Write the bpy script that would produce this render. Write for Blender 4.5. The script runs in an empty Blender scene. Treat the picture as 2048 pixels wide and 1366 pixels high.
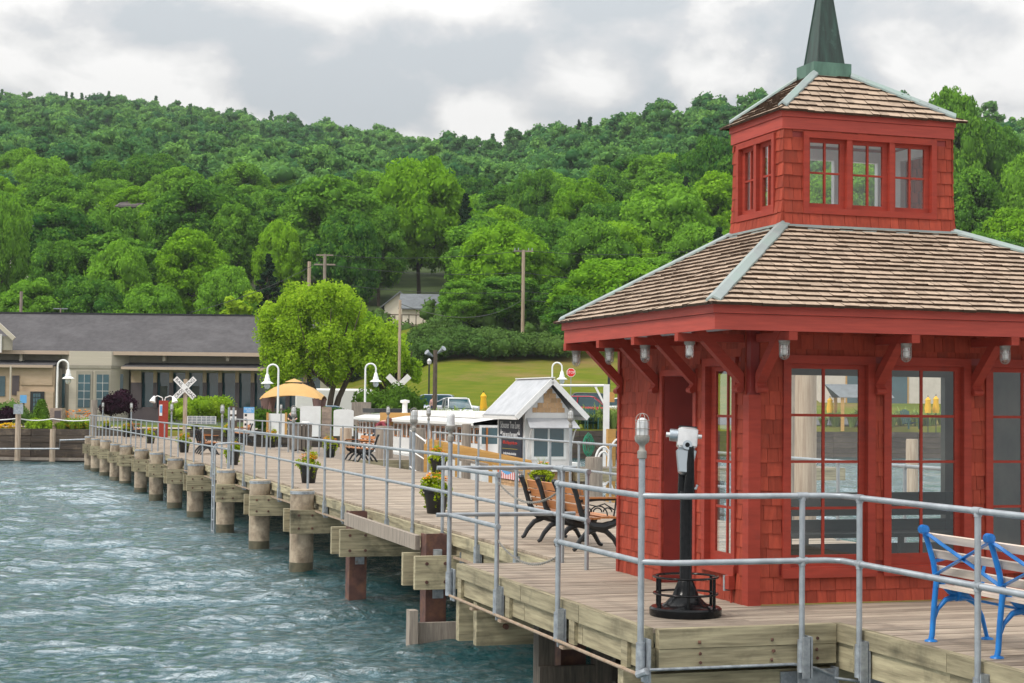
import bpy, math, random
import numpy as np
from mathutils import Vector, Matrix, noise
R = math.radians
SC = bpy.context.scene
COL = SC.collection
random.seed(7); np.random.seed(7)

# ------------------------------------------------------------------ camera
FPX, CZ = 3330.0, 1.75
cam_data = bpy.data.cameras.new("camera"); cam = bpy.data.objects.new("camera", cam_data); COL.objects.link(cam)
cam_data.sensor_width = 36; cam_data.lens = FPX/2048*36
cam_data.clip_start = 0.2; cam_data.clip_end = 6000
CAMR = (Matrix.Rotation(R(90+2.2), 4, 'X') @ Matrix.Rotation(R(0.62), 4, 'Z'))
cam.matrix_world = Matrix.Translation((0, 0, CZ)) @ CAMR
SC.camera = cam
SC.view_settings.view_transform = 'Standard'; SC.view_settings.look = 'None'
SC.view_settings.exposure = 0.68; SC.view_settings.gamma = 1

def ray(px, py):
    d = CAMR.to_3x3() @ Vector(((px-1024)/FPX, -(py-683)/FPX, -1)); return d
def at(px, py, Y):                       # measured point of the photograph at distance Y
    d = ray(px, py); return Vector((0, 0, CZ)) + d*(Y/d.y)
def on(px, py, z):                       # measured point of the photograph on the level z
    d = ray(px, py); return Vector((0, 0, CZ)) + d*((z-CZ)/d.z)

# ------------------------------------------------------------------ world: overcast sky
SUN_EL, SUN_AZ = R(50), R(236)          # azimuth clockwise from +Y
W = bpy.data.worlds.new("World"); SC.world = W; W.use_nodes = True
nt = W.node_tree; nt.nodes.clear()
def N(nt, t, **k):
    n = nt.nodes.new(t)
    for a, b in k.items():
        if a == 'inp':
            for i, v in b.items(): n.inputs[i].default_value = v
        else: setattr(n, a, b)
    return n
L = nt.links.new
out = N(nt, 'ShaderNodeOutputWorld'); bg = N(nt, 'ShaderNodeBackground', inp={'Strength': 1.0})
sky = N(nt, 'ShaderNodeTexSky', sky_type='NISHITA', sun_disc=False, sun_elevation=SUN_EL, sun_rotation=SUN_AZ)
tc = N(nt, 'ShaderNodeTexCoord'); sep = N(nt, 'ShaderNodeSeparateXYZ')
L(tc.outputs['Generated'], sep.inputs[0])
# cloud field: large grey banks with puffy cauliflower heads
mp = N(nt, 'ShaderNodeMapping'); mp.inputs['Scale'].default_value = (1.0, 1.0, 1.7); mp.inputs['Location'].default_value = (0.42, 0.3, 0.1)
L(tc.outputs['Generated'], mp.inputs[0])
n1 = N(nt, 'ShaderNodeTexNoise', inp={'Scale': 3.6, 'Detail': 3.0, 'Roughness': 0.45}); L(mp.outputs[0], n1.inputs['Vector'])
nd = N(nt, 'ShaderNodeTexNoise', inp={'Scale': 16.0, 'Detail': 6.0, 'Roughness': 0.6}); L(mp.outputs[0], nd.inputs['Vector'])
ds = N(nt, 'ShaderNodeVectorMath', operation='SCALE', inp={'Scale': 0.055}); L(nd.outputs['Color'], ds.inputs[0])
da = N(nt, 'ShaderNodeVectorMath', operation='ADD'); L(mp.outputs[0], da.inputs[0]); L(ds.outputs[0], da.inputs[1])
v1 = N(nt, 'ShaderNodeTexVoronoi', feature='SMOOTH_F1', inp={'Scale': 13.0, 'Smoothness': 0.35}); L(da.outputs[0], v1.inputs['Vector'])
n2 = N(nt, 'ShaderNodeTexNoise', inp={'Scale': 11.0, 'Detail': 10.0, 'Roughness': 0.55, 'Distortion': 0.3}); L(mp.outputs[0], n2.inputs['Vector'])
a1 = N(nt, 'ShaderNodeMath', operation='MULTIPLY', inp={1: 0.78}); L(n1.outputs[0], a1.inputs[0])
a2 = N(nt, 'ShaderNodeMath', operation='MULTIPLY_ADD', inp={1: 0.66}); L(n2.outputs[0], a2.inputs[0]); L(a1.outputs[0], a2.inputs[2])
mx = N(nt, 'ShaderNodeMath', operation='MULTIPLY_ADD', inp={1: -0.36}); L(v1.outputs['Distance'], mx.inputs[0]); L(a2.outputs[0], mx.inputs[2])
cr = N(nt, 'ShaderNodeValToRGB'); e = cr.color_ramp
e.elements[0].position = 0.455; e.elements[0].color = (0.355, 0.375, 0.39, 1)
e.elements[1].position = 0.625; e.elements[1].color = (0.60, 0.588, 0.572, 1)
k = e.elements.new(0.525); k.color = (0.43, 0.432, 0.435, 1)
k = e.elements.new(0.555); k.color = (0.495, 0.490, 0.482, 1)
L(mx.outputs[0], cr.inputs[0])
# an overcast sky is brighter towards the zenith than at the horizon
zr = N(nt, 'ShaderNodeMapRange', inp={1: 0.17, 2: 0.90, 3: 1.0, 4: 2.8}); L(sep.outputs['Z'], zr.inputs[0])
vm = N(nt, 'ShaderNodeVectorMath', operation='SCALE'); L(cr.outputs[0], vm.inputs[0]); L(zr.outputs[0], vm.inputs['Scale'])
sk = N(nt, 'ShaderNodeVectorMath', operation='SCALE', inp={'Scale': 0.08}); L(sky.outputs[0], sk.inputs[0])
mm = N(nt, 'ShaderNodeMix', data_type='RGBA'); mm.inputs[0].default_value = 0.93
L(sk.outputs[0], mm.inputs[6]); L(vm.outputs[0], mm.inputs[7]); L(mm.outputs[2], bg.inputs[0]); L(bg.outputs[0], out.inputs[0])
sd = bpy.data.lights.new("sun", 'SUN'); sd.energy = 1.5; sd.angle = R(10); sd.color = (1.0, 0.95, 0.87)
so = bpy.data.objects.new("sun", sd); COL.objects.link(so)
sdir = Vector((math.sin(SUN_AZ)*math.cos(SUN_EL), math.cos(SUN_AZ)*math.cos(SUN_EL), math.sin(SUN_EL)))
so.rotation_euler = sdir.to_track_quat('Z', 'Y').to_euler()

# ------------------------------------------------------------------ mesh builder
class MB:
    def __init__(s, M=None):
        s.v = []; s.f = []; s.r = []; s.m = []; s.M = M; s.cur = 0.5; s.mi = 0
    def add(s, pts, faces, r=None):
        b = len(s.v)
        if s.M is not None: pts = [s.M @ Vector(p) for p in pts]
        s.v.extend([tuple(p) for p in pts])
        rr = s.cur if r is None else r
        for f in faces:
            s.f.append(tuple(b+i for i in f)); s.r.append(rr); s.m.append(s.mi)
        return s
    def box(s, x0, x1, y0, y1, z0, z1, r=None):
        return s.add([(x0,y0,z0),(x1,y0,z0),(x1,y1,z0),(x0,y1,z0),(x0,y0,z1),(x1,y0,z1),(x1,y1,z1),(x0,y1,z1)],
              [(0,3,2,1),(4,5,6,7),(0,1,5,4),(1,2,6,5),(2,3,7,6),(3,0,4,7)], r)
    def beam(s, p0, p1, w, h, up=(0,0,1), r=None, ext=0):
        p0 = Vector(p0); p1 = Vector(p1); d = (p1-p0).normalized(); p0 = p0-d*ext; p1 = p1+d*ext
        a = d.cross(Vector(up))
        if a.length < 1e-4: a = d.cross(Vector((1,0,0)))
        a.normalize(); b = a.cross(d); a = a*w/2; b = b*h/2
        q = [p0-a-b, p0+a-b, p0+a+b, p0-a+b, p1-a-b, p1+a-b, p1+a+b, p1-a+b]
        return s.add(q, [(0,1,2,3),(4,7,6,5),(0,4,5,1),(1,5,6,2),(2,6,7,3),(3,7,4,0)], r)
    def tube(s, pts, rad, n=8, caps=True, r=None, flat=None):
        pts = [Vector(p) for p in pts]; k = len(pts)
        if not isinstance(rad, (list, tuple)): rad = [rad]*k
        ring = []; prev = None
        for i, p in enumerate(pts):
            t = (pts[min(i+1, k-1)]-pts[max(i-1, 0)]).normalized()
            if prev is None:
                u = t.cross(Vector((0,0,1)))
                if u.length < 1e-3: u = t.cross(Vector((1,0,0)))
            else: u = prev - t*prev.dot(t)
            u.normalize(); w = t.cross(u); prev = u
            for j in range(n):
                a = 2*math.pi*j/n
                ring.append(p+(u*math.cos(a)+w*math.sin(a)*(flat or 1))*rad[i])
        fs = [(i*n+j, i*n+(j+1)%n, (i+1)*n+(j+1)%n, (i+1)*n+j) for i in range(k-1) for j in range(n)]
        if caps: fs += [tuple(range(n-1, -1, -1)), tuple((k-1)*n+j for j in range(n))]
        return s.add(ring, fs, r)
    def lathe(s, prof, c=(0,0,0), n=16, r=None, sx=1, sy=1):
        c = Vector(c); k = len(prof); pts = []
        for (q, z) in prof:
            for j in range(n):
                a = 2*math.pi*j/n; pts.append(c+Vector((q*math.cos(a)*sx, q*math.sin(a)*sy, z)))
        fs = [(i*n+j, i*n+(j+1)%n, (i+1)*n+(j+1)%n, (i+1)*n+j) for i in range(k-1) for j in range(n)]
        if prof[0][0] > 1e-4: fs.append(tuple(range(n-1, -1, -1)))
        if prof[-1][0] > 1e-4: fs.append(tuple((k-1)*n+j for j in range(n)))
        return s.add(pts, fs, r)
    def prism(s, poly, o, ax, ay, dep, r=None):     # polygon in plane (o,ax,ay) extruded by vector dep
        o = Vector(o); ax = Vector(ax); ay = Vector(ay); dep = Vector(dep); n = len(poly)
        a = [o+ax*x+ay*y for x, y in poly]; b = [p+dep for p in a]
        return s.add(a+b, [tuple(range(n-1, -1, -1)), tuple(range(n, 2*n))]+[(i, (i+1)%n, n+(i+1)%n, n+i) for i in range(n)], r)
    def build(s, name, mat, parent=None, smooth=False, loc=None, rz=None):
        me = bpy.data.meshes.new(name); me.from_pydata(s.v, [], s.f)
        mats = mat if isinstance(mat, (list, tuple)) else [mat]
        for m in mats: me.materials.append(m)
        at_ = me.attributes.new('rnd', 'FLOAT', 'FACE'); at_.data.foreach_set('value', np.array(s.r, dtype=np.float32))
        if len(mats) > 1: me.polygons.foreach_set('material_index', np.array(s.m, dtype=np.int32))
        if smooth: me.polygons.foreach_set('use_smooth', np.ones(len(s.f), dtype=bool))
        me.update()
        if smooth and hasattr(me, 'set_sharp_from_angle'): me.set_sharp_from_angle(angle=R(40))
        o = bpy.data.objects.new(name, me); COL.objects.link(o)
        if parent: o.parent = parent
        if loc is not None: o.location = loc
        if rz is not None: o.rotation_euler = (0, 0, rz)
        return o
def tag(o, label=None, cat=None, group=None, kind=None):
    if label: o['label'] = label
    if cat: o['category'] = cat
    if group: o['group'] = group
    if kind: o['kind'] = kind
    return o
def empty(name, loc, rz=0, label=None, cat=None, group=None):
    o = bpy.data.objects.new(name, None); COL.objects.link(o); o.location = loc; o.rotation_euler = (0, 0, rz)
    o.empty_display_size = 0.2
    return tag(o, label, cat, group)
def copy_tree(o, parent=None, loc=None, rz=None, label=None, group=None, sc=None):
    c = o.copy(); COL.objects.link(c); c.parent = parent
    for ch in list(o.children): copy_tree(ch, c)
    if loc is not None: c.location = loc
    if rz is not None: c.rotation_euler = (0, 0, rz)
    if sc is not None: c.scale = (sc, sc, sc) if not isinstance(sc, tuple) else sc
    if label: c['label'] = label
    if group: c['group'] = group
    return c

# ------------------------------------------------------------------ materials
def pm(name, c1, c2=None, scale=(1,1,1), nscale=4.0, detail=6.0, rough=0.7, rvar=0.0, bump=0.0, bdist=0.01, metal=0.0,
       dirt=None, dscale=1.2, dlo=0.5, dhi=0.7, world=False, spec=0.4, contrast=(0.35, 0.68), coat=0.0, rmix=False):
    m = bpy.data.materials.new(name); m.use_nodes = True; t = m.node_tree; t.nodes.clear(); Lk = t.links.new
    o = N(t, 'ShaderNodeOutputMaterial'); b = N(t, 'ShaderNodeBsdfPrincipled', inp={'Roughness': rough, 'Metallic': metal})
    if 'Specular IOR Level' in b.inputs: b.inputs['Specular IOR Level'].default_value = spec
    if coat: b.inputs['Coat Weight'].default_value = coat; b.inputs['Coat Roughness'].default_value = 0.08
    Lk(b.outputs[0], o.inputs[0]); m.diffuse_color = (*c1, 1)
    tc = N(t, 'ShaderNodeTexCoord'); mp = N(t, 'ShaderNodeMapping'); mp.inputs['Scale'].default_value = scale
    if world:
        g = N(t, 'ShaderNodeNewGeometry'); src = g.outputs['Position']
    else: src = tc.outputs['Object']
    at_ = N(t, 'ShaderNodeAttribute', attribute_name='rnd')
    if rvar:
        off = N(t, 'ShaderNodeVectorMath', operation='SCALE', inp={0: (3.7, 1.9, 5.1)})
        mu = N(t, 'ShaderNodeMath', operation='MULTIPLY', inp={1: 9.0}); Lk(at_.outputs['Fac'], mu.inputs[0]); Lk(mu.outputs[0], off.inputs['Scale'])
        ad = N(t, 'ShaderNodeVectorMath', operation='ADD'); Lk(src, ad.inputs[0]); Lk(off.outputs[0], ad.inputs[1]); src2 = ad.outputs[0]
    else: src2 = src
    Lk(src2, mp.inputs[0])
    nz = N(t, 'ShaderNodeTexNoise', inp={'Scale': nscale, 'Detail': detail, 'Roughness': 0.6}); Lk(mp.outputs[0], nz.inputs['Vector'])
    mr = N(t, 'ShaderNodeMapRange', inp={1: contrast[0], 2: contrast[1]}); Lk(nz.outputs[0], mr.inputs[0])
    mix = N(t, 'ShaderNodeMix', data_type='RGBA'); mix.inputs[6].default_value = (*c1, 1); mix.inputs[7].default_value = (*(c2 or c1), 1)
    Lk(mr.outputs[0], mix.inputs[0]); col = mix.outputs[2]
    if rmix: Lk(at_.outputs['Fac'], mix.inputs[0])
    if rvar:
        r2 = N(t, 'ShaderNodeMapRange', inp={1: 0, 2: 1, 3: 1-rvar, 4: 1+rvar}); Lk(at_.outputs['Fac'], r2.inputs[0])
        vs = N(t, 'ShaderNodeVectorMath', operation='SCALE'); Lk(col, vs.inputs[0]); Lk(r2.outputs[0], vs.inputs['Scale']); col = vs.outputs[0]
    if dirt:
        nd = N(t, 'ShaderNodeTexNoise', inp={'Scale': dscale, 'Detail': 5.0, 'Roughness': 0.65}); Lk(src2, nd.inputs['Vector'])
        md = N(t, 'ShaderNodeMapRange', inp={1: dlo, 2: dhi}); Lk(nd.outputs[0], md.inputs[0])
        m2 = N(t, 'ShaderNodeMix', data_type='RGBA'); m2.inputs[7].default_value = (*dirt, 1)
        Lk(md.outputs[0], m2.inputs[0]); Lk(col, m2.inputs[6]); col = m2.outputs[2]
    Lk(col, b.inputs['Base Color'])
    if bump:
        bp = N(t, 'ShaderNodeBump', inp={'Strength': bump, 'Distance': bdist}); Lk(nz.outputs[0], bp.inputs['Height']); Lk(bp.outputs[0], b.inputs['Normal'])
    return m
def leafmat(name, c1, c2, trans=0.35, nscale=0.35):
    m = bpy.data.materials.new(name); m.use_nodes = True; t = m.node_tree; t.nodes.clear(); Lk = t.links.new
    o = N(t, 'ShaderNodeOutputMaterial'); d = N(t, 'ShaderNodeBsdfDiffuse'); tr = N(t, 'ShaderNodeBsdfTranslucent'); mx = N(t, 'ShaderNodeMixShader', inp={0: trans})
    oi = N(t, 'ShaderNodeObjectInfo'); at_ = N(t, 'ShaderNodeAttribute', attribute_name='rnd')
    mix = N(t, 'ShaderNodeMix', data_type='RGBA'); mix.inputs[6].default_value = (*c1, 1); mix.inputs[7].default_value = (*c2, 1)
    a = N(t, 'ShaderNodeMath', operation='MULTIPLY_ADD', inp={1: 0.5, 2: 0.0}); Lk(at_.outputs['Fac'], a.inputs[0])
    b = N(t, 'ShaderNodeMath', operation='MULTIPLY_ADD', inp={1: 0.55}); Lk(oi.outputs['Random'], b.inputs[0]); Lk(a.outputs[0], b.inputs[2])
    Lk(b.outputs[0], mix.inputs[0]); Lk(mix.outputs[2], d.inputs[0]); Lk(mix.outputs[2], tr.inputs[0])
    Lk(d.outputs[0], mx.inputs[1]); Lk(tr.outputs[0], mx.inputs[2]); Lk(mx.outputs[0], o.inputs[0]); m.diffuse_color = (*c1, 1)
    return m
def glassmat(name, tint=(0.85,0.9,0.9), refl=0.12):
    m = bpy.data.materials.new(name); m.use_nodes = True; t = m.node_tree; t.nodes.clear(); Lk = t.links.new
    o = N(t, 'ShaderNodeOutputMaterial'); tr = N(t, 'ShaderNodeBsdfTransparent', inp={0: (*tint, 1)}); g = N(t, 'ShaderNodeBsdfGlossy', inp={0: (1,1,1,1), 'Roughness': 0.02})
    lw = N(t, 'ShaderNodeLayerWeight', inp={0: 0.35}); ad = N(t, 'ShaderNodeMath', operation='MULTIPLY_ADD', inp={1: 0.6, 2: refl}); Lk(lw.outputs['Facing'], ad.inputs[0])
    mx = N(t, 'ShaderNodeMixShader'); Lk(ad.outputs[0], mx.inputs[0]); Lk(tr.outputs[0], mx.inputs[1]); Lk(g.outputs[0], mx.inputs[2]); Lk(mx.outputs[0], o.inputs[0])
    m.diffuse_color = (*tint, 0.3)
    return m
M = {}
M['deck'] = pm('deck_wood', (0.42,0.345,0.27), (0.20,0.16,0.125), (0.7,30,30), 2.2, 9, 0.85, 0.2, 0.5, 0.008, dirt=(0.15,0.115,0.09), dscale=1.1, dlo=0.5, dhi=0.8)
M['beam'] = pm('treated_timber', (0.40,0.35,0.225), (0.17,0.145,0.09), (18,1.0,14), 1.6, 8, 0.85, 0.18, 0.4, 0.006, dirt=(0.06,0.055,0.035), dscale=1.3, dlo=0.55, dhi=0.75)
M['beamu'] = pm('treated_timber_cross', (0.40,0.35,0.225), (0.17,0.145,0.09), (1.0,18,14), 1.6, 8, 0.85, 0.18, 0.4, 0.006, dirt=(0.06,0.055,0.035), dscale=1.3, dlo=0.55, dhi=0.75)
M['pilecap'] = pm('concrete', (0.44,0.36,0.265), (0.27,0.215,0.155), (1,1,.45), 6, 9, 0.9, 0.12, 0.5, 0.015, dirt=(0.13,0.095,0.065), dscale=2.8, dlo=0.45, dhi=0.72)
M['galv'] = pm('galvanised_steel', (0.36,0.39,0.415), (0.25,0.275,0.30), (1,1,1), 7, 6, 0.42, 0, 0.06, 0.004, metal=0.35, spec=0.5)
M['galvd'] = pm('galvanised_plate', (0.38,0.41,0.44), (0.20,0.22,0.24), (1,1,1), 14, 6, 0.5, 0, 0.06, 0.004, metal=0.4, dirt=(0.22,0.13,0.08), dscale=9, dlo=0.6, dhi=0.75)
M['rust'] = pm('rusty_steel', (0.115,0.052,0.04), (0.06,0.03,0.025), (1,1,1), 6, 8, 0.8, 0.1, 0.3, 0.01, dirt=(0.17,0.08,0.045), dscale=4)
M['rustpipe'] = pm('rusty_conduit', (0.34,0.27,0.2), (0.25,0.16,0.1), (1,1,1), 9, 6, 0.7)
M['red'] = pm('red_shingle_paint', (0.34,0.060,0.034), (0.25,0.043,0.026), (6,6,1.2), 5, 7, 0.72, 0.2, 0.35, 0.004, dirt=(0.20,0.050,0.034), dscale=2.5, dlo=0.55, dhi=0.8, spec=0.15)
M['redtrim'] = pm('red_trim_paint', (0.33,0.047,0.030), (0.25,0.037,0.024), (1.5,1.5,9), 3, 7, 0.6, 0.08, 0.2, 0.003, dirt=(0.20,0.04,0.03), dscale=3, dlo=.58, dhi=.8, spec=0.2)
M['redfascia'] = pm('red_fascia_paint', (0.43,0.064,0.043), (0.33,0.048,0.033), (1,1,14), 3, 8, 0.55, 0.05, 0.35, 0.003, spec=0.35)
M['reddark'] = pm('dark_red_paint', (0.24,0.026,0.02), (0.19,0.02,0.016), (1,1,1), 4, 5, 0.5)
M['cedar'] = pm('cedar_shingles', (0.43,0.325,0.24), (0.33,0.245,0.18), (7,7,7), 2.5, 7, 0.9, 0.17, 0.3, 0.006, dirt=(0.20,0.145,0.10), dscale=1.6, dlo=0.6, dhi=0.85)
M['cedarbutt'] = pm('shingle_edge_shade', (0.075,0.045,0.028), (0.04,0.024,0.015), (7,7,7), 2.5, 5, 0.95)  # dark end-grain brown, with the shade of the shingle gaps painted in
M['patina'] = pm('copper_patina', (0.27,0.35,0.32), (0.30,0.31,0.32), (1,1,1), 3, 6, 0.5, 0, 0.1, 0.004, metal=0.3, dirt=(0.23,0.28,0.27), dscale=3)
M['copperbox'] = pm('green_copper', (0.13,0.24,0.18), (0.07,0.13,0.10), (3,3,1), 2.0, 7, 0.4, 0, 0.1, 0.004, metal=0.4)
M['copper'] = pm('weathered_copper', (0.045,0.085,0.068), (0.03,0.036,0.034), (7,7,0.6), 2.5, 7, 0.38, 0, 0.1, 0.004, metal=0.4, dirt=(0.13,0.23,0.18), dscale=2.6, dlo=0.56, dhi=0.78)
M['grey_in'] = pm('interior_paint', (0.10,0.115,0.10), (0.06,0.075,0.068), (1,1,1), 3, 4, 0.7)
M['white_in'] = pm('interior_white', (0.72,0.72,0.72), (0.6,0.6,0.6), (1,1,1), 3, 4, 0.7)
M['glass'] = glassmat('window_glass', (0.93,0.96,0.95), 0.03)
M['glassdark'] = pm('dark_window_glass', (0.02,0.06,0.075), (0.035,0.10,0.125), (1,1,1), 0.5, 3, 0.06, spec=0.9)
M['frost'] = pm('frosted_glass', (0.62,0.63,0.63), (0.50,0.51,0.52), (1,1,1), 20, 3, 0.25, spec=0.6)
M['bulb'] = pm('white_bulb', (0.85,0.85,0.85), None, rough=0.35)
M['clearglass'] = glassmat('lamp_glass', (0.8,0.8,0.78), 0.16)
M['castgrey'] = pm('cast_grey_metal', (0.30,0.29,0.265), (0.2,0.19,0.17), (1,1,1), 12, 5, 0.6, metal=0.2)
M['black'] = pm('black_gloss_enamel', (0.006,0.007,0.008), (0.012,0.012,0.013), (1,1,1), 22, 5, 0.14, 0, 0.25, 0.01, spec=0.14)
M['iron'] = pm('black_cast_iron', (0.018,0.02,0.023), None, rough=0.45)
M['chrome'] = pm('polished_aluminium', (0.78,0.78,0.78), (0.6,0.6,0.6), (1,1,1), 8, 4, 0.28, metal=0.75)
M['chromed'] = pm('dull_aluminium', (0.45,0.5,0.54), None, rough=0.3, metal=0.8)
M['oak'] = pm('orange_stained_wood', (0.48,0.19,0.062), (0.34,0.125,0.04), (20,1,20), 2, 6, 0.5, 0.12, 0.1, 0.003)
M['blue'] = pm('bright_blue_paint', (0.008,0.19,0.56), (0.006,0.14,0.45), (1,1,1), 9, 4, 0.35, spec=0.5)
M['paleslat'] = pm('pale_bench_slats', (0.62,0.52,0.44), (0.5,0.41,0.34), (20,1,20), 2, 6, 0.6, 0.08, 0.1, 0.003)
M['greenslat'] = pm('dark_green_slats', (0.018,0.05,0.045), (0.012,0.03,0.028), (1,10,10), 3, 6, 0.45, 0.15)
M['teal'] = pm('dark_green_plastic', (0.01,0.06,0.05), None, rough=0.5)
M['white'] = pm('white_paint', (0.75,0.74,0.72), (0.68,0.66,0.64), (1,1,1), 3, 5, 0.5, 0.04)
M['whitem'] = pm('white_enamel', (0.78,0.78,0.76), None, rough=0.3)
M['tin'] = pm('white_corrugated_metal', (0.47,0.48,0.50), (0.38,0.39,0.41), (1,1,1), 3, 5, 0.4, metal=0.2)
M['natural'] = pm('raw_cedar_shingle', (0.58,0.37,0.2), (0.45,0.27,0.14), (3,3,12), 3, 5, 0.8, 0.2)
M['orangeboard'] = pm('fresh_timber', (0.52,0.29,0.085), (0.42,0.22,0.06), (1,1,10), 2, 6, 0.7, 0.08)
M['greywood'] = pm('weathered_grey_wood', (0.30,0.255,0.21), (0.17,0.14,0.115), (14,14,1.2), 2, 8, 0.9, 0.12, 0.4, 0.01)
M['palewood'] = pm('pale_pile_wood', (0.46,0.37,0.28), (0.28,0.2,0.14), (12,12,0.8), 2, 8, 0.85, 0.1, 0.4, 0.01)
M['blackpot'] = pm('black_plastic_pot', (0.014,0.014,0.014), None, rough=0.4)
M['leaf_lime'] = leafmat('lime_leaves', (0.22,0.34,0.015), (0.42,0.48,0.03), 0.35)
M['leaf_dk'] = leafmat('dark_leaves', (0.05,0.12,0.015), (0.09,0.19,0.02), 0.25)
M['stem'] = pm('green_stems', (0.16,0.25,0.04), None, rough=0.7)
M['fl_orange'] = pm('orange_petals', (0.80,0.15,0.01), (0.95,0.55,0.02), (1,1,1), 30, 2, 0.6, rmix=True)
M['fl_yellow'] = pm('yellow_petals', (0.85,0.55,0.01), (0.9,0.7,0.02), (1,1,1), 30, 2, 0.6)
M['bark'] = pm('tree_bark', (0.12,0.09,0.065), (0.06,0.045,0.035), (8,8,1.5), 2, 6, 0.95, 0, 0.5, 0.03)
# ------------------------------------------------------------------ pier frame (u across, v along the pier)
TH = R(17.64); C0 = Vector((2.125, 14.8, 0))
UR = Vector((math.cos(TH), math.sin(TH), 0)); VR = Vector((-math.sin(TH), math.cos(TH), 0))
def P(u, v, z=0): return C0 + UR*u + VR*v + Vector((0, 0, z))
def uv(p): d = Vector(p)-C0; return d.dot(UR), d.dot(VR)
def SH(v): return -0.024*max(0.0, v-27.5)
rnd = random.random
def U(a, b): return random.uniform(a, b)

# ------------------------------------------------------------------ water
def make_water():
    nx, ny = 760, 900
    ys = 5.0*(200/5.0)**(np.arange(ny)/(ny-1)); tx = np.tan(np.linspace(-0.72, 0.72, nx))
    X = (tx[None, :]*ys[:, None]).ravel(); Y = np.repeat(ys, nx)
    rs = np.random.RandomState(3); Z = np.zeros_like(X)
    for i in range(90):
        lam = 0.26*(5.0/0.26)**(rs.rand()**1.5); th = R(-62)+rs.randn()*0.55
        k = 2*math.pi/lam; kx, ky = k*math.cos(th), k*math.sin(th); A = 0.0084*lam**0.66*(0.4+rs.rand()*0.75)
        ph = rs.rand()*6.28; s = np.sin(kx*X+ky*Y+ph); fade = np.clip(lam*44/np.maximum(Y, 1)-0.25, 0, 1)
        Z += A*fade*(s+0.32*np.cos(2*(kx*X+ky*Y+ph)))
    g = 0.75+0.35*np.sin(X*0.23+Y*0.11+1)*np.sin(Y*0.17-X*0.07)
    Z *= g
    V = np.stack([X, Y, Z], 1).astype(np.float32)
    me = bpy.data.meshes.new('water'); me.vertices.add(len(V)); me.vertices.foreach_set('co', V.ravel())
    i = np.arange(ny-1)[:, None]*nx+np.arange(nx-1)[None, :]
    F = np.stack([i, i+1, i+nx+1, i+nx], -1).reshape(-1, 4).astype(np.int32); nf = len(F)
    me.loops.add(nf*4); me.loops.foreach_set('vertex_index', F.ravel()); me.polygons.add(nf)
    me.polygons.foreach_set('loop_start', np.arange(0, nf*4, 4, dtype=np.int32))
    me.polygons.foreach_set('use_smooth', np.ones(nf, dtype=bool)); me.update(calc_edges=True)
    m = bpy.data.materials.new('lake_water'); m.use_nodes = True; t = m.node_tree; t.nodes.clear(); Lk = t.links.new
    ou = N(t, 'ShaderNodeOutputMaterial'); df = N(t, 'ShaderNodeBsdfDiffuse', inp={0: (0.001, 0.055, 0.060, 1)}); gl = N(t, 'ShaderNodeBsdfGlossy', inp={0: (0.85, 0.95, 1.0, 1), 'Roughness': 0.06}); mx = N(t, 'ShaderNodeMixShader')
    ge = N(t, 'ShaderNodeNewGeometry'); mp = N(t, 'ShaderNodeMapping'); mp.inputs['Scale'].default_value = (1.0, 1.35, 1); mp.inputs['Rotation'].default_value = (0, 0, 0.35)
    Lk(ge.outputs['Position'], mp.inputs[0]); nz = N(t, 'ShaderNodeTexNoise', inp={'Scale': 5.2, 'Detail': 7.0, 'Roughness': 0.60, 'Distortion': 0.9}); Lk(mp.outputs[0], nz.inputs['Vector'])
    pw = N(t, 'ShaderNodeMath', operation='POWER', inp={1: 1.8}); Lk(nz.outputs[0], pw.inputs[0])
    bp = N(t, 'ShaderNodeBump', inp={'Strength': 1.0, 'Distance': 0.15}); Lk(pw.outputs[0], bp.inputs['Height'])
    fr = N(t, 'ShaderNodeFresnel', inp={0: 1.33}); Lk(bp.outputs[0], fr.inputs['Normal']); mr = N(t, 'ShaderNodeMapRange', inp={1: 0.042, 2: 0.18, 3: 0.02, 4: 1.0}); Lk(fr.outputs[0], mr.inputs[0])
    Lk(mr.outputs[0], mx.inputs[0]); Lk(bp.outputs[0], df.inputs['Normal']); Lk(bp.outputs[0], gl.inputs['Normal']); Lk(df.outputs[0], mx.inputs[1]); Lk(gl.outputs[0], mx.inputs[2]); Lk(mx.outputs[0], ou.inputs[0])
    me.materials.append(m); o = bpy.data.objects.new('water', me); COL.objects.link(o); o.location = (0, 0, -1.5); o['kind'] = 'structure'
make_water()

# ------------------------------------------------------------------ pier
pier = empty('pier', P(0, 0, 0), TH, 'long weathered plank pier on concrete piles running to the shore', 'pier')
def boards(u0, u1, v0, v1, seg=None, sh=False, w=0.14):
    mb = MB(); v = v0
    while v < v1-1e-6:
        a, b = v, min(v+w-0.007, v1); r = rnd(); d = U(-.003, .003)
        cuts = [u0]
        if seg:
            c = u0 + U(0.6, seg)
            while c < u1-0.6: cuts.append(c); c += seg
        cuts.append(u1)
        s = SH(v) if sh else 0
        for i in range(len(cuts)-1):
            mb.box(cuts[i]+s+.002, cuts[i+1]+s-.002, a, b, -.038, d, r=(r+U(-.15, .15)) % 1.0)
        v += w
    return mb
boards(-.2, 4.5, 4.28, 72.5, 2.6, True).build('deck_boards', M['deck'], pier)
boards(-1.42, 4.5, -1.2, 4.275, 3.2).build('platform_boards', M['deck'], pier)
boards(.24, 3.6, -9.0, -1.205, 3.6).build('walkway_boards', M['deck'], pier)
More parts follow.
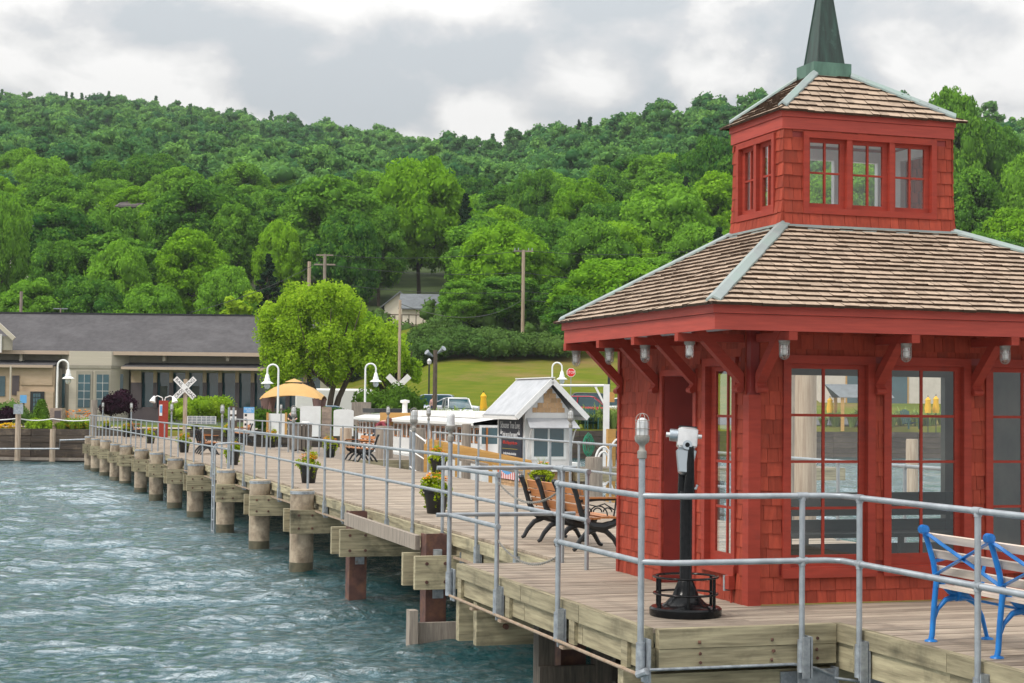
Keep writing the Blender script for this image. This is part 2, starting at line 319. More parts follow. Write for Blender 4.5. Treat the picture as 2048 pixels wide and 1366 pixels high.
# rim timbers
mb = MB(); v = 4.3
while v < 72:
    v2 = min(v+3.4, 72.4); s0, s1 = SH(v), SH(v2)
    for (du, w_, z0, z1) in ((-.24, .07, -.04, -.19), (-.19, .06, -.195, -.36)):
        mb.beam((du+s0, v, (z0+z1)/2), (du+s1, v2-.006, (z0+z1)/2), w_, z0-z1, r=rnd())
    for du in (.8, 1.9, 3.0, 4.1, 4.5): mb.beam((du+s0, v, -.2), (du+s1, v2-.006, -.2), .07, .3, r=rnd())
    v = v2
mb.build('rim_timber', M['beam'], pier)
mb = MB()
for (a, b) in ((4.29, 2.0), (1.99, .35), (.34, -1.2)):
    mb.box(-1.48, -1.41, b+.003, a, -.15, .004, r=rnd()); mb.box(-1.44, -1.385, b+.003, a, -.34, -.154, r=rnd())
for v in (4.2, 2.45, .55, -.72): mb.box(-1.475, -1.442, v-.08, v+.06, -.36, -.154, r=rnd())
for (a, b) in ((-1.21, -2.9), (-2.905, -6), (-6.005, -9)):
    mb.box(.16, .235, b, a, -.14, .004, r=rnd()); mb.box(.19, .25, b, a, -.36, -.144, r=rnd())
for v in (-1.62, -3.3, -5): mb.box(.155, .188, v-.1, v+.06, -.34, -.144, r=rnd())
for u in (-.8, 0, .8, 1.6, 2.4, 3.2, 4.0): mb.box(u, u+.06, -1.1, 4.2, -.34, -.042, r=rnd())
for u in (1, 1.8, 2.6, 3.4): mb.box(u, u+.06, -9, -1.25, -.34, -.042, r=rnd())
mb.build('platform_rim', M['beam'], pier)
for bx_, nm in (((-1.40, .155, -1.29, -1.205, -.15, .004, .6), 'front_rim'), ((-1.40, .155, -1.285, -1.215, -.31, -.154, .35), 'lower_front_rim'), ((-1.40, 4.5, 4.28, 4.34, -.24, -.04, .4), 'back_rim')):
    mb = MB(); mb.box(*bx_); mb.build(nm, M['beamu'], pier)
mb = MB()
for u in (-1.05, -.42, -.1, .05):
    for z in (-.06, -.115, -.2, -.26):
        if rnd() < .75: mb.lathe([(0, 0), (.014, 0), (.011, .008), (0, .010)], (0, 0, 0), 8); 
mbb = MB()
for u in (-1.05, -.42, -.02):
    for z in (-.105, -.195, -.265):
        mbb.tube([(u+U(-.02, .02), -1.292, z), (u, -1.302, z)], .013, 8)
mbb.build('rim_bolts', M['rust'], pier)
# conduit along the platform
mb = MB(); mb.tube([(-1.55, 4.3, -.35), (-1.55, -1.25, -.35)], .016, 8)
for v in (3.4, 2.4, .55): mb.box(-1.57, -1.45, v-.05, v+.05, -.40, -.375)
mb.build('rusty_conduit', M['rustpipe'], pier)
mb = MB(); mb.tube([(-1.5, -1.33, -.30), (-.6, -1.335, -.30), (-.25, -1.335, -.30), (-.05, -1.335, -.34), (.1, -1.33, -.40)], .012, 8); mb.tube([(-1.56, -1.24, -.35), (-1.52, -1.33, -.31)], .03, 8)
mb.build('grey_conduit', M['galvd'], pier)
mb = MB()
v = 4.5
while v < 70: mb.beam((-.32+SH(v), v, -.33), (-.32+SH(v+2.5), v+2.5, -.33), .025, .03); v += 2.5
mb.build('pier_conduit', M['rustpipe'], pier)
# cap beams across the pier
capb = MB()
def capbeam(parent, v, u0, u1, z1=-.31, z0=-.76, dv=.28, th=.1):
    mb = MB()
    for s in (-1, 1): mb.box(u0-(0.03 if s > 0 else 0), u1, v+s*dv-th/2, v+s*dv+th/2, z0, z1, r=rnd())
    o = mb.build('cap_beam', M['beamu'], parent)
    mb = MB()
    for z in (z0+.1, z1-.1):
        for u in (u0+.16, u0+.42): mb.tube([(u, v-dv-th/2-.02, z), (u, v-dv-th/2, z)], .024, 8)
    mb.build('beam_bolts', M['rust'], o)
    mb = MB(); mb.box(u0+.62, u0+.92, v-dv-th/2-.02, v-dv-th/2-.003, z1-.10, z1+.05); mb.tube([(u0+.7, v-dv-th/2-.04, z1-.03), (u0+.7, v-dv-th/2-.02, z1-.03)], .025, 8)
    mb.tube([(u0+.9, v-dv-.02, z1+.0), (u0+2.2, v-dv-.2, z1+.02)], .014, 6)
    mb.build('tie_bracket', M['galvd'], o)
M['wetstone'] = pm('wet_algae_stain', (0.10,0.085,0.05), (0.05,0.05,0.03), (1,1,1), 7, 6, 0.5)
PV = [18.74, 23.9, 29.1, 34.3, 38.6, 43.2, 47.6, 52.8, 56.6, 61.1, 65.5, 69.0]
for i, v in enumerate(PV):
    s = SH(v); r = .23
    q = P(-.52+s, v); base = MB()
    top = .06+U(-.03, .03)
    base.lathe([(r, -3.2), (r, -1.5), (r*1.005, top-.52), (r, top-.08), (r*1.0, top-.06), (r*.985, top-.01), (r*.95, top)], (-.52+s, v, 0), 28, r=rnd())
    pl = base.build('concrete_pile', M['pilecap'], pier, smooth=True)
    b = MB(); b.lathe([(r+.002, -1.7), (r+.004, -1.36+U(-.03, .03)), (r+.001, -1.33)], (-.52+s, v, 0), 28); b.build('tide_band', M['wetstone'], pl, smooth=True)
    b = MB(); b.lathe([(r+.006, top-.09), (r+.008, top-.035), (r-.0, top-.03)], (-.52+s, v, 0), 28); b.build('pile_band', M['galvd'], pl, smooth=True)
    capbeam(pl, v, -.80+s, 5.0+s)
    if i < 12:
        b = MB(); b.lathe([(r, -3.2), (r, top-.3)], (4.85+s, v, 0), 16, r=rnd()); b.build('concrete_pile', M['pilecap'], pier, smooth=True)
def hpile(u, v, top, w=.29):
    mb = MB(); mb.box(u-w/2, u-w/2+.02, v-w/2, v+w/2, -3.2, top); mb.box(u+w/2-.02, u+w/2, v-w/2, v+w/2, -3.2, top); mb.box(u-w/2+.02, u+w/2-.02, v-.012, v+.012, -3.2, top)
    mb.box(u-w/2, u+w/2, v-w/2-.012, v-w/2-.001, -3.2, top-.005)
    o = mb.build('steel_pile', M['rust'], pier)
    mb = MB(); mb.box(u-.05, u+.06, v-w/2-.09, v-w/2-.015, top-.29, top-.2); mb.build('pile_bracket', M['galvd'], o); mb = MB(); mb.box(u-.05, u+.1, v-w/2-.03, v-w/2-.015, -.9, -.78); mb.build('pile_bracket', M['galvd'], o); return o
for v, t in ((13.8, -.03), (8.85, -.03)):
    h = hpile(-.52, v, t); capbeam(h, v, -.86, 5.0)
mb = MB(); mb.beam((-.78, 13.4, -.13), (-.72, 8.95, -.16), .07, .2, r=.9); mb.build('fender_board', M['greywood'], pier)
mb = MB(); mb.beam((-.95, 8.3, -2.2), (-.95, 8.3, -1.0), .18, .12, r=.9); mb.beam((-.9, 8.35, -1.32), (1.6, 8.35, -1.32), .08, .28, r=.2); mb.build('fender_post', M['greywood'], pier)
# platform understructure
for v in (3.95, -.92):
    mb = MB()
    for s in (-1, 1): mb.box(-1.42+(.0 if s < 0 else -.08), 4.6, v+s*.2-.06, v+s*.2+.06, -.82, -.36, r=rnd())
    o = mb.build('platform_beam', M['beamu'], pier)
    mb = MB(); mb.box(-.3, -.02, v-.29, v-.265, -.6, -.38); mb.build('beam_plate', M['galvd'], o)
    for q_ in ((-1.1, -.62), (-.6, -.55)): mb = MB(); mb.tube([(q_[0], v-.31, q_[1]), (q_[0], v-.26, q_[1])], .03, 8); mb.build('bolt', M['rust'], o)
mb = MB(); mb.box(-.2, .14, -1.32, -1.295, -.5, -.35); mb.box(.13, .15, -1.34, -1.24, -.52, -.34); mb.tube([(.1, -1.36, -.42), (1.6, -1.9, -.6)], .012, 6); mb.box(.26, .46, -1.5, -1.48, -.56, -.38); mb.build('tie_rod', M['galvd'], pier)
M['darkwood'] = pm('dark_wet_wood', (0.11,0.09,0.07), (0.04,0.033,0.026), (14,14,1.2), 2, 8, 0.8, 0.15, 0.4, 0.01)
for (px, w, mt, Y) in ((1088, .17, 'greywood', 16.9), (1138, .27, 'rust', 17.2), (1203, .17, 'greywood', 17.0), (1240, .16, 'greywood', 17.6), (1300, .17, 'greywood', 17.4), (1420, .26, 'rust', 17.6)):
    p = at(px, 1300, Y); u, v = uv(p); mb = MB(); mb.box(u-w/2, u+w/2, v-w/2, v+w/2, -3.2, -.38); mb.build('under_pile', M['rust' if mt == 'rust' else 'darkwood'], pier)
p = at(1070, 1320, 16.9); u, v = uv(p); mb = MB(); mb.box(u, u+3, v-.16, v-.1, -1.03, -.86, r=.2); mb.build('under_plank', M['darkwood'], pier)
for v in (-3.2, -7): 
    mb = MB(); mb.box(.1, 3.7, v-.05, v+.05, -.8, -.36); mb.box(.3, .55, v+.06, v+.3, -3.2, -.37); mb.box(3.1, 3.35, v+.06, v+.3, -3.2, -.37); mb.build('walkway_trestle', M['beamu'], pier)

# ------------------------------------------------------------------ pipe railings
def mk_post_mesh(mat_side=1):
    mb = MB(); mb.tube([(0, 0, -.30), (0, 0, 1.05)], .0235, 10, caps=True); return mb
TOPZ, MIDZ = 1.05, .53
def railing(label, pts, posts, z0=0, sleeve=True, side=(1, 0), ext=(0, 0), cat='railing', shear=False, group='pipe railings of the pier'):
    """pts: polyline (u,v) of the rails; posts: (u,v) of each upright"""
    b0 = pts[0]; e = empty('pipe_railing', P(b0[0], b0[1], z0), TH, label, cat, group)
    for nm, z in (('top_rail', TOPZ), ('mid_rail', MIDZ)):
        mb = MB(); q = []
        for (u, v) in pts: q.append((u-b0[0], v-b0[1], z))
        mb.tube(q, .024, 10)
        for (u, v) in posts:   # welded tees
            a_, b_ = min(((Vector(q[i]), Vector(q[i+1])) for i in range(len(q)-1)), key=lambda s_: ((Vector((u-b0[0], v-b0[1], z))-s_[0]).length+(Vector((u-b0[0], v-b0[1], z))-s_[1]).length-(s_[1]-s_[0]).length))
            c_ = Vector((u-b0[0], v-b0[1], z)); d_ = (b_-a_).normalized(); mb.tube([c_-d_*.045, c_+d_*.045], .029, 10); mb.tube([c_-Vector((0, 0, .04)), c_], .028, 10)
        mb.build(nm, M['galv'], e, smooth=True)
    proto = None
    for (u, v) in posts:
        if proto is None:
            proto = mk_post_mesh().build('post', M['galv'], e, smooth=True); proto.location = (u-b0[0], v-b0[1], 0)
            if sleeve:
                mb = MB(); mb.tube([(0, 0, -.36), (0, 0, -.10)], .036, 12); mb.build('sleeve', M['galvd'], proto, smooth=True)
                mb = MB(); sx, sy = side
                if sx: mb.box(min(.04*sx, .055*sx), max(.04*sx, .055*sx), -.085, .085, -.40, -.07)
                else: mb.box(-.09, .09, min(.04*sy, .055*sy), max(.04*sy, .055*sy), -.40, -.07)
                if sx: mb.box(-.03, .03, -.085, -.07, -.40, -.07)
                mb.build('bracket', M['galvd'], proto)
        else:
            c = copy_tree(proto, e, (u-b0[0], v-b0[1], 0))
    return e
# left rail of the pier: posts every 1.69 m from the platform corner
DV = 1.69; LV0 = 4.14+DV*0
lvs = [LV0+DV*i for i in range(0, 41)]
light_i = {4, 10, 16, 22, 29, 36}
gate = (29.35, 29.9)
nv = [v for i, v in enumerate(lvs) if i not in light_i and v < gate[0]-.3]
lu = -.30
railing('long grey pipe railing on the water side between pavilion platform and ladder', [(lu+.0, 3.3), (lu, 27.5), (lu+SH(gate[0]), gate[0])], [(lu, 3.35)]+[(lu+SH(v), v) for v in nv]+[(lu+SH(gate[0]), gate[0])])
nv2 = [v for i, v in enumerate(lvs) if i not in light_i and gate[1]+.5 < v < 71.5]
far = [(lu+SH(gate[1]), gate[1])]+[(lu+SH(v), v) for v in nv2]+[(lu+SH(71.7), 71.7)]
railing('grey pipe railing on the water side beyond the ladder towards the shore', [(lu+SH(gate[1]), gate[1]), (lu+SH(71.7), 71.7)], far)
# tall gate posts, ladder and hoop
e = empty('boarding_ladder', P(-.9, 27.9, 0), TH, 'grey pipe ladder with hooped handrails going down to the water from the pier edge', 'ladder')
for k, nm in ((0, 0), (.38, 1)):
    mb = MB(); mb.tube([(.62, k+.2, .42), (.62, k+.2, .72), (.25, k, .74), (-.02, k, .72), (-.1, k, .6), (-.1, k, -1.9)], .022, 8); mb.build('ladder_rail', M['galv'], e, smooth=True)
for i in range(8):
    mb = MB(); mb.tube([(-.1, 0, .25-i*.28), (-.1, .38, .25-i*.28)], .016, 6); mb.build('rung', M['galv'], e)
e = empty('gate_post', P(lu+SH(29.5)-.02, 29.25, 0), TH, 'tall grey steel gate post beside the ladder, nearer one of the pair', 'post', 'tall gate posts at the ladder')
mb = MB(); mb.tube([(0, 0, -.35), (0, 0, 1.62)], .03, 10); mb.build('post_shaft', M['galv'], e, smooth=True)
copy_tree(e, None, P(lu+SH(29.9)-.02, 30.0, 0), label='tall grey steel gate post beside the ladder, farther one of the pair')
# right rail
ru = 4.42
def rr(v0, v1, label, skip=()):
    vs = []; v = v0
    while v < v1-.4: vs.append(v); v += DV
    vs.append(v1)
    def su(v): return ru+SH(v)
    railing(label, [(su(v0), v0)]+([(ru, 27.5)] if v0 < 27.5 < v1 else [])+[(su(v1), v1)], [(su(v), v) for v in vs], side=(-1, 0))
rr(1.4, 27.4, 'grey pipe railing on the harbour side of the pier between pavilion and wooden gangway')
rr(30.6, 58.0, 'grey pipe railing on the harbour side of the pier, from gangway gate past bench')
# platform rails
pu = -1.53
railing('short grey pipe railing between the uncaged lamp post and the chain gap', [(pu, 4.45), (pu, 2.63)], [(pu, 2.63)])
railing('grey pipe railing on the platform edge between chain gap and near corner lamp', [(pu, .76), (pu, -1.22)], [(pu, .76)])
railing('dark grey pipe railing across the back of the pavilion platform', [(pu-.15, 4.42), (-.05, 4.42)], [(-.12-.12, 4.42)], sleeve=False)
railing('grey pipe railing along the front of the platform bending beside the blue bench', [(-1.53, -1.22), (-1.35, -1.37), (.0, -1.37), (.12, -1.45), (.12, -9)], [(-.2, -1.37), (.12, -1.72), (.12, -3.36), (.12, -5.0), (.12, -6.7), (.12, -8.4)], side=(1, 0))
# chain
def chain(za, name, label, grp):
    e = empty('safety_chain', P(pu, .76, 0), TH, label, 'chain', grp); mb = MB(); n = 62; p = []
    for i in range(n+1):
        t = i/n; y = t*1.87; sag = .15*(1-(2*t-1)**2); p.append(Vector((0, y, za-sag)))
    for i in range(n):
        a, b = p[i], p[i+1]; d = (b-a).normalized(); sd_ = Vector((1, 0, 0)) if i % 2 else d.cross(Vector((1, 0, 0))).normalized(); L_ = (b-a).length*.72; q = []
        for j in range(9):
            an = 2*math.pi*j/8; q.append((a+b)/2+d*math.cos(an)*L_+sd_*math.sin(an)*.0105)
        mb.tube(q, .0038, 5, caps=False)
    mb.build('chain_links', M['castgrey'], e)
chain(.98, 'safety_chain', 'upper rusty chain hanging across the platform gap', 'chains across the platform gap')
chain(.40, 'safety_chain', 'lower rusty chain hanging across the platform gap', 'chains across the platform gap')

# ------------------------------------------------------------------ caged lamps on tall posts
def cage(mb, r, z0, z1, n=8, w=.0028):
    for i in range(n//2):
        a = math.pi*i/(n//2); c, s = math.cos(a), math.sin(a); q = [(c*r, s*r, z0)]
        for j in range(0, 9):
            b = math.pi*j/8; q.append((c*r*math.cos(b), s*r*math.cos(b), z1-r+math.sin(b)*r))
        q.append((-c*r, -s*r, z0)); mb.tube(q, w, 5)
    for z in (z0+.01, z0+(z1-r-z0)*.5, z1-r):
        q = [(r*math.cos(2*math.pi*j/16), r*math.sin(2*math.pi*j/16), z) for j in range(17)]; mb.tube(q, w, 5, caps=False)
def lightpost(label, u, v, caged=True, low=-.3, parent_mat='galv'):
    e = empty('railing_light', P(u, v, 0), TH, label, 'light post', 'caged lamps on tall railing posts')
    mb = MB(); mb.tube([(0, 0, low), (0, 0, 1.36)], .026, 12); pole = mb.build('pole', M['galv'], e, smooth=True)
    mb = MB(); mb.tube([(0, 0, -.36), (0, 0, -.10)], .038, 12); mb.box(.04, .055, -.085, .085, -.42, -.07); mb.build('sleeve', M['galvd'], pole, smooth=True)
    mb = MB(); mb.lathe([(.03, 1.34), (.037, 1.345), (.037, 1.40), (.026, 1.41), (.022, 1.44), (.03, 1.455), (.055, 1.475), (.06, 1.50), (.06, 1.515), (.052, 1.52)], n=16); mb.build('lamp_base', M['castgrey'], e, smooth=True)
    mb = MB(); rr_ = .046; mb.lathe([(rr_, 1.52), (rr_, 1.62)]+[(rr_*math.cos(a), 1.62+rr_*math.sin(a)) for a in (.3, .6, .9, 1.2, 1.5)], n=16)
    g = mb.build('lamp_globe', M['frost'], e, smooth=True)
    if caged:
        mb = MB(); cage(mb, .056, 1.515, 1.70); mb.build('lamp_cage', M['castgrey'], e)
    return e
LP = []
LP.append(lightpost('caged lamp on the tall railing post at the near corner of the red pavilion platform', -1.53, -1.22, True))
LP.append(lightpost('uncaged frosted lamp on the tall post at the far corner of the pavilion platform', -1.53, 4.42, False))
wd = ['first', 'second', 'third', 'fourth', 'fifth', 'sixth']
for k, i in enumerate(sorted(light_i)):
    v = lvs[i]; c = copy_tree(LP[0], None, P(lu+SH(v), v, 0), label=f'caged lamp on the {wd[k]} tall post beyond the pavilion platform, water side')
for k, (px, py, Y) in enumerate(((857, 858, 43.0), (1141, 885, 31.6), (776, 850, 47.5), (484+78, 836, 72.0))):
    p = at(px, py, Y); lbl = ['caged lamp on the tall harbour side post next to the gangway ramp', 'caged lamp on the tall harbour side post in front of the ticket kiosk', 'caged lamp on the tall harbour side post in front of the arched white board', 'small caged lamp on the harbour side railing beside the info signs'][k]
    copy_tree(LP[0], None, (p.x, p.y, 0), TH, label=lbl)
# ------------------------------------------------------------------ red pavilion
pav = empty('red_pavilion', P(0, 0, 0), TH, 'red shingled pavilion with cupola, copper spire and cedar roof on the pier', 'pavilion')
FRONT = Matrix(((1,0,0,0),(0,-1,0,0),(0,0,1,0),(0,0,0,1)))       # wall coords (a, out, z)
LEFT = Matrix(((0,-1,0,0),(1,0,0,0),(0,0,1,0),(0,0,0,1)))
def WM(kind, ou=0, ov=0): return Matrix.Translation((ou, ov, 0)) @ (FRONT if kind == 'F' else LEFT)
def sheath(M_, a0, a1, z0, z1, holes, mat, name, parent, t0=-.10, t1=0.0):
    A = sorted({a0, a1}|{x for h in holes for x in h[:2] if a0 < x < a1}); Z = sorted({z0, z1}|{x for h in holes for x in h[2:] if z0 < x < z1})
    mb = MB(M_)
    for i in range(len(A)-1):
        run = None
        for j in range(len(Z)-1):
            ca, cz = (A[i]+A[i+1])/2, (Z[j]+Z[j+1])/2
            if any(h[0] < ca < h[1] and h[2] < cz < h[3] for h in holes): continue
            mb.box(A[i], A[i+1], t0, t1, Z[j], Z[j+1])
    return mb.build(name, mat, parent)
def shingles(M_, a0, a1, z0, z1, holes, name, parent, exp=.127, mat='red', flare=0):
    mb = MB(M_); z = z0; 
    while z < z1-.02:
        zt = min(z+exp+.01, z1); a = a0-U(0, .05)
        while a < a1:
            w = U(.075, .165); b = a+w; x0, x1 = max(a, a0)+.0018, min(b, a1)-.0018; a = b
            if x1-x0 < .012: continue
            segs = [(x0, x1, z+U(-.004, .004), zt)]
            for h in holes:
                ns = []
                for (p, q, c, d) in segs:
                    if q <= h[0] or p >= h[1] or d <= h[2]+.005 or c >= h[3]-.005: ns.append((p, q, c, d)); continue
                    if c < h[2]: ns.append((p, q, c, h[2])); continue
                    if d > h[3]: ns.append((p, q, h[3], d)); continue
                    if p < h[0]: ns.append((p, h[0], c, d))
                    if q > h[1]: ns.append((h[1], q, c, d))
                segs = ns
            for (p, q, c, d) in segs:
                if q-p < .012 or d-c < .01: continue
                f = flare*max(0, 1-(c-z0)/.5)**2; f2 = flare*max(0, 1-(d-z0)/.5)**2
                o1 = .015+U(-.002, .002)+f; o2 = .006+f2; tl = U(-.002, .002)
                mb.add([(p, 0, c+tl), (q, 0, c-tl), (q, o1, c-tl), (p, o1, c+tl), (p, 0, d), (q, 0, d), (q, o2, d), (p, o2, d)],
                       [(0,1,2,3),(4,7,6,5),(3,2,6,7),(0,3,7,4),(1,5,6,2)], rnd())
        z += exp
    return mb.build(name, M[mat], parent)
def window(M_, a0, a1, z0, z1, ga0, ga1, gz0, gz1, cols, rows, parent, rec=.03, fw=.075, glass='glass', name='window', sill=True):
    fr = MB(M_)       # casing
    fr.box(a0, a0+fw, -.09, .034, z0, z1); fr.box(a1-fw, a1, -.09, .034, z0, z1)
    fr.box(a0+fw, a1-fw, -.09, .034, z1-fw, z1); fr.box(a0+fw, a1-fw, -.09, .034, z0, z0+fw)
    if sill: fr.box(a0-.01, a1+.01, .035, .05, z0-.02, z0+.06)
    o = fr.build(name, M['redtrim'], parent)
    sa = MB(M_); s0 = -.055; s1 = -rec
    sa.box(a0+fw, ga0, s0, s1, z0+fw, z1-fw); sa.box(ga1, a1-fw, s0, s1, z0+fw, z1-fw)
    sa.box(ga0, ga1, s0, s1, z0+fw, gz0); sa.box(ga0, ga1, s0, s1, gz1, z1-fw)
    for i in range(1, cols):
        a = ga0+(ga1-ga0)*i/cols; sa.box(a-.013, a+.013, s0+.004, s1-.004, gz0, gz1)
    for j in range(1, rows):
        z = gz0+(gz1-gz0)*j/rows; 
        for i in range(cols):
            x0 = ga0+(ga1-ga0)*i/cols+(.013 if i else 0); x1 = ga0+(ga1-ga0)*(i+1)/cols-(.013 if i < cols-1 else 0); sa.box(x0, x1, s0+.006, s1-.007, z-.012, z+.012)
    sa.build('sash', M['redtrim'], o)
    g = MB(M_); y = (s0+s1)/2-.002; g.add([(ga0, y, gz0), (ga1, y, gz0), (ga1, y, gz1), (ga0, y, gz1)], [(0,1,2,3)]); g.build('pane', M[glass], o)
    return o
PW, PD, WH = 4.35, 3.15, 2.46
fh = [(.31, 1.235, .26, 2.23), (1.325, 2.235, .26, 2.23), (2.395, 3.30, .26, 2.23), (3.40, 4.2, .26, 2.23)]
lh = [(.249, .979, .26, 2.21), (1.2, 1.96, 0, 2.06)]
sheath(WM('F'), 0, PW, 0, WH, fh, M['reddark'], 'front_wall', pav)
sheath(WM('L'), .1, PD, 0, WH, lh, M['reddark'], 'side_wall', pav)
shingles(WM('F'), .085, PW, .0, WH, fh, 'front_shingles', pav, flare=.01)
shingles(WM('L'), .085, PD-.03, .0, WH, lh, 'side_shingles', pav, flare=.01)
fg = [(.385, 1.10), (1.40, 2.10), (2.47, 3.2), (3.5, 4.1)]
for h, g in zip(fh, fg): window(WM('F'), *h, g[0], g[1], .437, 2.11, 2, 4, pav)
window(WM('L'), *lh[0], .31, .80, .42, 2.09, 2, 4, pav)
mb = MB(); mb.prism([(-.032, -.032), (.085, -.032), (.085, 0), (0, 0), (0, .085), (-.032, .085)], (0, 0, 0), (1,0,0), (0,1,0), (0,0,1.87)); mb.build('corner_trim', M['redtrim'], pav)
mb = MB(); mb.prism([(-.034, PD-.04), (0, PD-.04), (0, PD), (.1, PD), (.1, PD+.02), (-.034, PD+.02)], (0, 0, 0), (1,0,0), (0,1,0), (0,0,2.4)); mb.build('corner_trim', M['redtrim'], pav)
mb = MB(WM('L'))                    # door opening casing with deep jambs
mb.box(1.13, 1.2, -.0, .03, 0, 2.12); mb.box(1.96, 2.02, -.0, .03, 0, 2.12); mb.box(1.2, 1.96, -.0, .03, 2.06, 2.12)
o = mb.build('doorway', M['redtrim'], pav)
mb = MB(WM('L')); mb.box(1.955, 1.975, -.34, .0, 0, 2.06); mb.box(1.185, 1.203, -.12, .0, 0, 2.06); mb.box(1.2, 1.96, -.16, .0, 2.055, 2.075); mb.build('door_jamb', M['reddark'], o)
M['moss'] = pm('moss_line', (0.20,0.22,0.05), (0.25,0.14,0.06), (1,1,1), 9, 5, .95)
mb = MB(); mb.box(.1, 3.3, -.045, -.02, .002, .014); mb.build('moss_line', M['moss'], pav)
# interior: back wall with wide opening, ceiling, right wall
bh = [(1.55, 3.9, 0, 2.12), (.45, 1.35, 0, 2.12)]
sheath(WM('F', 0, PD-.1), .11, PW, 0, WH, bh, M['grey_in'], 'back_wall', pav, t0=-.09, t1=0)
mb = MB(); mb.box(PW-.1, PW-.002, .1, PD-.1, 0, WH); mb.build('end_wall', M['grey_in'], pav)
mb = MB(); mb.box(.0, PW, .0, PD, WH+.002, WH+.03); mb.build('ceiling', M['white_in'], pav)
# soffit, fascia
e0, e1, f0, f1, ez = -.65, 5.0, -.65, 3.15, 2.41
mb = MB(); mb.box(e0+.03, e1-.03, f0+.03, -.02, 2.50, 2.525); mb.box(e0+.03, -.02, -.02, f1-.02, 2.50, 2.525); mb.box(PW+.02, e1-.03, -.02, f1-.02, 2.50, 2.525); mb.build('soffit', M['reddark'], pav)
def ring(x0, x1, y0, y1, z0, z1, t, mat, name, par):
    mb = MB(); mb.box(x0, x1, y0, y0+t, z0, z1); mb.box(x0, x0+t, y0+t, y1, z0, z1); mb.box(x1-t, x1, y0+t, y1, z0, z1); mb.box(x0+t, x1-t, y1-t, y1, z0, z1); return mb.build(name, mat, par)
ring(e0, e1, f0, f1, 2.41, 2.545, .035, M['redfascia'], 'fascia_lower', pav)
ring(e0-.022, e1+.022, f0-.022, f1+.022, 2.548, 2.628, .055, M['redfascia'], 'fascia_upper', pav)
# braces with outriggers
def brace(M_, a, name='roof_brace'):
    mb = MB(M_); w = .045
    q = [(.02, 1.90), (.07, 1.885), (.085, 1.92), (.05, 1.97), (.50, 2.42), (.40, 2.44), (.02, 2.06)]
    pts = [(a-w, d, z) for d, z in q]+[(a+w, d, z) for d, z in q]; n = len(q)
    mb.add(pts, [tuple(range(n)), tuple(range(2*n-1, n-1, -1))]+[(i, n+i, n+(i+1)%n, (i+1)%n) for i in range(n)])
    mb.tube([(a-w-.004, .062, 1.915), (a+w+.004, .062, 1.915)], .03, 10)
    mb.box(a-.04, a+.04, .02, .66, 2.335, 2.408)
    return mb.build(name, M['reddark' if False else 'redtrim'], pav)
fb = [.08, 1.27, 2.28, 3.3]; lb = [.14, 1.18, 2.12, 3.10]
for a in fb: brace(WM('F'), a)
for a in lb: brace(WM('L'), a)
# shingled hip roofs
def clip(poly, f):
    out_ = []
    for i in range(len(poly)):
        p, q = poly[i], poly[(i+1) % len(poly)]; a, b = f(p), f(q)
        if a >= 0: out_.append(p)
        if (a >= 0) != (b >= 0): t = a/(a-b); out_.append((p[0]+(q[0]-p[0])*t, p[1]+(q[1]-p[1])*t))
    return out_
def roof_face(mb, b0, b1, t1, t0, exp, wlo, whi, lift=.02):
    b0, b1, t0, t1 = map(Vector, (b0, b1, t0, t1)); ax = (b1-b0).normalized(); n = ax.cross((t0-b0)).normalized()
    if n.z < 0: n = -n
    ay = n.cross(ax).normalized()
    if (t0-b0).dot(ay) < 0: ay = -ay
    Lb = (b1-b0).length; tt0 = ((t0-b0).dot(ax), (t0-b0).dot(ay)); tt1 = ((t1-b0).dot(ax), (t1-b0).dot(ay)); H = tt0[1]
    fl = lambda p: (p[0]*H - tt0[0]*p[1])/H; fr = lambda p: ((Lb-p[0])*H-(Lb-tt1[0])*p[1])/H
    mb.add([b0, b1, t1, t0], [(0,1,2,3)], .1)
    y = -.035
    while y < H-.01:
        yt = min(y+exp*1.12, H+.01); x = -U(0, .1)-.03; base_off = U(-.004, .004)
        while x < Lb+.03:
            w = U(wlo, whi); j = U(-.007, .007)+base_off
            poly = [(x+.002, y+j), (x+w-.002, y+j+U(-.003, .003)), (x+w-.002, yt), (x+.002, yt)]
            poly = clip(clip(poly, lambda p: fl(p)+.03), lambda p: fr(p)+.03)
            x += w
            if len(poly) < 3: continue
            l0 = lift*U(.88, 1.2); r = rnd(); top = []; bot = []
            for (px, py) in poly:
                k = (py-y)/(yt-y); h = l0*(1-k)+.006*k
                top.append(b0+ax*px+ay*py+n*h); bot.append(b0+ax*px+ay*py+n*max(h-.03, .0))
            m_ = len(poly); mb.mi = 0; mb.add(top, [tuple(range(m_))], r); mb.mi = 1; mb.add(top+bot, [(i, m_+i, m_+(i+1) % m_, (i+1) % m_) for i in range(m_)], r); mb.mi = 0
        y += exp
def frustum(e, ez_, t, tz, exp, wlo, whi, parent, name, lift=.02):
    (x0, x1, y0, y1), (a0, a1, c0, c1) = e, t; mb = MB()
    B = [(x0,y0,ez_),(x1,y0,ez_),(x1,y1,ez_),(x0,y1,ez_)]; T = [(a0,c0,tz),(a1,c0,tz),(a1,c1,tz),(a0,c1,tz)]
    for i in range(4): roof_face(mb, B[i], B[(i+1) % 4], T[(i+1) % 4], T[i], exp, wlo, whi, lift)
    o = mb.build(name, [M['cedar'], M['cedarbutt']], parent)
    return o, B, T
CU = (.628, 2.44, .628, 1.72)
roof, B, T = frustum((e0-.05, e1+.05, f0-.05, f1+.03), 2.632, CU, 3.47, .090, .06, .15, pav, 'roof', lift=.028)
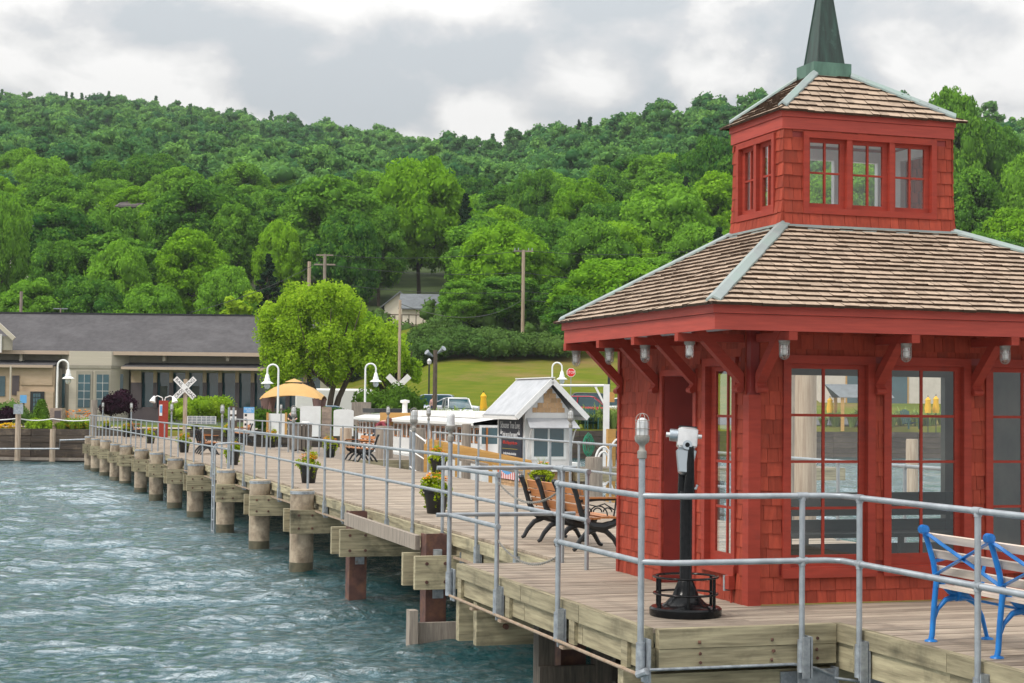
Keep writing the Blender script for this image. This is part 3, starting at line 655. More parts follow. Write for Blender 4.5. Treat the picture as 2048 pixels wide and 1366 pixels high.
def hipflash(B, T, w, parent, name='hip_flashing', mat='patina', lift=.045):
    for i in range(4):
        b, t = Vector(B[i]), Vector(T[i]); d = (t-b).normalized(); prev = Vector(B[i-1]); nxt = Vector(B[(i+1) % 4]); mb = MB()
        s1 = (nxt-b).normalized(); s2 = (prev-b).normalized(); s1 = (s1-d*s1.dot(d)).normalized(); s2 = (s2-d*s2.dot(d)).normalized()
        upv = Vector((0,0,1))*lift; b2 = b+d*.02+upv; t2 = t-d*.0+upv; n = 12; pts = []; fs = []
        for k in range(n+1):
            p = b2+(t2-b2)*k/n; ww = w*(1+.05*math.sin(k*2.1)); pts += [p+s2*ww, p+Vector((0,0,.008)), p+s1*ww, p+s1*ww-Vector((0,0,.02)), p-Vector((0,0,.012)), p+s2*ww-Vector((0,0,.02))]
        for k in range(n):
            for j in range(6): fs.append((k*6+j, k*6+(j+1) % 6, (k+1)*6+(j+1) % 6, (k+1)*6+j))
        fs += [tuple(range(6)), tuple(n*6+j for j in range(5, -1, -1))]
        mb.add(pts, fs); mb.build(name, M[mat], parent)
hipflash(B, T, .072, roof)
mb = MB()    # crumpled copper skirt round the cupola foot
for (x0, x1, y0, y1) in ((CU[0]-.07, CU[1]+.07, CU[2]-.07, CU[2]), (CU[0]-.07, CU[0], CU[2], CU[3]+.07), (CU[1], CU[1]+.07, CU[2], CU[3]+.07)): mb.box(x0, x1, y0, y1, 3.43, 3.478)
mb.build('copper_skirt', M['patina'], roof)
# cupola
cup = empty('cupola', (0, 0, 0), 0); cup.parent = pav
cz0, cz1 = 3.475, 4.39
cfh = [(CU[0]+.20, CU[0]+1.63, 3.59, 4.365)]; clh = [(CU[2]+.13, CU[3]-.13, 3.59, 4.365)]
sheath(WM('F', 0, CU[2]), CU[0], CU[1], cz0, cz1, cfh, M['reddark'], 'cupola_wall', cup, t0=-.06)
sheath(WM('L', CU[0], 0), CU[2]+.06, CU[3], cz0, cz1, clh, M['reddark'], 'cupola_wall', cup, t0=-.06)
sheath(WM('F', 0, CU[3]-.06), CU[0]+.06, CU[1]-.06, cz0, cz1, [(CU[0]+.3, CU[0]+.72, 3.65, 4.28), (CU[0]+.8, CU[0]+1.1, 3.65, 4.28), (CU[0]+1.2, CU[0]+1.6, 3.65, 4.28)], M['white_in'], 'cupola_wall', cup, t0=-.06)
sheath(WM('L', CU[1]-.06, 0), CU[2]+.06, CU[3], cz0, cz1, [(CU[2]+.25, CU[3]-.25, 3.65, 4.28)], M['white_in'], 'cupola_wall', cup, t0=-.06)
shingles(WM('F', 0, CU[2]), CU[0], CU[1], cz0, cz1, cfh, 'cupola_shingles', cup, exp=.118, flare=.03)
shingles(WM('L', CU[0], 0), CU[2]-.02, CU[3], cz0, cz1, clh, 'cupola_shingles', cup, exp=.118, flare=.03)
Mr = Matrix(((0,1,0,CU[1]),(1,0,0,0),(0,0,1,0),(0,0,0,1))); shingles(Mr, CU[2]-.02, CU[3], cz0, cz1, [], 'cupola_shingles', cup, exp=.118, flare=.03)
def cwindow(M_, a0, a1, z0, z1, n, parent, gl='glass'):
    fr = MB(M_); fw = .055
    fr.box(a0, a0+fw, -.05, .036, z0, z1); fr.box(a1-fw, a1, -.05, .036, z0, z1); fr.box(a0+fw, a1-fw, -.05, .036, z1-fw, z1); fr.box(a0+fw, a1-fw, -.05, .036, z0, z0+fw*1.1)
    W_ = (a1-a0-2*fw); mw = .055
    cell = (W_-mw*(n-1))/n
    for i in range(1, n): x = a0+fw+i*cell+(i-1)*mw; fr.box(x, x+mw, -.05, .03, z0+fw*1.1, z1-fw)
    o = fr.build('cupola_window', M['redtrim'], parent)
    for i in range(n):
        x0 = a0+fw+i*(cell+mw); x1 = x0+cell; s = MB(M_); st = .045; zz0 = z0+fw*1.1; zz1 = z1-fw
        s.box(x0, x0+st*.7, -.045, -.012, zz0, zz1); s.box(x1-st*1.2, x1, -.045, -.012, zz0, zz1); s.box(x0+st*.7, x1-st*1.2, -.045, -.012, zz0, zz0+st); s.box(x0+st*.7, x1-st*1.2, -.045, -.012, zz1-st*.8, zz1)
        gx0, gx1, gz0, gz1 = x0+st*.7, x1-st*1.2, zz0+st, zz1-st*.8; mx_ = (gx0+gx1)/2; mz_ = gz0+(gz1-gz0)*.5
        s.box(mx_-.010, mx_+.010, -.038, -.014, gz0, gz1); s.box(gx0, mx_-.01, -.036, -.016, mz_-.009, mz_+.009); s.box(mx_+.01, gx1, -.036, -.016, mz_-.009, mz_+.009)
        so_ = s.build('cupola_sash', M['redtrim'], o)
        g = MB(M_); g.add([(gx0, -.028, gz0), (gx1, -.028, gz0), (gx1, -.028, gz1), (gx0, -.028, gz1)], [(0,1,2,3)]); g.build('cupola_pane', M[gl], o)
    return o
cwindow(WM('F', 0, CU[2]), *cfh[0], 3, cup); cwindow(WM('L', CU[0], 0), *clh[0], 2, cup)
mb = MB(); mb.box(CU[0]+.05, CU[1]-.05, CU[2]+.05, CU[3]-.05, cz0, cz0+.01); mb.box(CU[0]+.05, CU[1]-.05, CU[2]+.05, CU[3]-.05, 4.42, 4.43); mb.build('cupola_lining', M['white_in'], cup)
ring(CU[0]-.02, CU[1]+.02, CU[2]-.02, CU[3]+.02, 4.385, 4.495, .05, M['redfascia'], 'cupola_fascia', cup)
ring(CU[0]-.032, CU[1]+.032, CU[2]-.032, CU[3]+.032, 4.498, 4.565, .07, M['redfascia'], 'cupola_fascia', cup)
sx0, sx1, sy0, sy1 = 1.135, 1.545, .985, 1.345
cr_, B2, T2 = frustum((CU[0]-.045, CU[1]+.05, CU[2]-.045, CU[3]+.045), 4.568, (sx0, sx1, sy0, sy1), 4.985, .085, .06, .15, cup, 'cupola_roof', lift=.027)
hipflash(B2, T2, .05, cr_, lift=.052)
mb = MB(); mb.box(sx0-.015, sx1+.015, sy0-.015, sy1+.015, 4.95, 4.985); mb.box(sx0, sx1, sy0, sy1, 4.985, 5.13); st_ = mb.build('steeple_box', M['copperbox'], cup)
mb = MB(); cx, cy, h = (sx0+sx1)/2, (sy0+sy1)/2, .143
mb.add([(cx-h,cy-h,5.13),(cx+h,cy-h,5.13),(cx+h,cy+h,5.13),(cx-h,cy+h,5.13),(cx,cy,6.28)], [(0,1,4),(1,2,4),(2,3,4),(3,0,4)])
for (sx_, sy_) in ((-1,-1),(1,-1),(1,1),(-1,1)): mb.tube([(cx+sx_*h, cy+sy_*h, 5.13), (cx, cy, 6.28)], .008, 5)
mb.build('steeple_spire', M['copper'], cup)
# hanging caged lamps under the eaves
def evelamp(a, side, label, caged=True):
    q = Vector((a, -.53, 2.335)) if side == 'F' else Vector((-.53, a, 2.335))
    e = empty('eave_lamp', P(q.x, q.y, q.z), TH, label, 'lamp', 'caged lamps hanging under the pavilion eaves')
    mb = MB(); mb.lathe([(0, 0), (.048, 0), (.05, -.018), (.044, -.024), (.044, -.034), (0, -.035)], n=16); mb.build('lamp_cap', M['castgrey'], e, smooth=True)
    mb = MB(); r_ = .037; mb.lathe([(0, -.035), (r_, -.036), (r_, -.12)]+[(r_*math.cos(t), -.12-r_*math.sin(t)) for t in (.4, .8, 1.2, 1.55)], n=16); mb.build('lamp_glass', M['clearglass'], e, smooth=True)
    mb = MB(); mb.lathe([(.012, -.035), (.013, -.055), (.024, -.075), (.027, -.1), (.02, -.122), (0, -.13)], n=12); mb.build('lamp_bulb', M['bulb'], e, smooth=True)
    if caged:
        mb = MB(Matrix.Scale(-1, 4, (0,0,1))); cage(mb, .045, .03, .165, w=.0022); mb.build('lamp_cage', M['castgrey'], e)
    return e
L1 = ['nearest the telescope side corner', 'second from the corner', 'third from the corner', 'at the far end of the eave']
evelamp(lb[0], 'L', 'uncaged clear glass lamp under the side eave nearest the front corner of the pavilion', False)
evelamp(lb[1], 'L', 'caged lamp under the side eave of the pavilion above the doorway, beside the uncaged one')
evelamp(lb[2], 'L', 'caged lamp under the side eave of the pavilion between doorway and far end')
evelamp(lb[3], 'L', 'caged lamp at the far tip of the side eave, seen against the trees')
evelamp(fb[0]-.02, 'F', 'caged lamp under the front eave of the pavilion left of the first large window')
evelamp(fb[1]-.02, 'F', 'caged lamp under the front eave between the first and second large windows')
evelamp(fb[2]-.02, 'F', 'caged lamp under the front eave between the second and third large windows')
mb = MB(WM('L')); mb.box(.33, .36, .03, .09, .10, .24); o = mb.build('outlet_cover', M['galvd'], pav); 
mb = MB(WM('L')); mb.box(.25, .33, .025, .085, .12, .24); mb.tube([(.27, .05, .0), (.27, .05, .12)], .012, 6); mb.build('outlet_box', M['redtrim'], pav)
# ------------------------------------------------------------------ terrain
def smooth(a, b, x): t = min(1, max(0, (x-a)/(b-a))); return t*t*(3-2*t)
def lerpk(ks, x):
    if x <= ks[0][0]: return ks[0][1]
    for (a, p), (b, q) in zip(ks, ks[1:]):
        if x <= b: return p+(q-p)*(x-a)/(b-a)
    return ks[-1][1]
def shoreY(x): return lerpk([(-60, 88), (-17, 88), (-5, 98), (10, 106), (45, 118), (90, 120)], x)
def terrain(x, y):
    t = x/max(y, 1); px = 1024+FPX*t
    Yr = lerpk([(-400, 780), (0, 750), (480, 700), (740, 640), (1000, 560), (1300, 480), (1500, 450), (2400, 420)], px)
    zr = lerpk([(-600, 150), (0, 129), (200, 126), (480, 114), (740, 97), (850, 88), (1000, 81), (1150, 80), (1300, 76), (1500, 76), (1900, 74), (2048, 68), (2600, 66)], px)
    sh_ = 26*(1-smooth(-.10, -.04, t))
    z = lerpk([(80, .16), (100, .2), (112, .55), (119, 1.0), (135, 3.2), (150, 5.5), (165, 8.6), (182, 10.6), (200, 13)], y-sh_*(1-smooth(165, 215, y)))
    if y > 200:
        f = (y-200)/(Yr-200); z = 13+(zr-13)*(f if f < 1 else 1-(f-1)*.5)
        z += 3.0*noise.noise(Vector((x*.011, y*.011, 0)))*smooth(200, 320, y)
    return z
def make_ground():
    xs = [i for i in np.linspace(-.75, .75, 150)]; v = []; f = []; mi = []
    rows = [-1, 0]+[1+i*1.5 for i in range(60)]+[92*(1.035**i) for i in range(62)]
    for r_, s in enumerate(rows):
        for t in xs:
            if r_ == 0: y = 60; 
            y0 = 100
            for _ in range(6): y0 = shoreY(t*y0)
            y = y0+max(s, 0)+.35; x = t*y; v.append((x, y, -4 if r_ == 0 else terrain(x, y)))
    n = len(xs)
    for r_ in range(len(rows)-1):
        for i in range(n-1):
            a = r_*n+i; f.append((a, a+1, a+n+1, a+n)); y = v[a+n][1]; x = v[a+n][0]
            mi.append(0 if (y < 166 and x/y > -.13) or y < 112 or (-.085 < x/y < -.03 and y < 196) else 1)
    me = bpy.data.meshes.new('ground'); me.from_pydata(v, [], f)
    lawn = pm('lawn_grass', (0.085,0.125,0.010), (0.15,0.155,0.020), (1,2.2,1), 0.35, 10, 0.9, 0, 0.5, 0.05, dirt=(0.22,0.15,0.06), dscale=0.11, dlo=0.49, dhi=0.70, world=True, spec=0.02)
    floor_ = pm('forest_floor', (0.035,0.06,0.015), (0.06,0.09,0.02), (1,1,1), 0.3, 6, 0.95, world=True)
    me.materials.append(lawn); me.materials.append(floor_); me.polygons.foreach_set('material_index', np.array(mi, dtype=np.int32)); me.polygons.foreach_set('use_smooth', np.ones(len(f), dtype=bool))
    o = bpy.data.objects.new('ground', me); COL.objects.link(o); o['kind'] = 'structure'
make_ground()
def sheet(name, poly, mat, dz=.02, step=4.0):   # draped sheet: quad of 4 xy corners
    a, b, c, d = [Vector((*p, 0)) for p in poly]; n = max(2, int((b-a).length/step)); m = max(2, int((d-a).length/step)); v = []; f = []
    for j in range(m+1):
        for i in range(n+1):
            p = (a*(1-i/n)+b*i/n)*(1-j/m)+(d*(1-i/n)+c*i/n)*j/m; v.append((p.x, p.y, terrain(p.x, p.y)+dz))
    for j in range(m):
        for i in range(n): k = j*(n+1)+i; f.append((k, k+1, k+n+2, k+n+1))
    me = bpy.data.meshes.new(name); me.from_pydata(v, [], f); me.materials.append(mat); o = bpy.data.objects.new(name, me); COL.objects.link(o); o['kind'] = 'structure'; return o
M['asphalt'] = pm('asphalt', (0.07,0.07,0.072), (0.1,0.1,0.1), (1,1,1), 3, 5, 0.9, world=True)
M['concrete'] = pm('pale_paving', (0.42,0.36,0.30), (0.33,0.28,0.23), (1,1,1), 1.5, 6, 0.9, world=True)
sheet('parking_lot', ((-16, 110.5), (26, 113), (26, 120.5), (-16, 118)), M['asphalt'], .05, 2)
sheet('promenade', ((-32, 95), (-12, 95), (-9, 100.5), (-32, 100.5)), M['concrete'], .05, 2)

# ------------------------------------------------------------------ foliage
def ico(sub=1):
    import bmesh
    bm = bmesh.new(); bmesh.ops.create_icosphere(bm, subdivisions=sub, radius=1); bm.verts.ensure_lookup_table()
    v = np.array([x.co[:] for x in bm.verts]); f = np.array([[q.index for q in p.verts] for p in bm.faces]); bm.free(); return v, f
ICO1 = ico(1); ICO2 = ico(2)
def leaves(rs, cen, rad, nl, size, upbias=0.25, squash=.8, droop=0, inner=.82):
    """leaf quads on the outer shell of each clump; returns verts (n,4,3) and rnd (n,)"""
    k = len(cen); d = rs.randn(k, nl, 3); d[..., 2] += upbias; d /= np.linalg.norm(d, axis=-1, keepdims=True)
    rr_ = rad[:, None, None]*(inner+(1.12-inner)*rs.rand(k, nl, 1)**.8)
    p = cen[:, None, :]+d*rr_*np.array([1, 1, squash])
    if droop: p[..., 2] -= droop*rs.rand(k, nl)**2
    n = d+rs.randn(k, nl, 3)*.8; n[..., 2] += .25; n /= np.linalg.norm(n, axis=-1, keepdims=True)
    a = np.cross(n, rs.randn(k, nl, 3)); a /= np.linalg.norm(a, axis=-1, keepdims=True); b = np.cross(n, a)
    s = size*(.6+.8*rs.rand(k, nl, 1)); a = a*s*.5; b = b*s*.36
    V = np.stack([p-a, p+b*.9, p+a, p-b*.9], 2).reshape(-1, 4, 3)
    cr_ = rs.rand(k, 1); r = np.clip(cr_*.55+rs.rand(k, nl)*.45, 0, 1).ravel()
    return V, r
def cores(cen, rad, k=.8, squash=.8, I=ICO1):
    v, f = I; V = cen[:, None, :]+v[None]*rad[:, None, None]*k*np.array([1, 1, squash]); F = f[None]+(np.arange(len(cen))*len(v))[:, None, None]
    return V.reshape(-1, 3), F.reshape(-1, 3)
def mesh_from(name, quads, rq, cv, cf, rc, mat):
    nq = len(quads); V = np.concatenate([quads.reshape(-1, 3), cv]) if len(cv) else quads.reshape(-1, 3)
    me = bpy.data.meshes.new(name); me.vertices.add(len(V)); me.vertices.foreach_set('co', V.astype(np.float32).ravel())
    li = np.concatenate([np.arange(nq*4, dtype=np.int32), (cf.ravel()+nq*4).astype(np.int32)]) if len(cv) else np.arange(nq*4, dtype=np.int32)
    nt_ = len(cf); me.loops.add(len(li)); me.loops.foreach_set('vertex_index', li); me.polygons.add(nq+nt_)
    ls = np.concatenate([np.arange(nq)*4, nq*4+np.arange(nt_)*3]).astype(np.int32); me.polygons.foreach_set('loop_start', ls)
    me.update(calc_edges=True); a = me.attributes.new('rnd', 'FLOAT', 'FACE'); a.data.foreach_set('value', np.concatenate([rq, rc]).astype(np.float32))
    me.materials.append(mat); return me
def crown_data(rs, h, w, kind='round', ncl=42, nl=260, size=.42, trunk=.18):
    """crown sits from trunk*h to h"""
    z0 = h*trunk; H = h-z0; cen = []; rad = []
    for i in range(ncl):
        if kind == 'cone':
            t = (i+.5)/ncl; z = z0+H*t*.97; r = w/2*(1-t)**.85; a = rs.rand()*6.28; q = r*(.55+.3*rs.rand()); rc = max(.25, .30*r+.22)
            cen.append((q*math.cos(a), q*math.sin(a), z)); rad.append(rc); continue
        t = rs.rand()**.8; zz = -.9+1.85*t; a = i*2.399+rs.rand()*.6; q = math.sqrt(max(0, 1-min(abs(zz), .98)**2.2))
        sh_ = q*w/2*(.62+.22*rs.rand())*(1.0 if kind == 'round' else 1.1); lump = 1+.14*math.sin(a*3+h)+.1*math.sin(a*5+zz*4)
        cen.append((sh_*lump*math.cos(a), sh_*lump*math.sin(a), z0+H*(.5+zz*.40*(1+.08*math.sin(a*2+w))))); rad.append(w*(.07+.075*rs.rand()))
    return np.array(cen), np.array(rad)
def limb_mesh(h, w, seed, thick=.022, leanx=0):
    rs = random.Random(seed); mb = MB(); r0 = h*thick
    mb.tube([(0, 0, -1.0), (0, 0, 0), (.02*h*rs.uniform(-1, 1), .02*h*rs.uniform(-1, 1), h*.3), (.03*h*rs.uniform(-1, 1), 0, h*.6), (0, .02*h, h*.85)], [r0*1.3, r0*1.15, r0*.85, r0*.5, r0*.12], 8)
    for i in range(6):
        a = i*1.1+rs.random(); z = h*rs.uniform(.2, .5); L_ = w*.36
        mb.tube([(0, 0, z), (math.cos(a)*L_*.5, math.sin(a)*L_*.5, z+h*.12), (math.cos(a)*L_, math.sin(a)*L_, z+h*.24)], [r0*.45, r0*.28, r0*.06], 6)
    return mb
LFN = leafmat('woodland_leaves', (0.022,0.10,0.024), (0.22,0.44,0.036), 0.30)
LFF = leafmat('far_woodland_leaves', (0.035,0.125,0.045), (0.21,0.41,0.085), 0.28)
t_ = LFF.node_tree
for n_ in t_.nodes:      # far wood is one object: all its variety comes from the leaves' own tint
    if n_.type == 'MATH' and abs(n_.inputs[1].default_value-.5) < 1e-4: n_.inputs[1].default_value = 1.0
    if n_.type == 'MATH' and abs(n_.inputs[1].default_value-.55) < 1e-4: n_.inputs[1].default_value = 0.0
LFC = leafmat('conifer_needles', (0.014,0.04,0.018), (0.035,0.075,0.03), 0.12)
LFB = leafmat('bright_maple_leaves', (0.09,0.24,0.015), (0.25,0.46,0.025), 0.32)
protos = []
specs = [(12, 10, 'round'), (13, 9, 'round'), (11, 11, 'round'), (14, 10, 'round'), (12, 8.5, 'round'), (13, 11.5, 'round')]
def proto_tree(i, h, w, kind, mat, name, ncl=125, nl=150, size=.38, trunk=.14):
    rs = np.random.RandomState(40+i); c, r = crown_data(rs, h, w, kind, ncl, nl, size, trunk)
    q, rq = leaves(rs, c, r, nl, size, upbias=.35 if kind != 'cone' else -.1, squash=.78 if kind != 'cone' else .5); cv, cf = cores(c, r, .84, .78 if kind != 'cone' else .5)
    rc = np.repeat(rs.rand(len(c))*.3, len(ICO1[1]))
    e = empty(name, (0, 0, -500), 0); m_ = mesh_from('crown', q, rq, cv, cf, rc, mat); o = bpy.data.objects.new('crown', m_); COL.objects.link(o); o.parent = e
    t = limb_mesh(h*.9, w, i).build('trunk', M['bark'], e, smooth=True); e['hh'] = h; e['ww'] = w; return e
for i, s in enumerate(specs): protos.append(proto_tree(i, *s, LFN, 'leafy_tree'))
bright = [proto_tree(20+i, *s, LFB, 'leafy_tree') for i, s in enumerate(specs[:3])]
cone = [proto_tree(30, 14, 6.5, 'cone', LFC, 'conifer_tree', 60, 170, .34, .06), proto_tree(31, 15, 5.5, 'cone', LFC, 'conifer_tree', 60, 170, .34, .05)]
used = set(); ntree = 0
def plant(pr, x, y, h, w, label=None, cat='tree', group=None, z=None, rot=None):
    global ntree
    hs, ws = h/pr['hh'], w/pr['ww']; k = (w/pr['ww']); loc = (x, y, (terrain(x, y) if z is None else z)-.2)
    if pr.name in used: e = copy_tree(pr)
    else: e = pr; used.add(pr.name)
    e.location = loc; e.rotation_euler = (0, 0, U(0, 6.28) if rot is None else rot); e.scale = (k, k, hs)
    for p in ('hh', 'ww'):
        if p in e.keys() and e is not pr: del e[p]
    if label is None:
        px_ = 1024+FPX*x/y; zn = 'at the far left above the station roof' if px_ < 250 else 'above the middle of the station roof' if px_ < 520 else 'above the lime shore tree' if px_ < 760 else 'above the white house' if px_ < 960 else 'around the tall utility pole' if px_ < 1180 else 'above the pavilion eave' if px_ < 1560 else 'right of the cupola'
        hv = 'low on the slope' if y < 205 else 'halfway up the slope' if y < 250 else 'high on the slope'
        label = f'leafy green tree crowded {hv} {zn}'; group = f'leafy trees {hv} {zn}'
    e['label'] = label; e['category'] = cat
    if group: e['group'] = group
    ntree += 1; return e
WOOD = 'leafy trees of the wooded hillside'
hand = [  # px, top y, distance, crown width px, kind, label
 (8,385,185,95,0,'dark leafy tree cut by the left edge above the station roof'),
 (128,404,192,150,0,'rounded leafy tree upper left of the station, left one of a touching pair'),
 (222,410,197,140,0,'rounded leafy tree upper left of the station, right one of a touching pair'),
 (395,352,207,185,0,'broad tall dark green tree on the slope above the middle of the station roof'),
 (385,448,182,140,1,'brighter tree in front of the broad dark one above the station roof'),
 (180,545,170,150,0,'low rounded tree just behind the station roof, left of the lime tree'),
 (310,560,166,130,0,'low tree just behind the middle of the station roof'),
 (60,545,168,130,0,None),(240,478,178,130,0,None),(110,470,180,110,0,None),(470,395,203,110,0,None),(455,520,176,110,0,None),
 (560,430,195,90,1,None),
 (668,338,205,195,0,'large rounded dark green tree above the lime shore tree and twin power poles'),
 (842,312,212,190,1,'tall fresh green tree right of the large dark one above the white house'),
 (760,400,204,110,0,None),(965,425,198,110,0,None),
 (1008,442,178,190,1,'bright green tree beside the white house, left of the tall utility pole'),
 (1010,545,170,150,0,'dark low tree right of the white house behind the hedge'),
 (925,610,167,90,0,None),(1105,430,195,150,0,None),(1120,560,168,110,0,None),(1170,465,187,150,0,None),(1215,395,206,150,0,None),
 (1335,362,200,200,0,'rounded tree on the slope above the eave of the red pavilion'),
 (1440,335,212,150,1,None),(1238,512,160,220,1,'big bright yellow green tree just above the left eave of the red pavilion'),
 (1150,600,154,110,0,'darker tree between the stop sign and the pavilion eave'),(1310,505,170,150,0,None),(1400,440,186,150,0,None),(1080,500,182,120,0,None),
 (1905,155,232,115,0,'tall tree right of the cupola sticking up above the skyline'),(1985,240,238,150,0,None),(1935,330,205,150,0,'tree directly right of the cupola windows'),
 (2030,405,188,150,1,'rounded tree at the right edge above the pavilion roof'),(1870,300,225,90,0,None),(1990,470,178,130,0,None),(1500,250,235,140,0,None),(1450,265,240,140,0,None),
 (1700,600,150,160,0,None),(1820,640,148,170,0,None),(1940,620,152,170,0,None),(2060,300,215,120,0,None)]
occ = []
for (px, ty, Y, wp, kd, lb_) in hand:
    p = at(px, ty, Y); x = p.x; z = terrain(x, Y); h = max(6, p.z-z); w = wp/FPX*Y*1.08
    pr = (bright if kd else protos)[len(occ) % (3 if kd else 6)]
    e = plant(pr, x, Y, h, w, lb_, group=None if lb_ else WOOD); occ.append((x, Y, w))
def free(x, y, d): return all((x-a)**2+(y-b)**2 > (d*.5+c*.32)**2 for a, b, c in occ)
def inhouse(x, y): px = 1024+FPX*x/y; return (772 < px < 885 and y < 202) or (y < 166 and px > 700 and px < 1240) or (y < 176 and px < 640) or ((225 < px < 285 or 140 < px < 190) and 196 < y < 240) or (500 < px < 545 and y < 207) 
conif = [(538,500,186,90,0,'dark spruce below the orange roof left of the twin power poles'),(932,378,208,85,1,'thin dark spruce standing among the leafy trees above the white house'),
         (1158,236,500,34,0,'spruce on the skyline, left one of the skyline group'),(1180,240,505,26,1,'narrow spruce on the skyline right beside the left one'),(1275,234,470,30,0,'spruce on the skyline midway between the pair and the cupola'),(1348,228,455,36,1,'spruce on the skyline nearest the cupola'),(1248,248,470,20,1,'small spruce on the skyline left of the midway one')]
for (px, ty, Y, wp, k, lb_) in conif:
    p = at(px, ty, Y); z = terrain(p.x, Y); plant(cone[k], p.x, Y, max(7, p.z-z), wp/FPX*Y, lb_); occ.append((p.x, Y, wp/FPX*Y))
rs_ = random.Random(11); cand = 0
y = 168.0
while y < 292:
    t = -.40
    while t < .36:
        x = (t+rs_.uniform(-.012, .012))*y; yy = y+rs_.uniform(-3.5, 3.5); t += 10.2/y
        vis = -.335 < x/yy < .335
        if not vis: continue
        if inhouse(x, yy) or not free(x, yy, 7.5): continue
        px = 1024+FPX*x/yy
        w = rs_.uniform(8, 12); h = rs_.uniform(9.5, 14.5)
        if yy < 182 and px < 700: h = rs_.uniform(7, 10)
        pr = rs_.choice(bright) if rs_.random() < .2 else (rs_.choice(cone) if rs_.random() < .05 else rs_.choice(protos)); c_ = pr in cone
        plant(pr, x, yy, h, w if not c_ else 5.5, None if not c_ else 'dark spruce half hidden in the crowded wood on the hillside', group=WOOD if not c_ else 'half hidden spruces of the hillside'); occ.append((x, yy, w))
    y += 9.5
# far wood: one mass up to the ridge
def far_wood():
    rs = np.random.RandomState(5); Q = []; RQ = []; CV = []; CF = []; RC = []; off = 0; y = 288.0
    while y < 800:
        sp = 8.2+ (y-288)*.007; t = -.42
        while t < .40:
            x = (t+rs.uniform(-.01, .01))*y; yy = y+rs.uniform(-3, 3); t += sp/y; px = 1024+FPX*x/yy
            Yr = lerpk([(0, 750), (480, 700), (740, 640), (1000, 560), (1300, 480), (1500, 450), (2400, 420)], px)
            if yy > Yr+12: continue
            z = terrain(x, yy); h = rs.uniform(8, 14.5); w = rs.uniform(6, 12.5); kc = rs.rand() < .1
            if kc: w = 4.5; h *= 1.05
            c, r = crown_data(rs, h, w, 'cone' if kc else 'round', 24, 0, 0, .1); lod = int(44 if yy < 420 else 30)
            q, rq = leaves(rs, c, r*1.35, lod, .75 if yy < 420 else .95, .35, .8 if not kc else .5); cv, cf = cores(c, r*1.3, .86, .8 if not kc else .5)
            o_ = np.array([x, yy, z-.5]); tr_ = rs.rand()**1.3*(.9 if not kc else .08); Q.append(q+o_); RQ.append(np.clip(tr_*.75+rq*.3, 0, 1)); CV.append(cv+o_); CF.append(cf+off); off += len(cv); RC.append(np.full(len(cf), tr_*.5))
        y += sp*.95
    me = mesh_from('distant_wood', np.concatenate(Q), np.concatenate(RQ), np.concatenate(CV), np.concatenate(CF), np.concatenate(RC), LFF)
    o = bpy.data.objects.new('distant_wood', me); COL.objects.link(o); tag(o, 'hazy green wood covering the hill up to the skyline', 'wood', kind='stuff')
far_wood()
for pr in protos+bright+cone:
    if pr.name not in used:
        for c in list(pr.children): bpy.data.objects.remove(c)
        bpy.data.objects.remove(pr)
print('trees', ntree)
# shrubs: one small crown mesh reused
def bush_mesh(seed, w, h, ncl, nl, size, mat, up=.3):
    rs = np.random.RandomState(seed); c = rs.randn(ncl, 3); c /= np.linalg.norm(c, axis=1, keepdims=True); c *= np.array([w*.34, w*.34, h*.34])*(.6+.4*rs.rand(ncl, 1)); c[:, 2] = np.abs(c[:, 2])+h*.3
    r = np.full(ncl, min(w, h)*.27)*(.8+.4*rs.rand(ncl)); q, rq = leaves(rs, c, r, nl, size, up, .85); cv, cf = cores(c, r, .82, .85); return mesh_from('shrub', q, rq, cv, cf, np.repeat(rs.rand(ncl)*.3, len(ICO1[1])), mat)
M['shrub'] = leafmat('shrub_leaves', (0.06,0.13,0.03), (0.13,0.22,0.05), .25)
bm_ = [bush_mesh(60+i, 4.6, 3.4, 16, 170, .26, M['shrub']) for i in range(3)]
def shrub(me, x, y, sc, label, group=None, name='shrub', z=None):
    o = bpy.data.objects.new(name, me); COL.objects.link(o); o.location = (x, y, (terrain(x, y) if z is None else z)-.1); o.rotation_euler = (0, 0, U(0, 6)); o.scale = sc; return tag(o, label, 'shrub', group)
for i, px in enumerate(range(820, 1125, 22)):
    Y = 153+rs_.uniform(-1.5, 3); p = at(px, 720, Y); shrub(bm_[i % 3], p.x, Y, (1, 1, rs_.uniform(.75, 1.05)), 'tall shrub in the green hedge row at the top of the lawn', 'shrubs of the hedge row above the lawn')
for i, px in enumerate((830, 850, 872, 895)):
    Y = 163+i; p = at(px, 700, Y); shrub(bm_[i % 3], p.x, Y, (.8, .8, .7), 'low shrub below the white house on the upper grass', 'low shrubs below the white house')
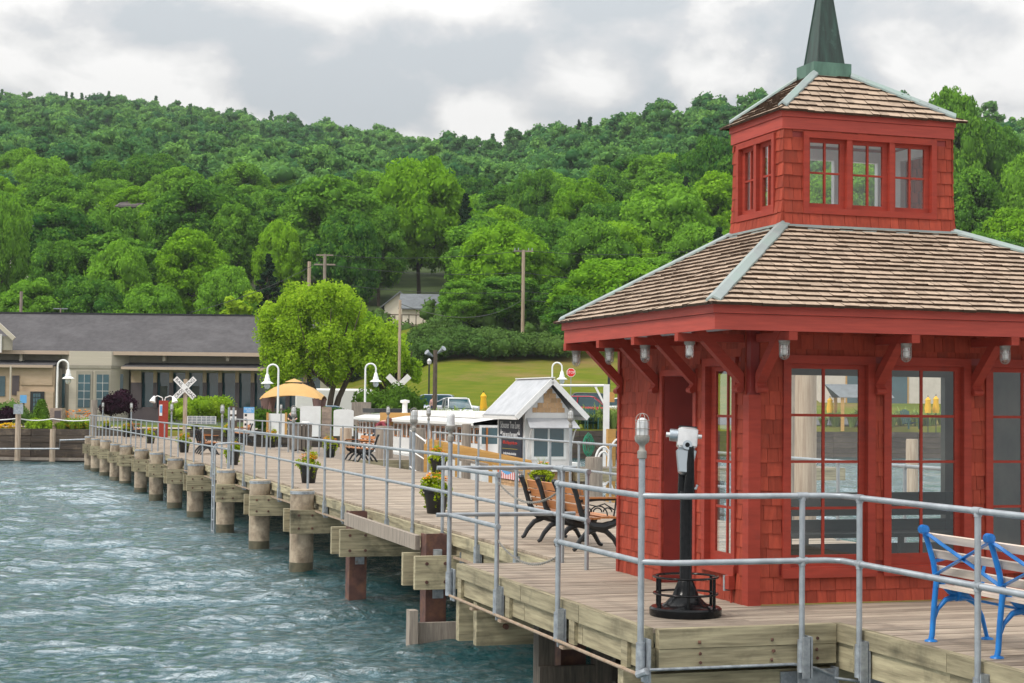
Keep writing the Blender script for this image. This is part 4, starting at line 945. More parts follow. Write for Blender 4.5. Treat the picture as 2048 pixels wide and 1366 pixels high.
# ------------------------------------------------------------------ things on the pier
def bench_brown():
    e = empty('park_bench', (0, 0, 0)); Lh = 1.0
    ys = [-Lh, -.33, .33, Lh]
    for i, y in enumerate(ys):
        mb = MB()
        def T(pts, r, fl=None): mb.tube([(x, y, z) for x, z in pts], r, 8, flat=fl)
        T([(-.30, .015), (-.27, .03), (-.22, .12), (-.13, .22), (0, .27), (.12, .24), (.22, .15), (.29, .03), (.33, .015)], [.022, .026, .03, .034, .036, .034, .03, .026, .022])
        T([(.27, .40), (.22, .33), (.08, .29), (-.06, .30), (-.15, .36), (-.20, .46), (-.235, .58), (-.27, .70), (-.31, .80)], [.028, .045, .055, .055, .045, .034, .032, .032, .036])
        mb.lathe([(0, -.03), (.03, -.025), (.042, 0), (.03, .025), (0, .03)], (-.315, y, .81), 10)
        if i in (0, 3):
            T([(-.22, .60), (.0, .62), (.25, .625), (.30, .61), (.31, .58)], .016)
            T([(.25, .62), (.235, .5), (.22, .42)], .011)
            for k in range(3):
                cx = -.12+.13*k; q = [(cx+.055*math.cos(a), .47+.05*math.sin(a)) for a in [j*math.pi/8 for j in range(0, 9)]]; T(q, .009)
            q = [(.02+.12*math.cos(a), .425+.12*math.sin(a)) for a in [j*math.pi/8 for j in range(0, 9)]]; T(q, .009)
            T([(-.2, .47), (-.1, .56), (0, .54), (.1, .57), (.22, .5)], .008)
        mb.build('bench_frame', M['iron'], e, smooth=True)
    for k, (x, z, t) in enumerate([(-.19, .495, .02), (-.218, .61, .02), (-.25, .725, .02)]):
        mb = MB(); mb.beam((x+.045, -Lh-.04, z), (x+.045, Lh+.04, z), .022, .098, up=(-.24, 0, 1), r=rnd()); mb.build('back_slat', M['oak'], e)
    for k in range(4):
        mb = MB(); x = -.13+k*.115; z = .405-.012*(k < 2); mb.beam((x, -Lh-.04, z), (x, Lh+.04, z), .10, .024, r=rnd()); mb.build('seat_slat', M['oak'], e)
    for y in (-Lh, Lh):
        mb = MB(); mb.box(-.24, .29, y-.03, y+.03, .632, .652); mb.build('armrest', M['oak'], e)
    return e
b1 = bench_brown(); u0, v0 = .62, 6.5
BG = 'iron framed park benches on the pier'
b1.location = P(u0, v0); b1.rotation_euler = (0, 0, TH); tag(b1, 'nearest black iron bench with orange slats, just behind the red pavilion', 'bench', BG)
def place_bench(px, py, right, label):
    p = on(px, py, 0); copy_tree(b1, None, (p.x, p.y, 0), TH+(math.pi if right else 0)-R(1), label=label)
place_bench(722, 922, True, 'iron and orange slat bench on the harbour side, behind the slatted bin')
place_bench(412, 908, False, 'iron bench turned away beside the ladder, backing on the water side railing')
place_bench(484, 884, True, 'iron bench with orange slats in front of the blue topped information sign')
place_bench(270, 874, False, 'farthest iron bench near the shore end of the pier, by the first concrete piles')
# blue bench
e = empty('blue_bench', P(.62, -3.45), TH, 'bright blue cast iron bench with pale wood slats on the walkway', 'bench')
BY = [1.1, .24, -.62, -1.45]
for y in BY:
    mb = MB()
    def T(pts, r): mb.tube([(x, y, z) for x, z in pts], r, 10)
    T([(-.245, .015), (-.235, .05), (-.22, .25), (-.20, .45), (-.225, .6), (-.27, .74), (-.305, .83)], [.022, .022, .022, .022, .022, .021, .02])
    T([(-.225, .15), (-.19, .24), (-.12, .31), (-.03, .335), (.06, .33), (.14, .28), (.20, .18), (.235, .05), (.245, .015)], [.014, .016, .02, .03, .03, .02, .017, .016, .016])
    T([(-.20, .52), (-.16, .44), (-.08, .37), (.02, .355), (.14, .385), (.22, .405)], [.014, .018, .024, .03, .02, .016])
    T([(-.03, .34), (.05, .345)], .045)
    for x in (-.245, .245): mb.lathe([(.0, 0), (.05, .002), (.045, .012), (.02, .02)], (x, y, 0), 12)
    mb.lathe([(0, -.02), (.036, -.02), (.036, .02), (0, .02)], (-.31, y, .845), 14); mb.tube([(-.31, y-.026, .845), (-.31, y+.026, .845)], .036, 14); mb.tube([(-.31, y-.034, .845), (-.31, y+.034, .845)], .016, 10)
    if y in (BY[0], BY[-1]): T([(-.235, .60), (-.1, .63), (.1, .635), (.2, .62), (.22, .56), (.2, .48), (.21, .41)], .014)
    mb.build('bench_frame', M['blue'], e, smooth=True)
for a, b in zip(BY, BY[1:]):
    mb = MB(); mb.beam((-.29, a, .82), (-.205, b, .50), .008, .04, up=(1,0,0)); mb.beam((-.297, b, .82), (-.212, a, .50), .008, .04, up=(1,0,0)); mb.build('cross_brace', M['blue'], e)
mb = MB(); mb.tube([(0, BY[0], .33), (0, BY[-1], .33)], .01, 8); mb.build('stretcher', M['blue'], e)
for x, z in ((-.188, .54), (-.215, .66), (-.25, .785)):
    mb = MB(); mb.beam((x+.02, BY[-1]-.06, z), (x+.02, BY[0]+.06, z), .022, .062, up=(-.3, 0, 1), r=rnd()); mb.build('back_slat', M['paleslat'], e)
for k in range(5):
    mb = MB(); x = -.15+k*.088; z = .40+.0*k+(.018 if k in (0, 4) else 0)-.012; mb.beam((x, BY[-1]-.06, z+.012), (x, BY[0]+.06, z+.012), .072, .024, r=rnd()); mb.build('seat_slat', M['paleslat'], e)
# green benches inside the pavilion
for k, (uu, vv, ln, lb_) in enumerate(((1.62, 2.62, 1.05, 'dark green plank bench inside the pavilion behind the first window'), (2.75, 2.62, 1.0, 'dark green plank bench inside the pavilion behind the second window'))):
    e = empty('plank_bench', P(uu, vv), TH, lb_, 'bench', 'green benches inside the pavilion')
    for nm, (y0, y1, z0, z1) in (('back_plank', (.0, .035, .60, .85)), ('back_plank', (.0, .035, .36, .56)), ('seat_plank', (-.42, -.02, .40, .44)), ('lower_plank', (.0, .035, .10, .30))):
        mb = MB(); mb.box(0, ln, y0, y1, z0, z1, r=rnd()); mb.build(nm, M['greenslat'], e)
    for x in (.08, ln-.12):
        mb = MB(); mb.box(x, x+.05, -.4, -.35, 0, .4); mb.box(x, x+.05, -.02, -.001, 0, .84); mb.build('leg', M['greenslat'], e)
# coin telescope
e = empty('coin_telescope', P(-.82, -.47), TH, 'silver coin operated viewing telescope on a glossy black pedestal', 'telescope')
mb = MB(); mb.lathe([(.30, 0), (.305, .02), (.305, .06), (.29, .075), (.22, .08), (.17, .105), (.11, .17), (.085, .24), (.065, .29), (.052, .31), (.052, .98), (.058, .985), (.058, 1.03), (.05, 1.04)], n=36); mb.build('pedestal', M['black'], e, smooth=True)
for z, r_ in ((.185, .262), (.325, .265)):
    mb = MB(); q = [(r_*math.cos(a), r_*math.sin(a), z) for a in [2*math.pi*j/36 for j in range(37)]]; mb.tube(q, .017, 8, caps=False, flat=.6); mb.build('foot_ring', M['black'], e, smooth=True)
for j in range(6):
    a = 2*math.pi*j/6+.2; mb = MB(); mb.tube([(.262*math.cos(a), .262*math.sin(a), .07), (.262*math.cos(a), .262*math.sin(a), .325)], .014, 8); mb.build('ring_post', M['black'], e, smooth=True)
mb = MB()
mb.tube([(0, -.062, 1.0), (0, -.066, 1.12), (0, -.085, 1.30), (0, -.095, 1.42)], [.05, .044, .032, .022], 12); mb.tube([(0, .062, 1.0), (0, .066, 1.12), (0, .085, 1.30), (0, .095, 1.42)], [.05, .044, .032, .022], 12); mb.build('yoke', M['black'], e, smooth=True)
hd = empty('telescope_head', (0, 0, 0)); hd.parent = e; hd.location = (0, 0, 1.42); hd.rotation_euler = (R(-6), R(4), R(-20))
def rbox(mb, x, y, z0, z1, b=.02, top=None):
    n = 5; ring_ = []
    lv = [(z0, b), (z0+b, 0), (z1-b, 0), (z1, b)]
    pts = []
    for z, ins in lv:
        xx, yy = x-ins, y-ins
        if top: f = (z-z0)/(z1-z0); xx = (x*(1-f)+top[0]*f)-ins; yy = (y*(1-f)+top[1]*f)-ins
        for (cx, cy, a0) in ((xx-b, yy-b, 0), (-xx+b, yy-b, 90), (-xx+b, -yy+b, 180), (xx-b, -yy+b, 270)):
            for k in range(n): a = R(a0+90*k/(n-1)); pts.append((cx+b*math.cos(a), cy+b*math.sin(a), z))
    m_ = 4*n; fs = [(i*m_+j, i*m_+(j+1) % m_, (i+1)*m_+(j+1) % m_, (i+1)*m_+j) for i in range(3) for j in range(m_)]+[tuple(range(m_-1, -1, -1)), tuple(3*m_+j for j in range(m_))]
    mb.add(pts, fs)
mb = MB(); rbox(mb, .085, .085, -.02, .16, .02); mb.build('housing', M['chrome'], hd, smooth=True)
mb = MB(); rbox(mb, .052, .07, -.24, -.021, .02, (.088, .08)); mb.build('lower_housing', M['chromed'], hd, smooth=True)
mb = MB(); mb.box(-.075, .075, -.07, .07, .16, .167); mb.build('top_cap', M['iron'], hd)
mb = MB(); mb.tube([(-.085, -.02, .085), (-.15, -.02, .085)], .05, 18); 
for k in range(7): mb.tube([(-.092-.008*k, -.02, .085), (-.096-.008*k, -.02, .085)], .054, 18)
mb.build('lens_barrel', M['chromed'], hd, smooth=True)
mb = MB(); mb.tube([(-.15, -.02, .085), (-.18, -.02, .085)], .022, 12); mb.build('eyepiece', M['chrome'], hd, smooth=True)
mb = MB(); mb.tube([(.085, -.02, .09), (.12, -.02, .09)], .02, 12); mb.build('side_knob', M['chrome'], hd, smooth=True)
mb = MB(); mb.tube([(0, -.085, .005), (0, -.10, .005)], .04, 20); mb.build('coin_dial', M['chromed'], hd, smooth=True)
mb = MB(); mb.tube([(0, -.10, .005), (0, -.106, .005)], .02, 16); mb.build('dial_centre', M['black'], hd, smooth=True)
mb = MB(); mb.tube([(0, -.06, 1.06), (.05, -.09, 1.07), (.06, -.09, 1.10)], .012, 8); mb.build('lock_lever', M['chromed'], e)

# flower pots
def pot(seed, kind=0):
    e = empty('flower_pot', (0, 0, 0)); rs = np.random.RandomState(seed)
    mb = MB(); mb.lathe([(.105, 0), (.115, .01), (.155, .27), (.172, .275), (.175, .305), (.158, .31), (.15, .28), (0, .27)], n=20); mb.build('pot', M['blackpot'], e, smooth=True)
    c = rs.randn(9, 3)*np.array([.07, .07, .045])+np.array([0, 0, .37]); r = np.full(9, .075); q, rq = leaves(rs, c, r, 70, .042, .3, .9)
    c2 = []; 
    for i in range(9):
        a = rs.rand()*6.28; L_ = rs.uniform(.1, .28)
        for k in range(7): c2.append((math.cos(a)*(.15+.035*math.sin(k*.9)), math.sin(a)*(.15+.035*math.sin(k*.9)), .34-L_*k/6))
    c2 = np.array(c2); q2, rq2 = leaves(rs, c2, np.full(len(c2), .022), 5, .045, 0, 1); qq = np.concatenate([q, q2]); rr2 = np.concatenate([rq, rq2])
    z = np.zeros((0, 3)); me = mesh_from('foliage', qq, rr2, z, np.zeros((0, 3), int), np.zeros(0), M['leaf_lime']); o = bpy.data.objects.new('foliage', me); COL.objects.link(o); o.parent = e
    mb = MB()
    for i in range(16):
        a = rs.rand()*6.28; s = rs.rand()*.12; h = rs.uniform(.5, .64); mb.tube([(0, 0, .3), (math.cos(a)*s*.5, math.sin(a)*s*.5, .3+(h-.3)*.6), (math.cos(a)*s*1.3, math.sin(a)*s*1.3, h)], [.003, .0025, .001], 4)
    mb.build('tall_stems', M['leaf_lime'], e)
    mb = MB()
    for i in range(26 if kind == 0 else 60):
        a = rs.rand()*6.28; s = .16*math.sqrt(rs.rand()); z = .485+rs.rand()*.06-(s*.6); c_ = Vector((math.cos(a)*s, math.sin(a)*s, z)); rr_ = rs.uniform(.024, .042); rd = rs.rand()
        for k in range(5):
            b = 6.28*k/5+a; d = Vector((math.cos(b), math.sin(b), .5)).normalized(); s_ = Vector((-math.sin(b), math.cos(b), 0)); mb.add([c_, c_+d*rr_*.7+s_*rr_*.4, c_+d*rr_*1.3, c_+d*rr_*.7-s_*rr_*.4], [(0,1,2,3)], rd)
    mb.build('blossoms', M['fl_orange'] if kind == 0 else M['fl_yellow'], e); return e
pa = pot(1); pb = pot(2); pc = pot(5, 1); PG = 'black pots of orange and yellow flowers on the pier'
pots = [((872, 1027), 0, 'black pot of orange flowers and trailing lime leaves nearest the pavilion platform', 1.0),
 ((617, 966), 1, 'black pot of orange flowers at the second tall lamp post of the water side railing', 1),
 ((465, 930), 0, 'black pot with orange flowers right beside the boarding ladder', 1),
 ((368, 905), 1, 'black flower pot on the water side just past the ladder side bench', 1),
 ((301, 887), 0, 'black pot with yellow orange flowers between the two far water side benches', 1),
 ((253, 874), 1, 'black pot of yellow flowers beside the farthest bench', 1),
 ((213, 866), 2, 'black pot of yellow flowers at the shore end of the water side railing', 1),
 ((876, 950), 1, 'black pot of orange flowers and tall grass by the harbour side railing near the gangway', 1.05),
 ((659, 915), 0, 'black pot of orange flowers on the harbour side beside the orange bench', 1.05),
 ((543, 895), 1, 'black pot with trailing leaves on the harbour side left of the slatted bin', 1.05),
 ((458, 878), 2, 'black pot of yellow flowers beside the bench at the blue topped sign', 1.1),
 ((391, 869), 2, 'black pot of bright yellow flowers in front of the low grey plaque board', 1.1)]
fst = {}
for (px, py), k, lb_, s in pots:
    p = on(px, py, 0); pr = (pa, pb, pc)[k]
    if k not in fst: fst[k] = 1; o = pr
    else: o = copy_tree(pr)
    o.location = (p.x, p.y, 0); o.rotation_euler = (0, 0, U(0, 6)); s *= 1.28; o.scale = (s, s, s); tag(o, lb_, 'flower pot', PG)
o = copy_tree(pa, None, P(4.12, 17.9), 2, label='black pot of orange flowers by the harbour side railing, seen above the nearest bench', sc=1.25)
# slatted bin
p = at(599, 895, 61.0); e = empty('litter_bin', (p.x, p.y, 0), TH, 'round grey slatted litter bin with a white bag rim on the pier', 'bin'); e.scale = (1.12, 1.12, 1.08)
mb = MB(); mb.lathe([(.33, .05), (.33, .85), (.0, .86)], n=20); mb.build('liner', M['blackpot'], e, smooth=True)
M['bingrey'] = pm('grey_recycled_slats', (0.20,0.17,0.145), (0.14,0.12,0.1), (8,8,1), 3, 4, .7, .1)
mb = MB()
for i in range(18):
    a = 2*math.pi*i/18; c, s = math.cos(a), math.sin(a); mb.beam((c*.37, s*.37, .06), (c*.38, s*.38, .92), .10, .03, up=(c, s, 0), r=rnd())
mb.build('slats', M['bingrey'], e)
mb = MB(); q = [(.40*math.cos(a), .40*math.sin(a), .93) for a in [2*math.pi*j/24 for j in range(25)]]; mb.tube(q, .03, 8, caps=False); mb.build('rim', M['galvd'], e, smooth=True)
mb = MB(); mb.lathe([(.02, .88), (.16, .97), (.10, 1.0), (.02, .96)], (.15, -.2, 0), 9); mb.build('bag', M['white'], e)
mb = MB()
for i in range(4): a = i*1.57+.4; mb.tube([(0, 0, .05), (.3*math.cos(a), .3*math.sin(a), .0)], .02, 6)
mb.build('feet', M['iron'], e)

# ------------------------------------------------------------------ harbour: kiosk, boat, gangway, docks
X45 = at(1050, 830, 45.0)
ko = Vector((X45.x, 45.0, -1.0)); e = empty('ticket_kiosk', ko, TH, 'small white ticket kiosk with corrugated metal gable roof and serving hatch', 'kiosk')
kw, kd, kh = 1.36, 2.5, 2.52
mb = MB(); mb.box(0, kw, 0, .05, 1.05, kh); mb.box(0, .05, .05, kd, 1.05, kh); mb.box(kw-.05, kw, .05, kd, 1.05, kh); mb.box(.05, kw-.05, kd-.05, kd, 1.05, kh); mb.build('wall', M['white'], e)
mb = MB(FRONT)
def shing2(M_, a0, a1, z0, z1, par, nm, mat, gable=None, exp=.15):
    mb = MB(M_); z = z0
    while z < z1-.02:
        zt = min(z+exp, z1); a = a0
        while a < a1-.01:
            b = min(a+U(.1, .22), a1)
            if gable is None or gable(a+.02, zt) and gable(b-.02, zt): mb.add([(a+.003, .02, z), (b-.003, .02, z), (b-.003, .008, zt), (a+.003, .008, zt), (a+.003, 0, z), (b-.003, 0, z)], [(0,1,2,3), (0,4,5,1)], rnd())
            a = b
        z += exp
    return mb.build(nm, M[mat], par)
mb = MB(); mb.box(.0, kw, .0, kd, 0, 1.04); mb.build('base', M['natural'], e)
shing2(FRONT, 0, kw, 0, 1.04, e, 'base_shingles', 'natural'); shing2(LEFT, 0, kd, 0, 1.04, e, 'base_shingles', 'natural')
for gy in (-.002, kd): mb = MB(); mb.add([(0,gy,kh),(kw,gy,kh),(kw/2,gy,kh+.82)], [(0,1,2)]); mb.build('gable', M['white'], e)
shing2(FRONT, 0, kw, kh+.05, kh+.8, e, 'gable_shingles', 'natural', gable=lambda a, z: abs(a-kw/2) < (kh+.86-z)*.80, exp=.13)
mb = MB(); oh = .34; f0_, f1_ = -.30, kd+.3; zr_ = kh+.98; ze = kh-.03
for s in (-1, 1):
    n = 26; xe = kw/2+s*(kw/2+oh)
    for i in range(n):
        y0 = f0_+(f1_-f0_)*i/n; y1 = f0_+(f1_-f0_)*(i+.5)/n; y2 = f0_+(f1_-f0_)*(i+1)/n; h = .022
        for (ya, yb, d1, d2) in ((y0, y1, 0, h), (y1, y2, h, 0)): mb.add([(xe, ya, ze+d1), (xe, yb, ze+d2), (kw/2, yb, zr_+d2), (kw/2, ya, zr_+d1), (xe, ya, ze-.03), (xe, yb, ze-.03)], [(0,1,2,3), (0,4,5,1)])
mb.build('roof', M['tin'], e)
mb = MB()
for s in (-1, 1):
    xe = kw/2+s*(kw/2+oh+.0)
    for y in (f0_, f1_-.04): mb.beam((xe, y, ze-.07), (kw/2, y, zr_-.07), .04, .14, up=(0,0,1))
    mb.box(min(xe, xe-.02*s), max(xe, xe-.02*s), f0_, f1_, ze-.12, ze-.031)
mb.box(kw/2-.07, kw/2+.07, f0_, f1_, zr_+.0, zr_+.03)
mb.build('roof_trim', M['white'], e)
mb = MB(FRONT); mb.box(.18, kw-.18, .0, .04, 1.30, 2.28); o = mb.build('window', M['whitem'], e)
mb = MB(FRONT); mb.box(.25, .64, .041, .046, 1.38, 2.2); mb.box(.70, kw-.26, .041, .046, 1.38, 2.2); mb.build('pane', M['glassdark'], o)
mb = MB(FRONT); mb.add([(.02, .04, 2.42), (kw+.0, .04, 2.42), (kw+.04, .52, 2.16), (-.02, .52, 2.16)], [(0,1,2,3)]); mb.add([(.02, .04, 2.40), (kw+.0, .04, 2.40), (kw+.04, .52, 2.14), (-.02, .52, 2.14)], [(3,2,1,0)]); mb.build('awning', M['tin'], e)
for a in (.06, kw-.06):
    mb = MB(); mb.tube([(a, -.02, 1.25), (a, -.05, 1.5), (a, -.16, 1.8), (a, -.34, 2.05), (a, -.48, 2.14)], .022, 6); mb.build('bracket', M['white'], e)
mb = MB(FRONT); mb.box(.15, kw-.1, .0, .28, .98, 1.02); mb.build('counter', M['white'], e)
# banner hung on the kiosk
M['navy'] = pm('navy_banner', (0.014,0.018,0.035), (0.035,0.035,0.05), (1,1,1), 2.5, 4, .5)
M['bwhite'] = pm('banner_white', (.8,.8,.8), None, rough=.6); M['bred'] = pm('banner_red', (.62,.05,.03), None, rough=.6); M['byel'] = pm('banner_yellow', (.75,.6,.08), None, rough=.6); M['bblue'] = pm('banner_blue', (.12,.35,.65), None, rough=.6)
def text(body, size, mat, parent, Mx, name='lettering', align='CENTER', ext=.0015, sx=1, font_sp=1.0):
    cu = bpy.data.curves.new('t', 'FONT'); cu.body = body; cu.size = size; cu.align_x = align; cu.align_y = 'CENTER'; cu.extrude = ext; cu.resolution_u = 2; cu.space_character = font_sp
    o = bpy.data.objects.new('t', cu); COL.objects.link(o); bpy.context.view_layer.update(); dg = bpy.context.evaluated_depsgraph_get()
    me = bpy.data.meshes.new_from_object(o.evaluated_get(dg)); bpy.data.objects.remove(o); bpy.data.curves.remove(cu); me.transform(Mx @ Matrix.Diagonal((sx, 1, 1, 1))); me.materials.clear(); me.materials.append(mat)
    q = bpy.data.objects.new(name, me); COL.objects.link(q); q.parent = parent; return q
# text plane: local x=reading dir, y=up, z=out ; for the kiosk's left wall reading dir is -v
TL = Matrix(((0,0,-1,0),(-1,0,0,0),(0,1,0,0),(0,0,0,1)))
bn = empty('banner', ko+UR*(-.03)+VR*1.2+Vector((0,0,1.62)), TH, 'dark blue printed banner on the side wall of the ticket kiosk', 'banner')
bw, bh_ = 1.05, .80
mb = MB(); mb.box(-.012, 0, -bw, bw, -bh_-.12, bh_+.02); mb.build('cloth', M['navy'], bn)
def TT(s, size, mat, y, sx=1): text(s, size, M[mat], bn, TL @ Matrix.Translation((0, y, .0135)), sx=sx, ext=.003)
TT('Schooner True Love', .27, 'bwhite', .58, .78); TT('"Thank you to all our support!"', .19, 'bwhite', .33, .62); TT('- 100% of all tips go to the crew -', .13, 'bred', .10, .8)
TT('_______________________', .12, 'byel', -.02, 1); TT('for sailing information ask at the ticket', .10, 'bwhite', -.20, .75); TT('window on the harbor dock or see our', .10, 'bwhite', -.33, .75); TT('crew here', .10, 'bwhite', -.46, .9)
for s in (-1, 1):
    mb = MB(); mb.add([(-.016, s*.82, .5), (-.016, s*.82-.08, .33), (-.016, s*.82+.05, .33)], [(0,1,2)]); mb.build('sail_emblem', M['bwhite'], bn)
mb = MB(); mr_ = MB(); n = 26
for i in range(n):
    y0 = -bw+2*bw*i/n; y1 = -bw+2*bw*(i+1)/n; a = -.60-.07*math.cos(i*.3-1.4)*-1; mb.add([(-.016, y0, a), (-.016, y1, a), (-.016, y1, a-.12), (-.016, y0, a-.12)], [(0,1,2,3)])
    m2 = mr_; m2.mi = i % 2; m2.add([(-.016, y0, a-.12), (-.016, y1, a-.12), (-.016, y1, -bh_-.11), (-.016, y0, -bh_-.11)], [(0,1,2,3)])
mb.build('blue_band', M['bblue'], bn); mr_.build('striped_band', [M['bwhite'], M['bred']], bn)
# tour boat moored parallel to the pier
bo = Vector((at(995, 880, 53).x-.5, 55.0, -1.5)); e = empty('tour_boat', bo, TH, 'long low white tour boat with orange wood window frames moored behind the gangway', 'boat')
Lb_, wb = 23.0, 3.4
mb = MB(); sec = []; ny_ = 14
for i in range(ny_+1):
    t = i/ny_; w = wb/2*(1-max(0, (t-.78)/.22)**2*.92); y = Lb_*t; sec.append([(wb/2-w*.8+0, y, -.3), (wb/2-w, y, .6), (wb/2-w-.03, y, 1.35), (wb/2+w+.03, y, 1.35), (wb/2+w, y, .6), (wb/2+w*.8, y, -.3)])
pts = [p for s in sec for p in s]; mb.add(pts, [(i*6+j, i*6+(j+1) % 6, (i+1)*6+(j+1) % 6, (i+1)*6+j) for i in range(ny_) for j in range(6)]+[(0,1,2,3,4,5), tuple(ny_*6+j for j in range(6))]); mb.build('hull', M['white'], e)
mb = MB()
def cabin_w(y): return wb/2-.12 if y < Lb_*.8 else (wb/2-.12)*(1-((y-Lb_*.8)/(Lb_*.2))**2*.6)
segs = [i for i in np.linspace(.8, Lb_-.6, 30)]
def wallstrip(z0, z1, off, mat, name, th=.03):
    mb = MB()
    for a, b in zip(segs, segs[1:]):
        for s in (-1, 1): mb.add([(wb/2+s*(cabin_w(a)+off), a, z0), (wb/2+s*(cabin_w(b)+off), b, z0), (wb/2+s*(cabin_w(b)+off), b, z1), (wb/2+s*(cabin_w(a)+off), a, z1)], [(0,1,2,3)])
    for y in (segs[0], segs[-1]): w = cabin_w(y)+off; mb.add([(wb/2-w, y, z0), (wb/2+w, y, z0), (wb/2+w, y, z1), (wb/2-w, y, z1)], [(0,1,2,3)])
    return mb.build(name, M[mat], e)
wallstrip(1.35, 1.95, 0, 'white', 'cabin_wall'); wallstrip(1.95, 2.50, -.05, 'glassdark', 'cabin_glass'); wallstrip(2.48, 2.58, .0, 'white', 'cabin_wall')
mb = MB(); mo = MB()
for k, a in enumerate(np.arange(.8, Lb_-.8, .72)):
    for s in (-1, 1):
        w = cabin_w(a); x = wb/2+s*w; mb.box(min(x, x-s*.06), max(x, x-s*.06), a-.055, a+.055, 1.93, 2.5)
        b = a+.36; xx = wb/2+s*(cabin_w(b)-.035); 
        for (y0, y1, z0, z1) in ((a+.06, a+.13, 1.96, 2.48), (a+.59, a+.66, 1.96, 2.48), (a+.13, a+.59, 2.41, 2.48), (a+.13, a+.59, 1.96, 2.02), (a+.335, a+.365, 2.02, 2.41)): mo.box(min(xx, xx-s*.02), max(xx, xx-s*.02), y0, y1, z0, z1, r=rnd())
mb.build('window_post', M['white'], e); M['teak'] = pm('varnished_teak', (.42,.15,.035), (.3,.1,.025), (1,10,1), 3, 4, .3, .1); mo.build('window_frame', M['teak'], e)
mb = MB(); 
for a, b in zip(segs, segs[1:]):
    wa, wb_ = cabin_w(a)+.22, cabin_w(b)+.22; c = wb/2; mb.add([(c-wa, a, 2.56), (c-wa, a, 2.66), (c-wa*.6, a, 2.78), (c, a, 2.82), (c+wa*.6, a, 2.78), (c+wa, a, 2.66), (c+wa, a, 2.56), (c-wb_, b, 2.56), (c-wb_, b, 2.66), (c-wb_*.6, b, 2.78), (c, b, 2.82), (c+wb_*.6, b, 2.78), (c+wb_, b, 2.66), (c+wb_, b, 2.56)], [(j, j+1, j+8, j+7) for j in range(6)]+[(6, 0, 7, 13)])
mb.build('cabin_roof', M['whitem'], e, smooth=True)
mb = MB(); mb.box(.6, 2.8, 3, 11.5, 2.8, 3.02); mb.build('roof_locker', M['white'], e); mb = MB(); mb.box(.7, 2.4, 19, 21.4, 2.86, 3.05); mb.build('roof_hatch', M['iron'], e)
mb = MB(); mb.lathe([(.17, 2.8), (.11, 2.95), (.11, 3.3), (.2, 3.32), (.2, 3.42), (0, 3.45)], (1.2, 15.5, 0), 12); mb.build('vent', M['white'], e, smooth=True)
mb = MB(); mb.box(-.15, 3.5, 13.1, 14.3, 2.4, 2.9); mb.build('entrance_canopy', M['orangeboard'], e)
mb = MB(); mb.box(.35, .4, .74, .79, 1.35, 2.5); mb.box(.9, 1.9, .72, .79, 1.4, 2.45); mb.build('cabin_door', M['teak'], e)
# gangway
ga = at(852, 880, 43.3); gb = at(1062, 925, 42.6)
e = empty('gangway', (ga.x, ga.y, 0), 0, 'fresh orange timber gangway sloping from the pier down to the kiosk dock', 'gangway')
d = Vector((gb.x-ga.x, gb.y-ga.y, gb.z-ga.z)); z0 = ga.z
for k, off in enumerate((0, 1.1)):
    mb = MB(); mb.beam((0, off, z0-.12), (d.x, d.y+off, z0-.12+d.z), .05, .28); mb.build('side_board', M['orangeboard'], e)
mb = MB(); mb.beam((0, .55, z0-.3), (d.x, d.y+.55, z0-.3+d.z), 1.1, .05); mb.build('walk_surface', M['greywood'], e)
for k in (0, .3, .62, .95):
    mb = MB(); mb.box(d.x*k-.05, d.x*k+.05, d.y*k-.03, d.y*k+.06, -1.4, z0-.1+d.z*k); mb.build('timber_post', M['orangeboard'], e)
# pipe gate
g0 = at(821, 858, 45.6); e = empty('pipe_gate', (g0.x, g0.y, 0), 0, 'white and grey pipe gate at the top of the gangway', 'gate')
g1 = at(852, 876, 43.6); dd = Vector((g1.x-g0.x, g1.y-g0.y, 0))
mb = MB(); mb.tube([(0, 0, -.2), (0, 0, 1.08), (dd.x*.25, dd.y*.25, 1.10)], .03, 8); mb.build('gate_post', M['galv'], e, smooth=True)
mb = MB(); mb.tube([(0, 0, 1.04), (dd.x, dd.y, .78)], .022, 8); mb.tube([(0, 0, .05), (dd.x, dd.y, -.2)], .022, 8); mb.tube([(dd.x, dd.y, .78), (dd.x, dd.y, -.2)], .022, 8); mb.tube([(0, 0, .5), (dd.x, dd.y, .3)], .018, 8); mb.build('gate_leaf', M['white'], e, smooth=True)
# docks
def dock(name, label, x0, x1, y0, y1, z, rot=TH, w=.2, legs=True):
    e = empty(name, (x0, y0, 0), rot, label, 'dock'); lx, ly = x1-x0, y1-y0; mb = MB(); a = 0
    while a < ly: mb.box(0, lx, a, min(a+w-.01, ly), z-.06, z+U(-.004, .004), r=rnd()); a += w
    mb.build('dock_boards', M['greywood'], e); mb = MB(); mb.box(0, lx, -.04, 0, z-.35, z-.0); mb.box(0, lx, ly, ly+.04, z-.35, z); mb.box(-.04, 0, -.04, ly+.04, z-.35, z); mb.build('dock_beam', M['beamu'], e)
    if legs:
        x = .2
        while x < lx:
            for yy in (.2, ly-.2): mb = MB(); mb.tube([(x, yy, -3), (x, yy, z-.06)], .12, 8); mb.build('dock_leg', M['greywood'], e)
            x += 2.2
    return e
dock('kiosk_dock', 'low weathered plank dock carrying the ticket kiosk', ko.x-.9, ko.x+3.2, 43.6, 49.4, -1.0)
q = at(1160, 935, 45); dock('finger_dock', 'narrow weathered finger dock right of the kiosk', q.x, q.x+8, 45, 46.2, -.02-.0+q.z-.0)
q = at(640, 897, 60); dock('side_dock', 'weathered plank side dock joining the harbour side of the pier', q.x+.2, q.x+4.6, 54.5, 70, -.1)
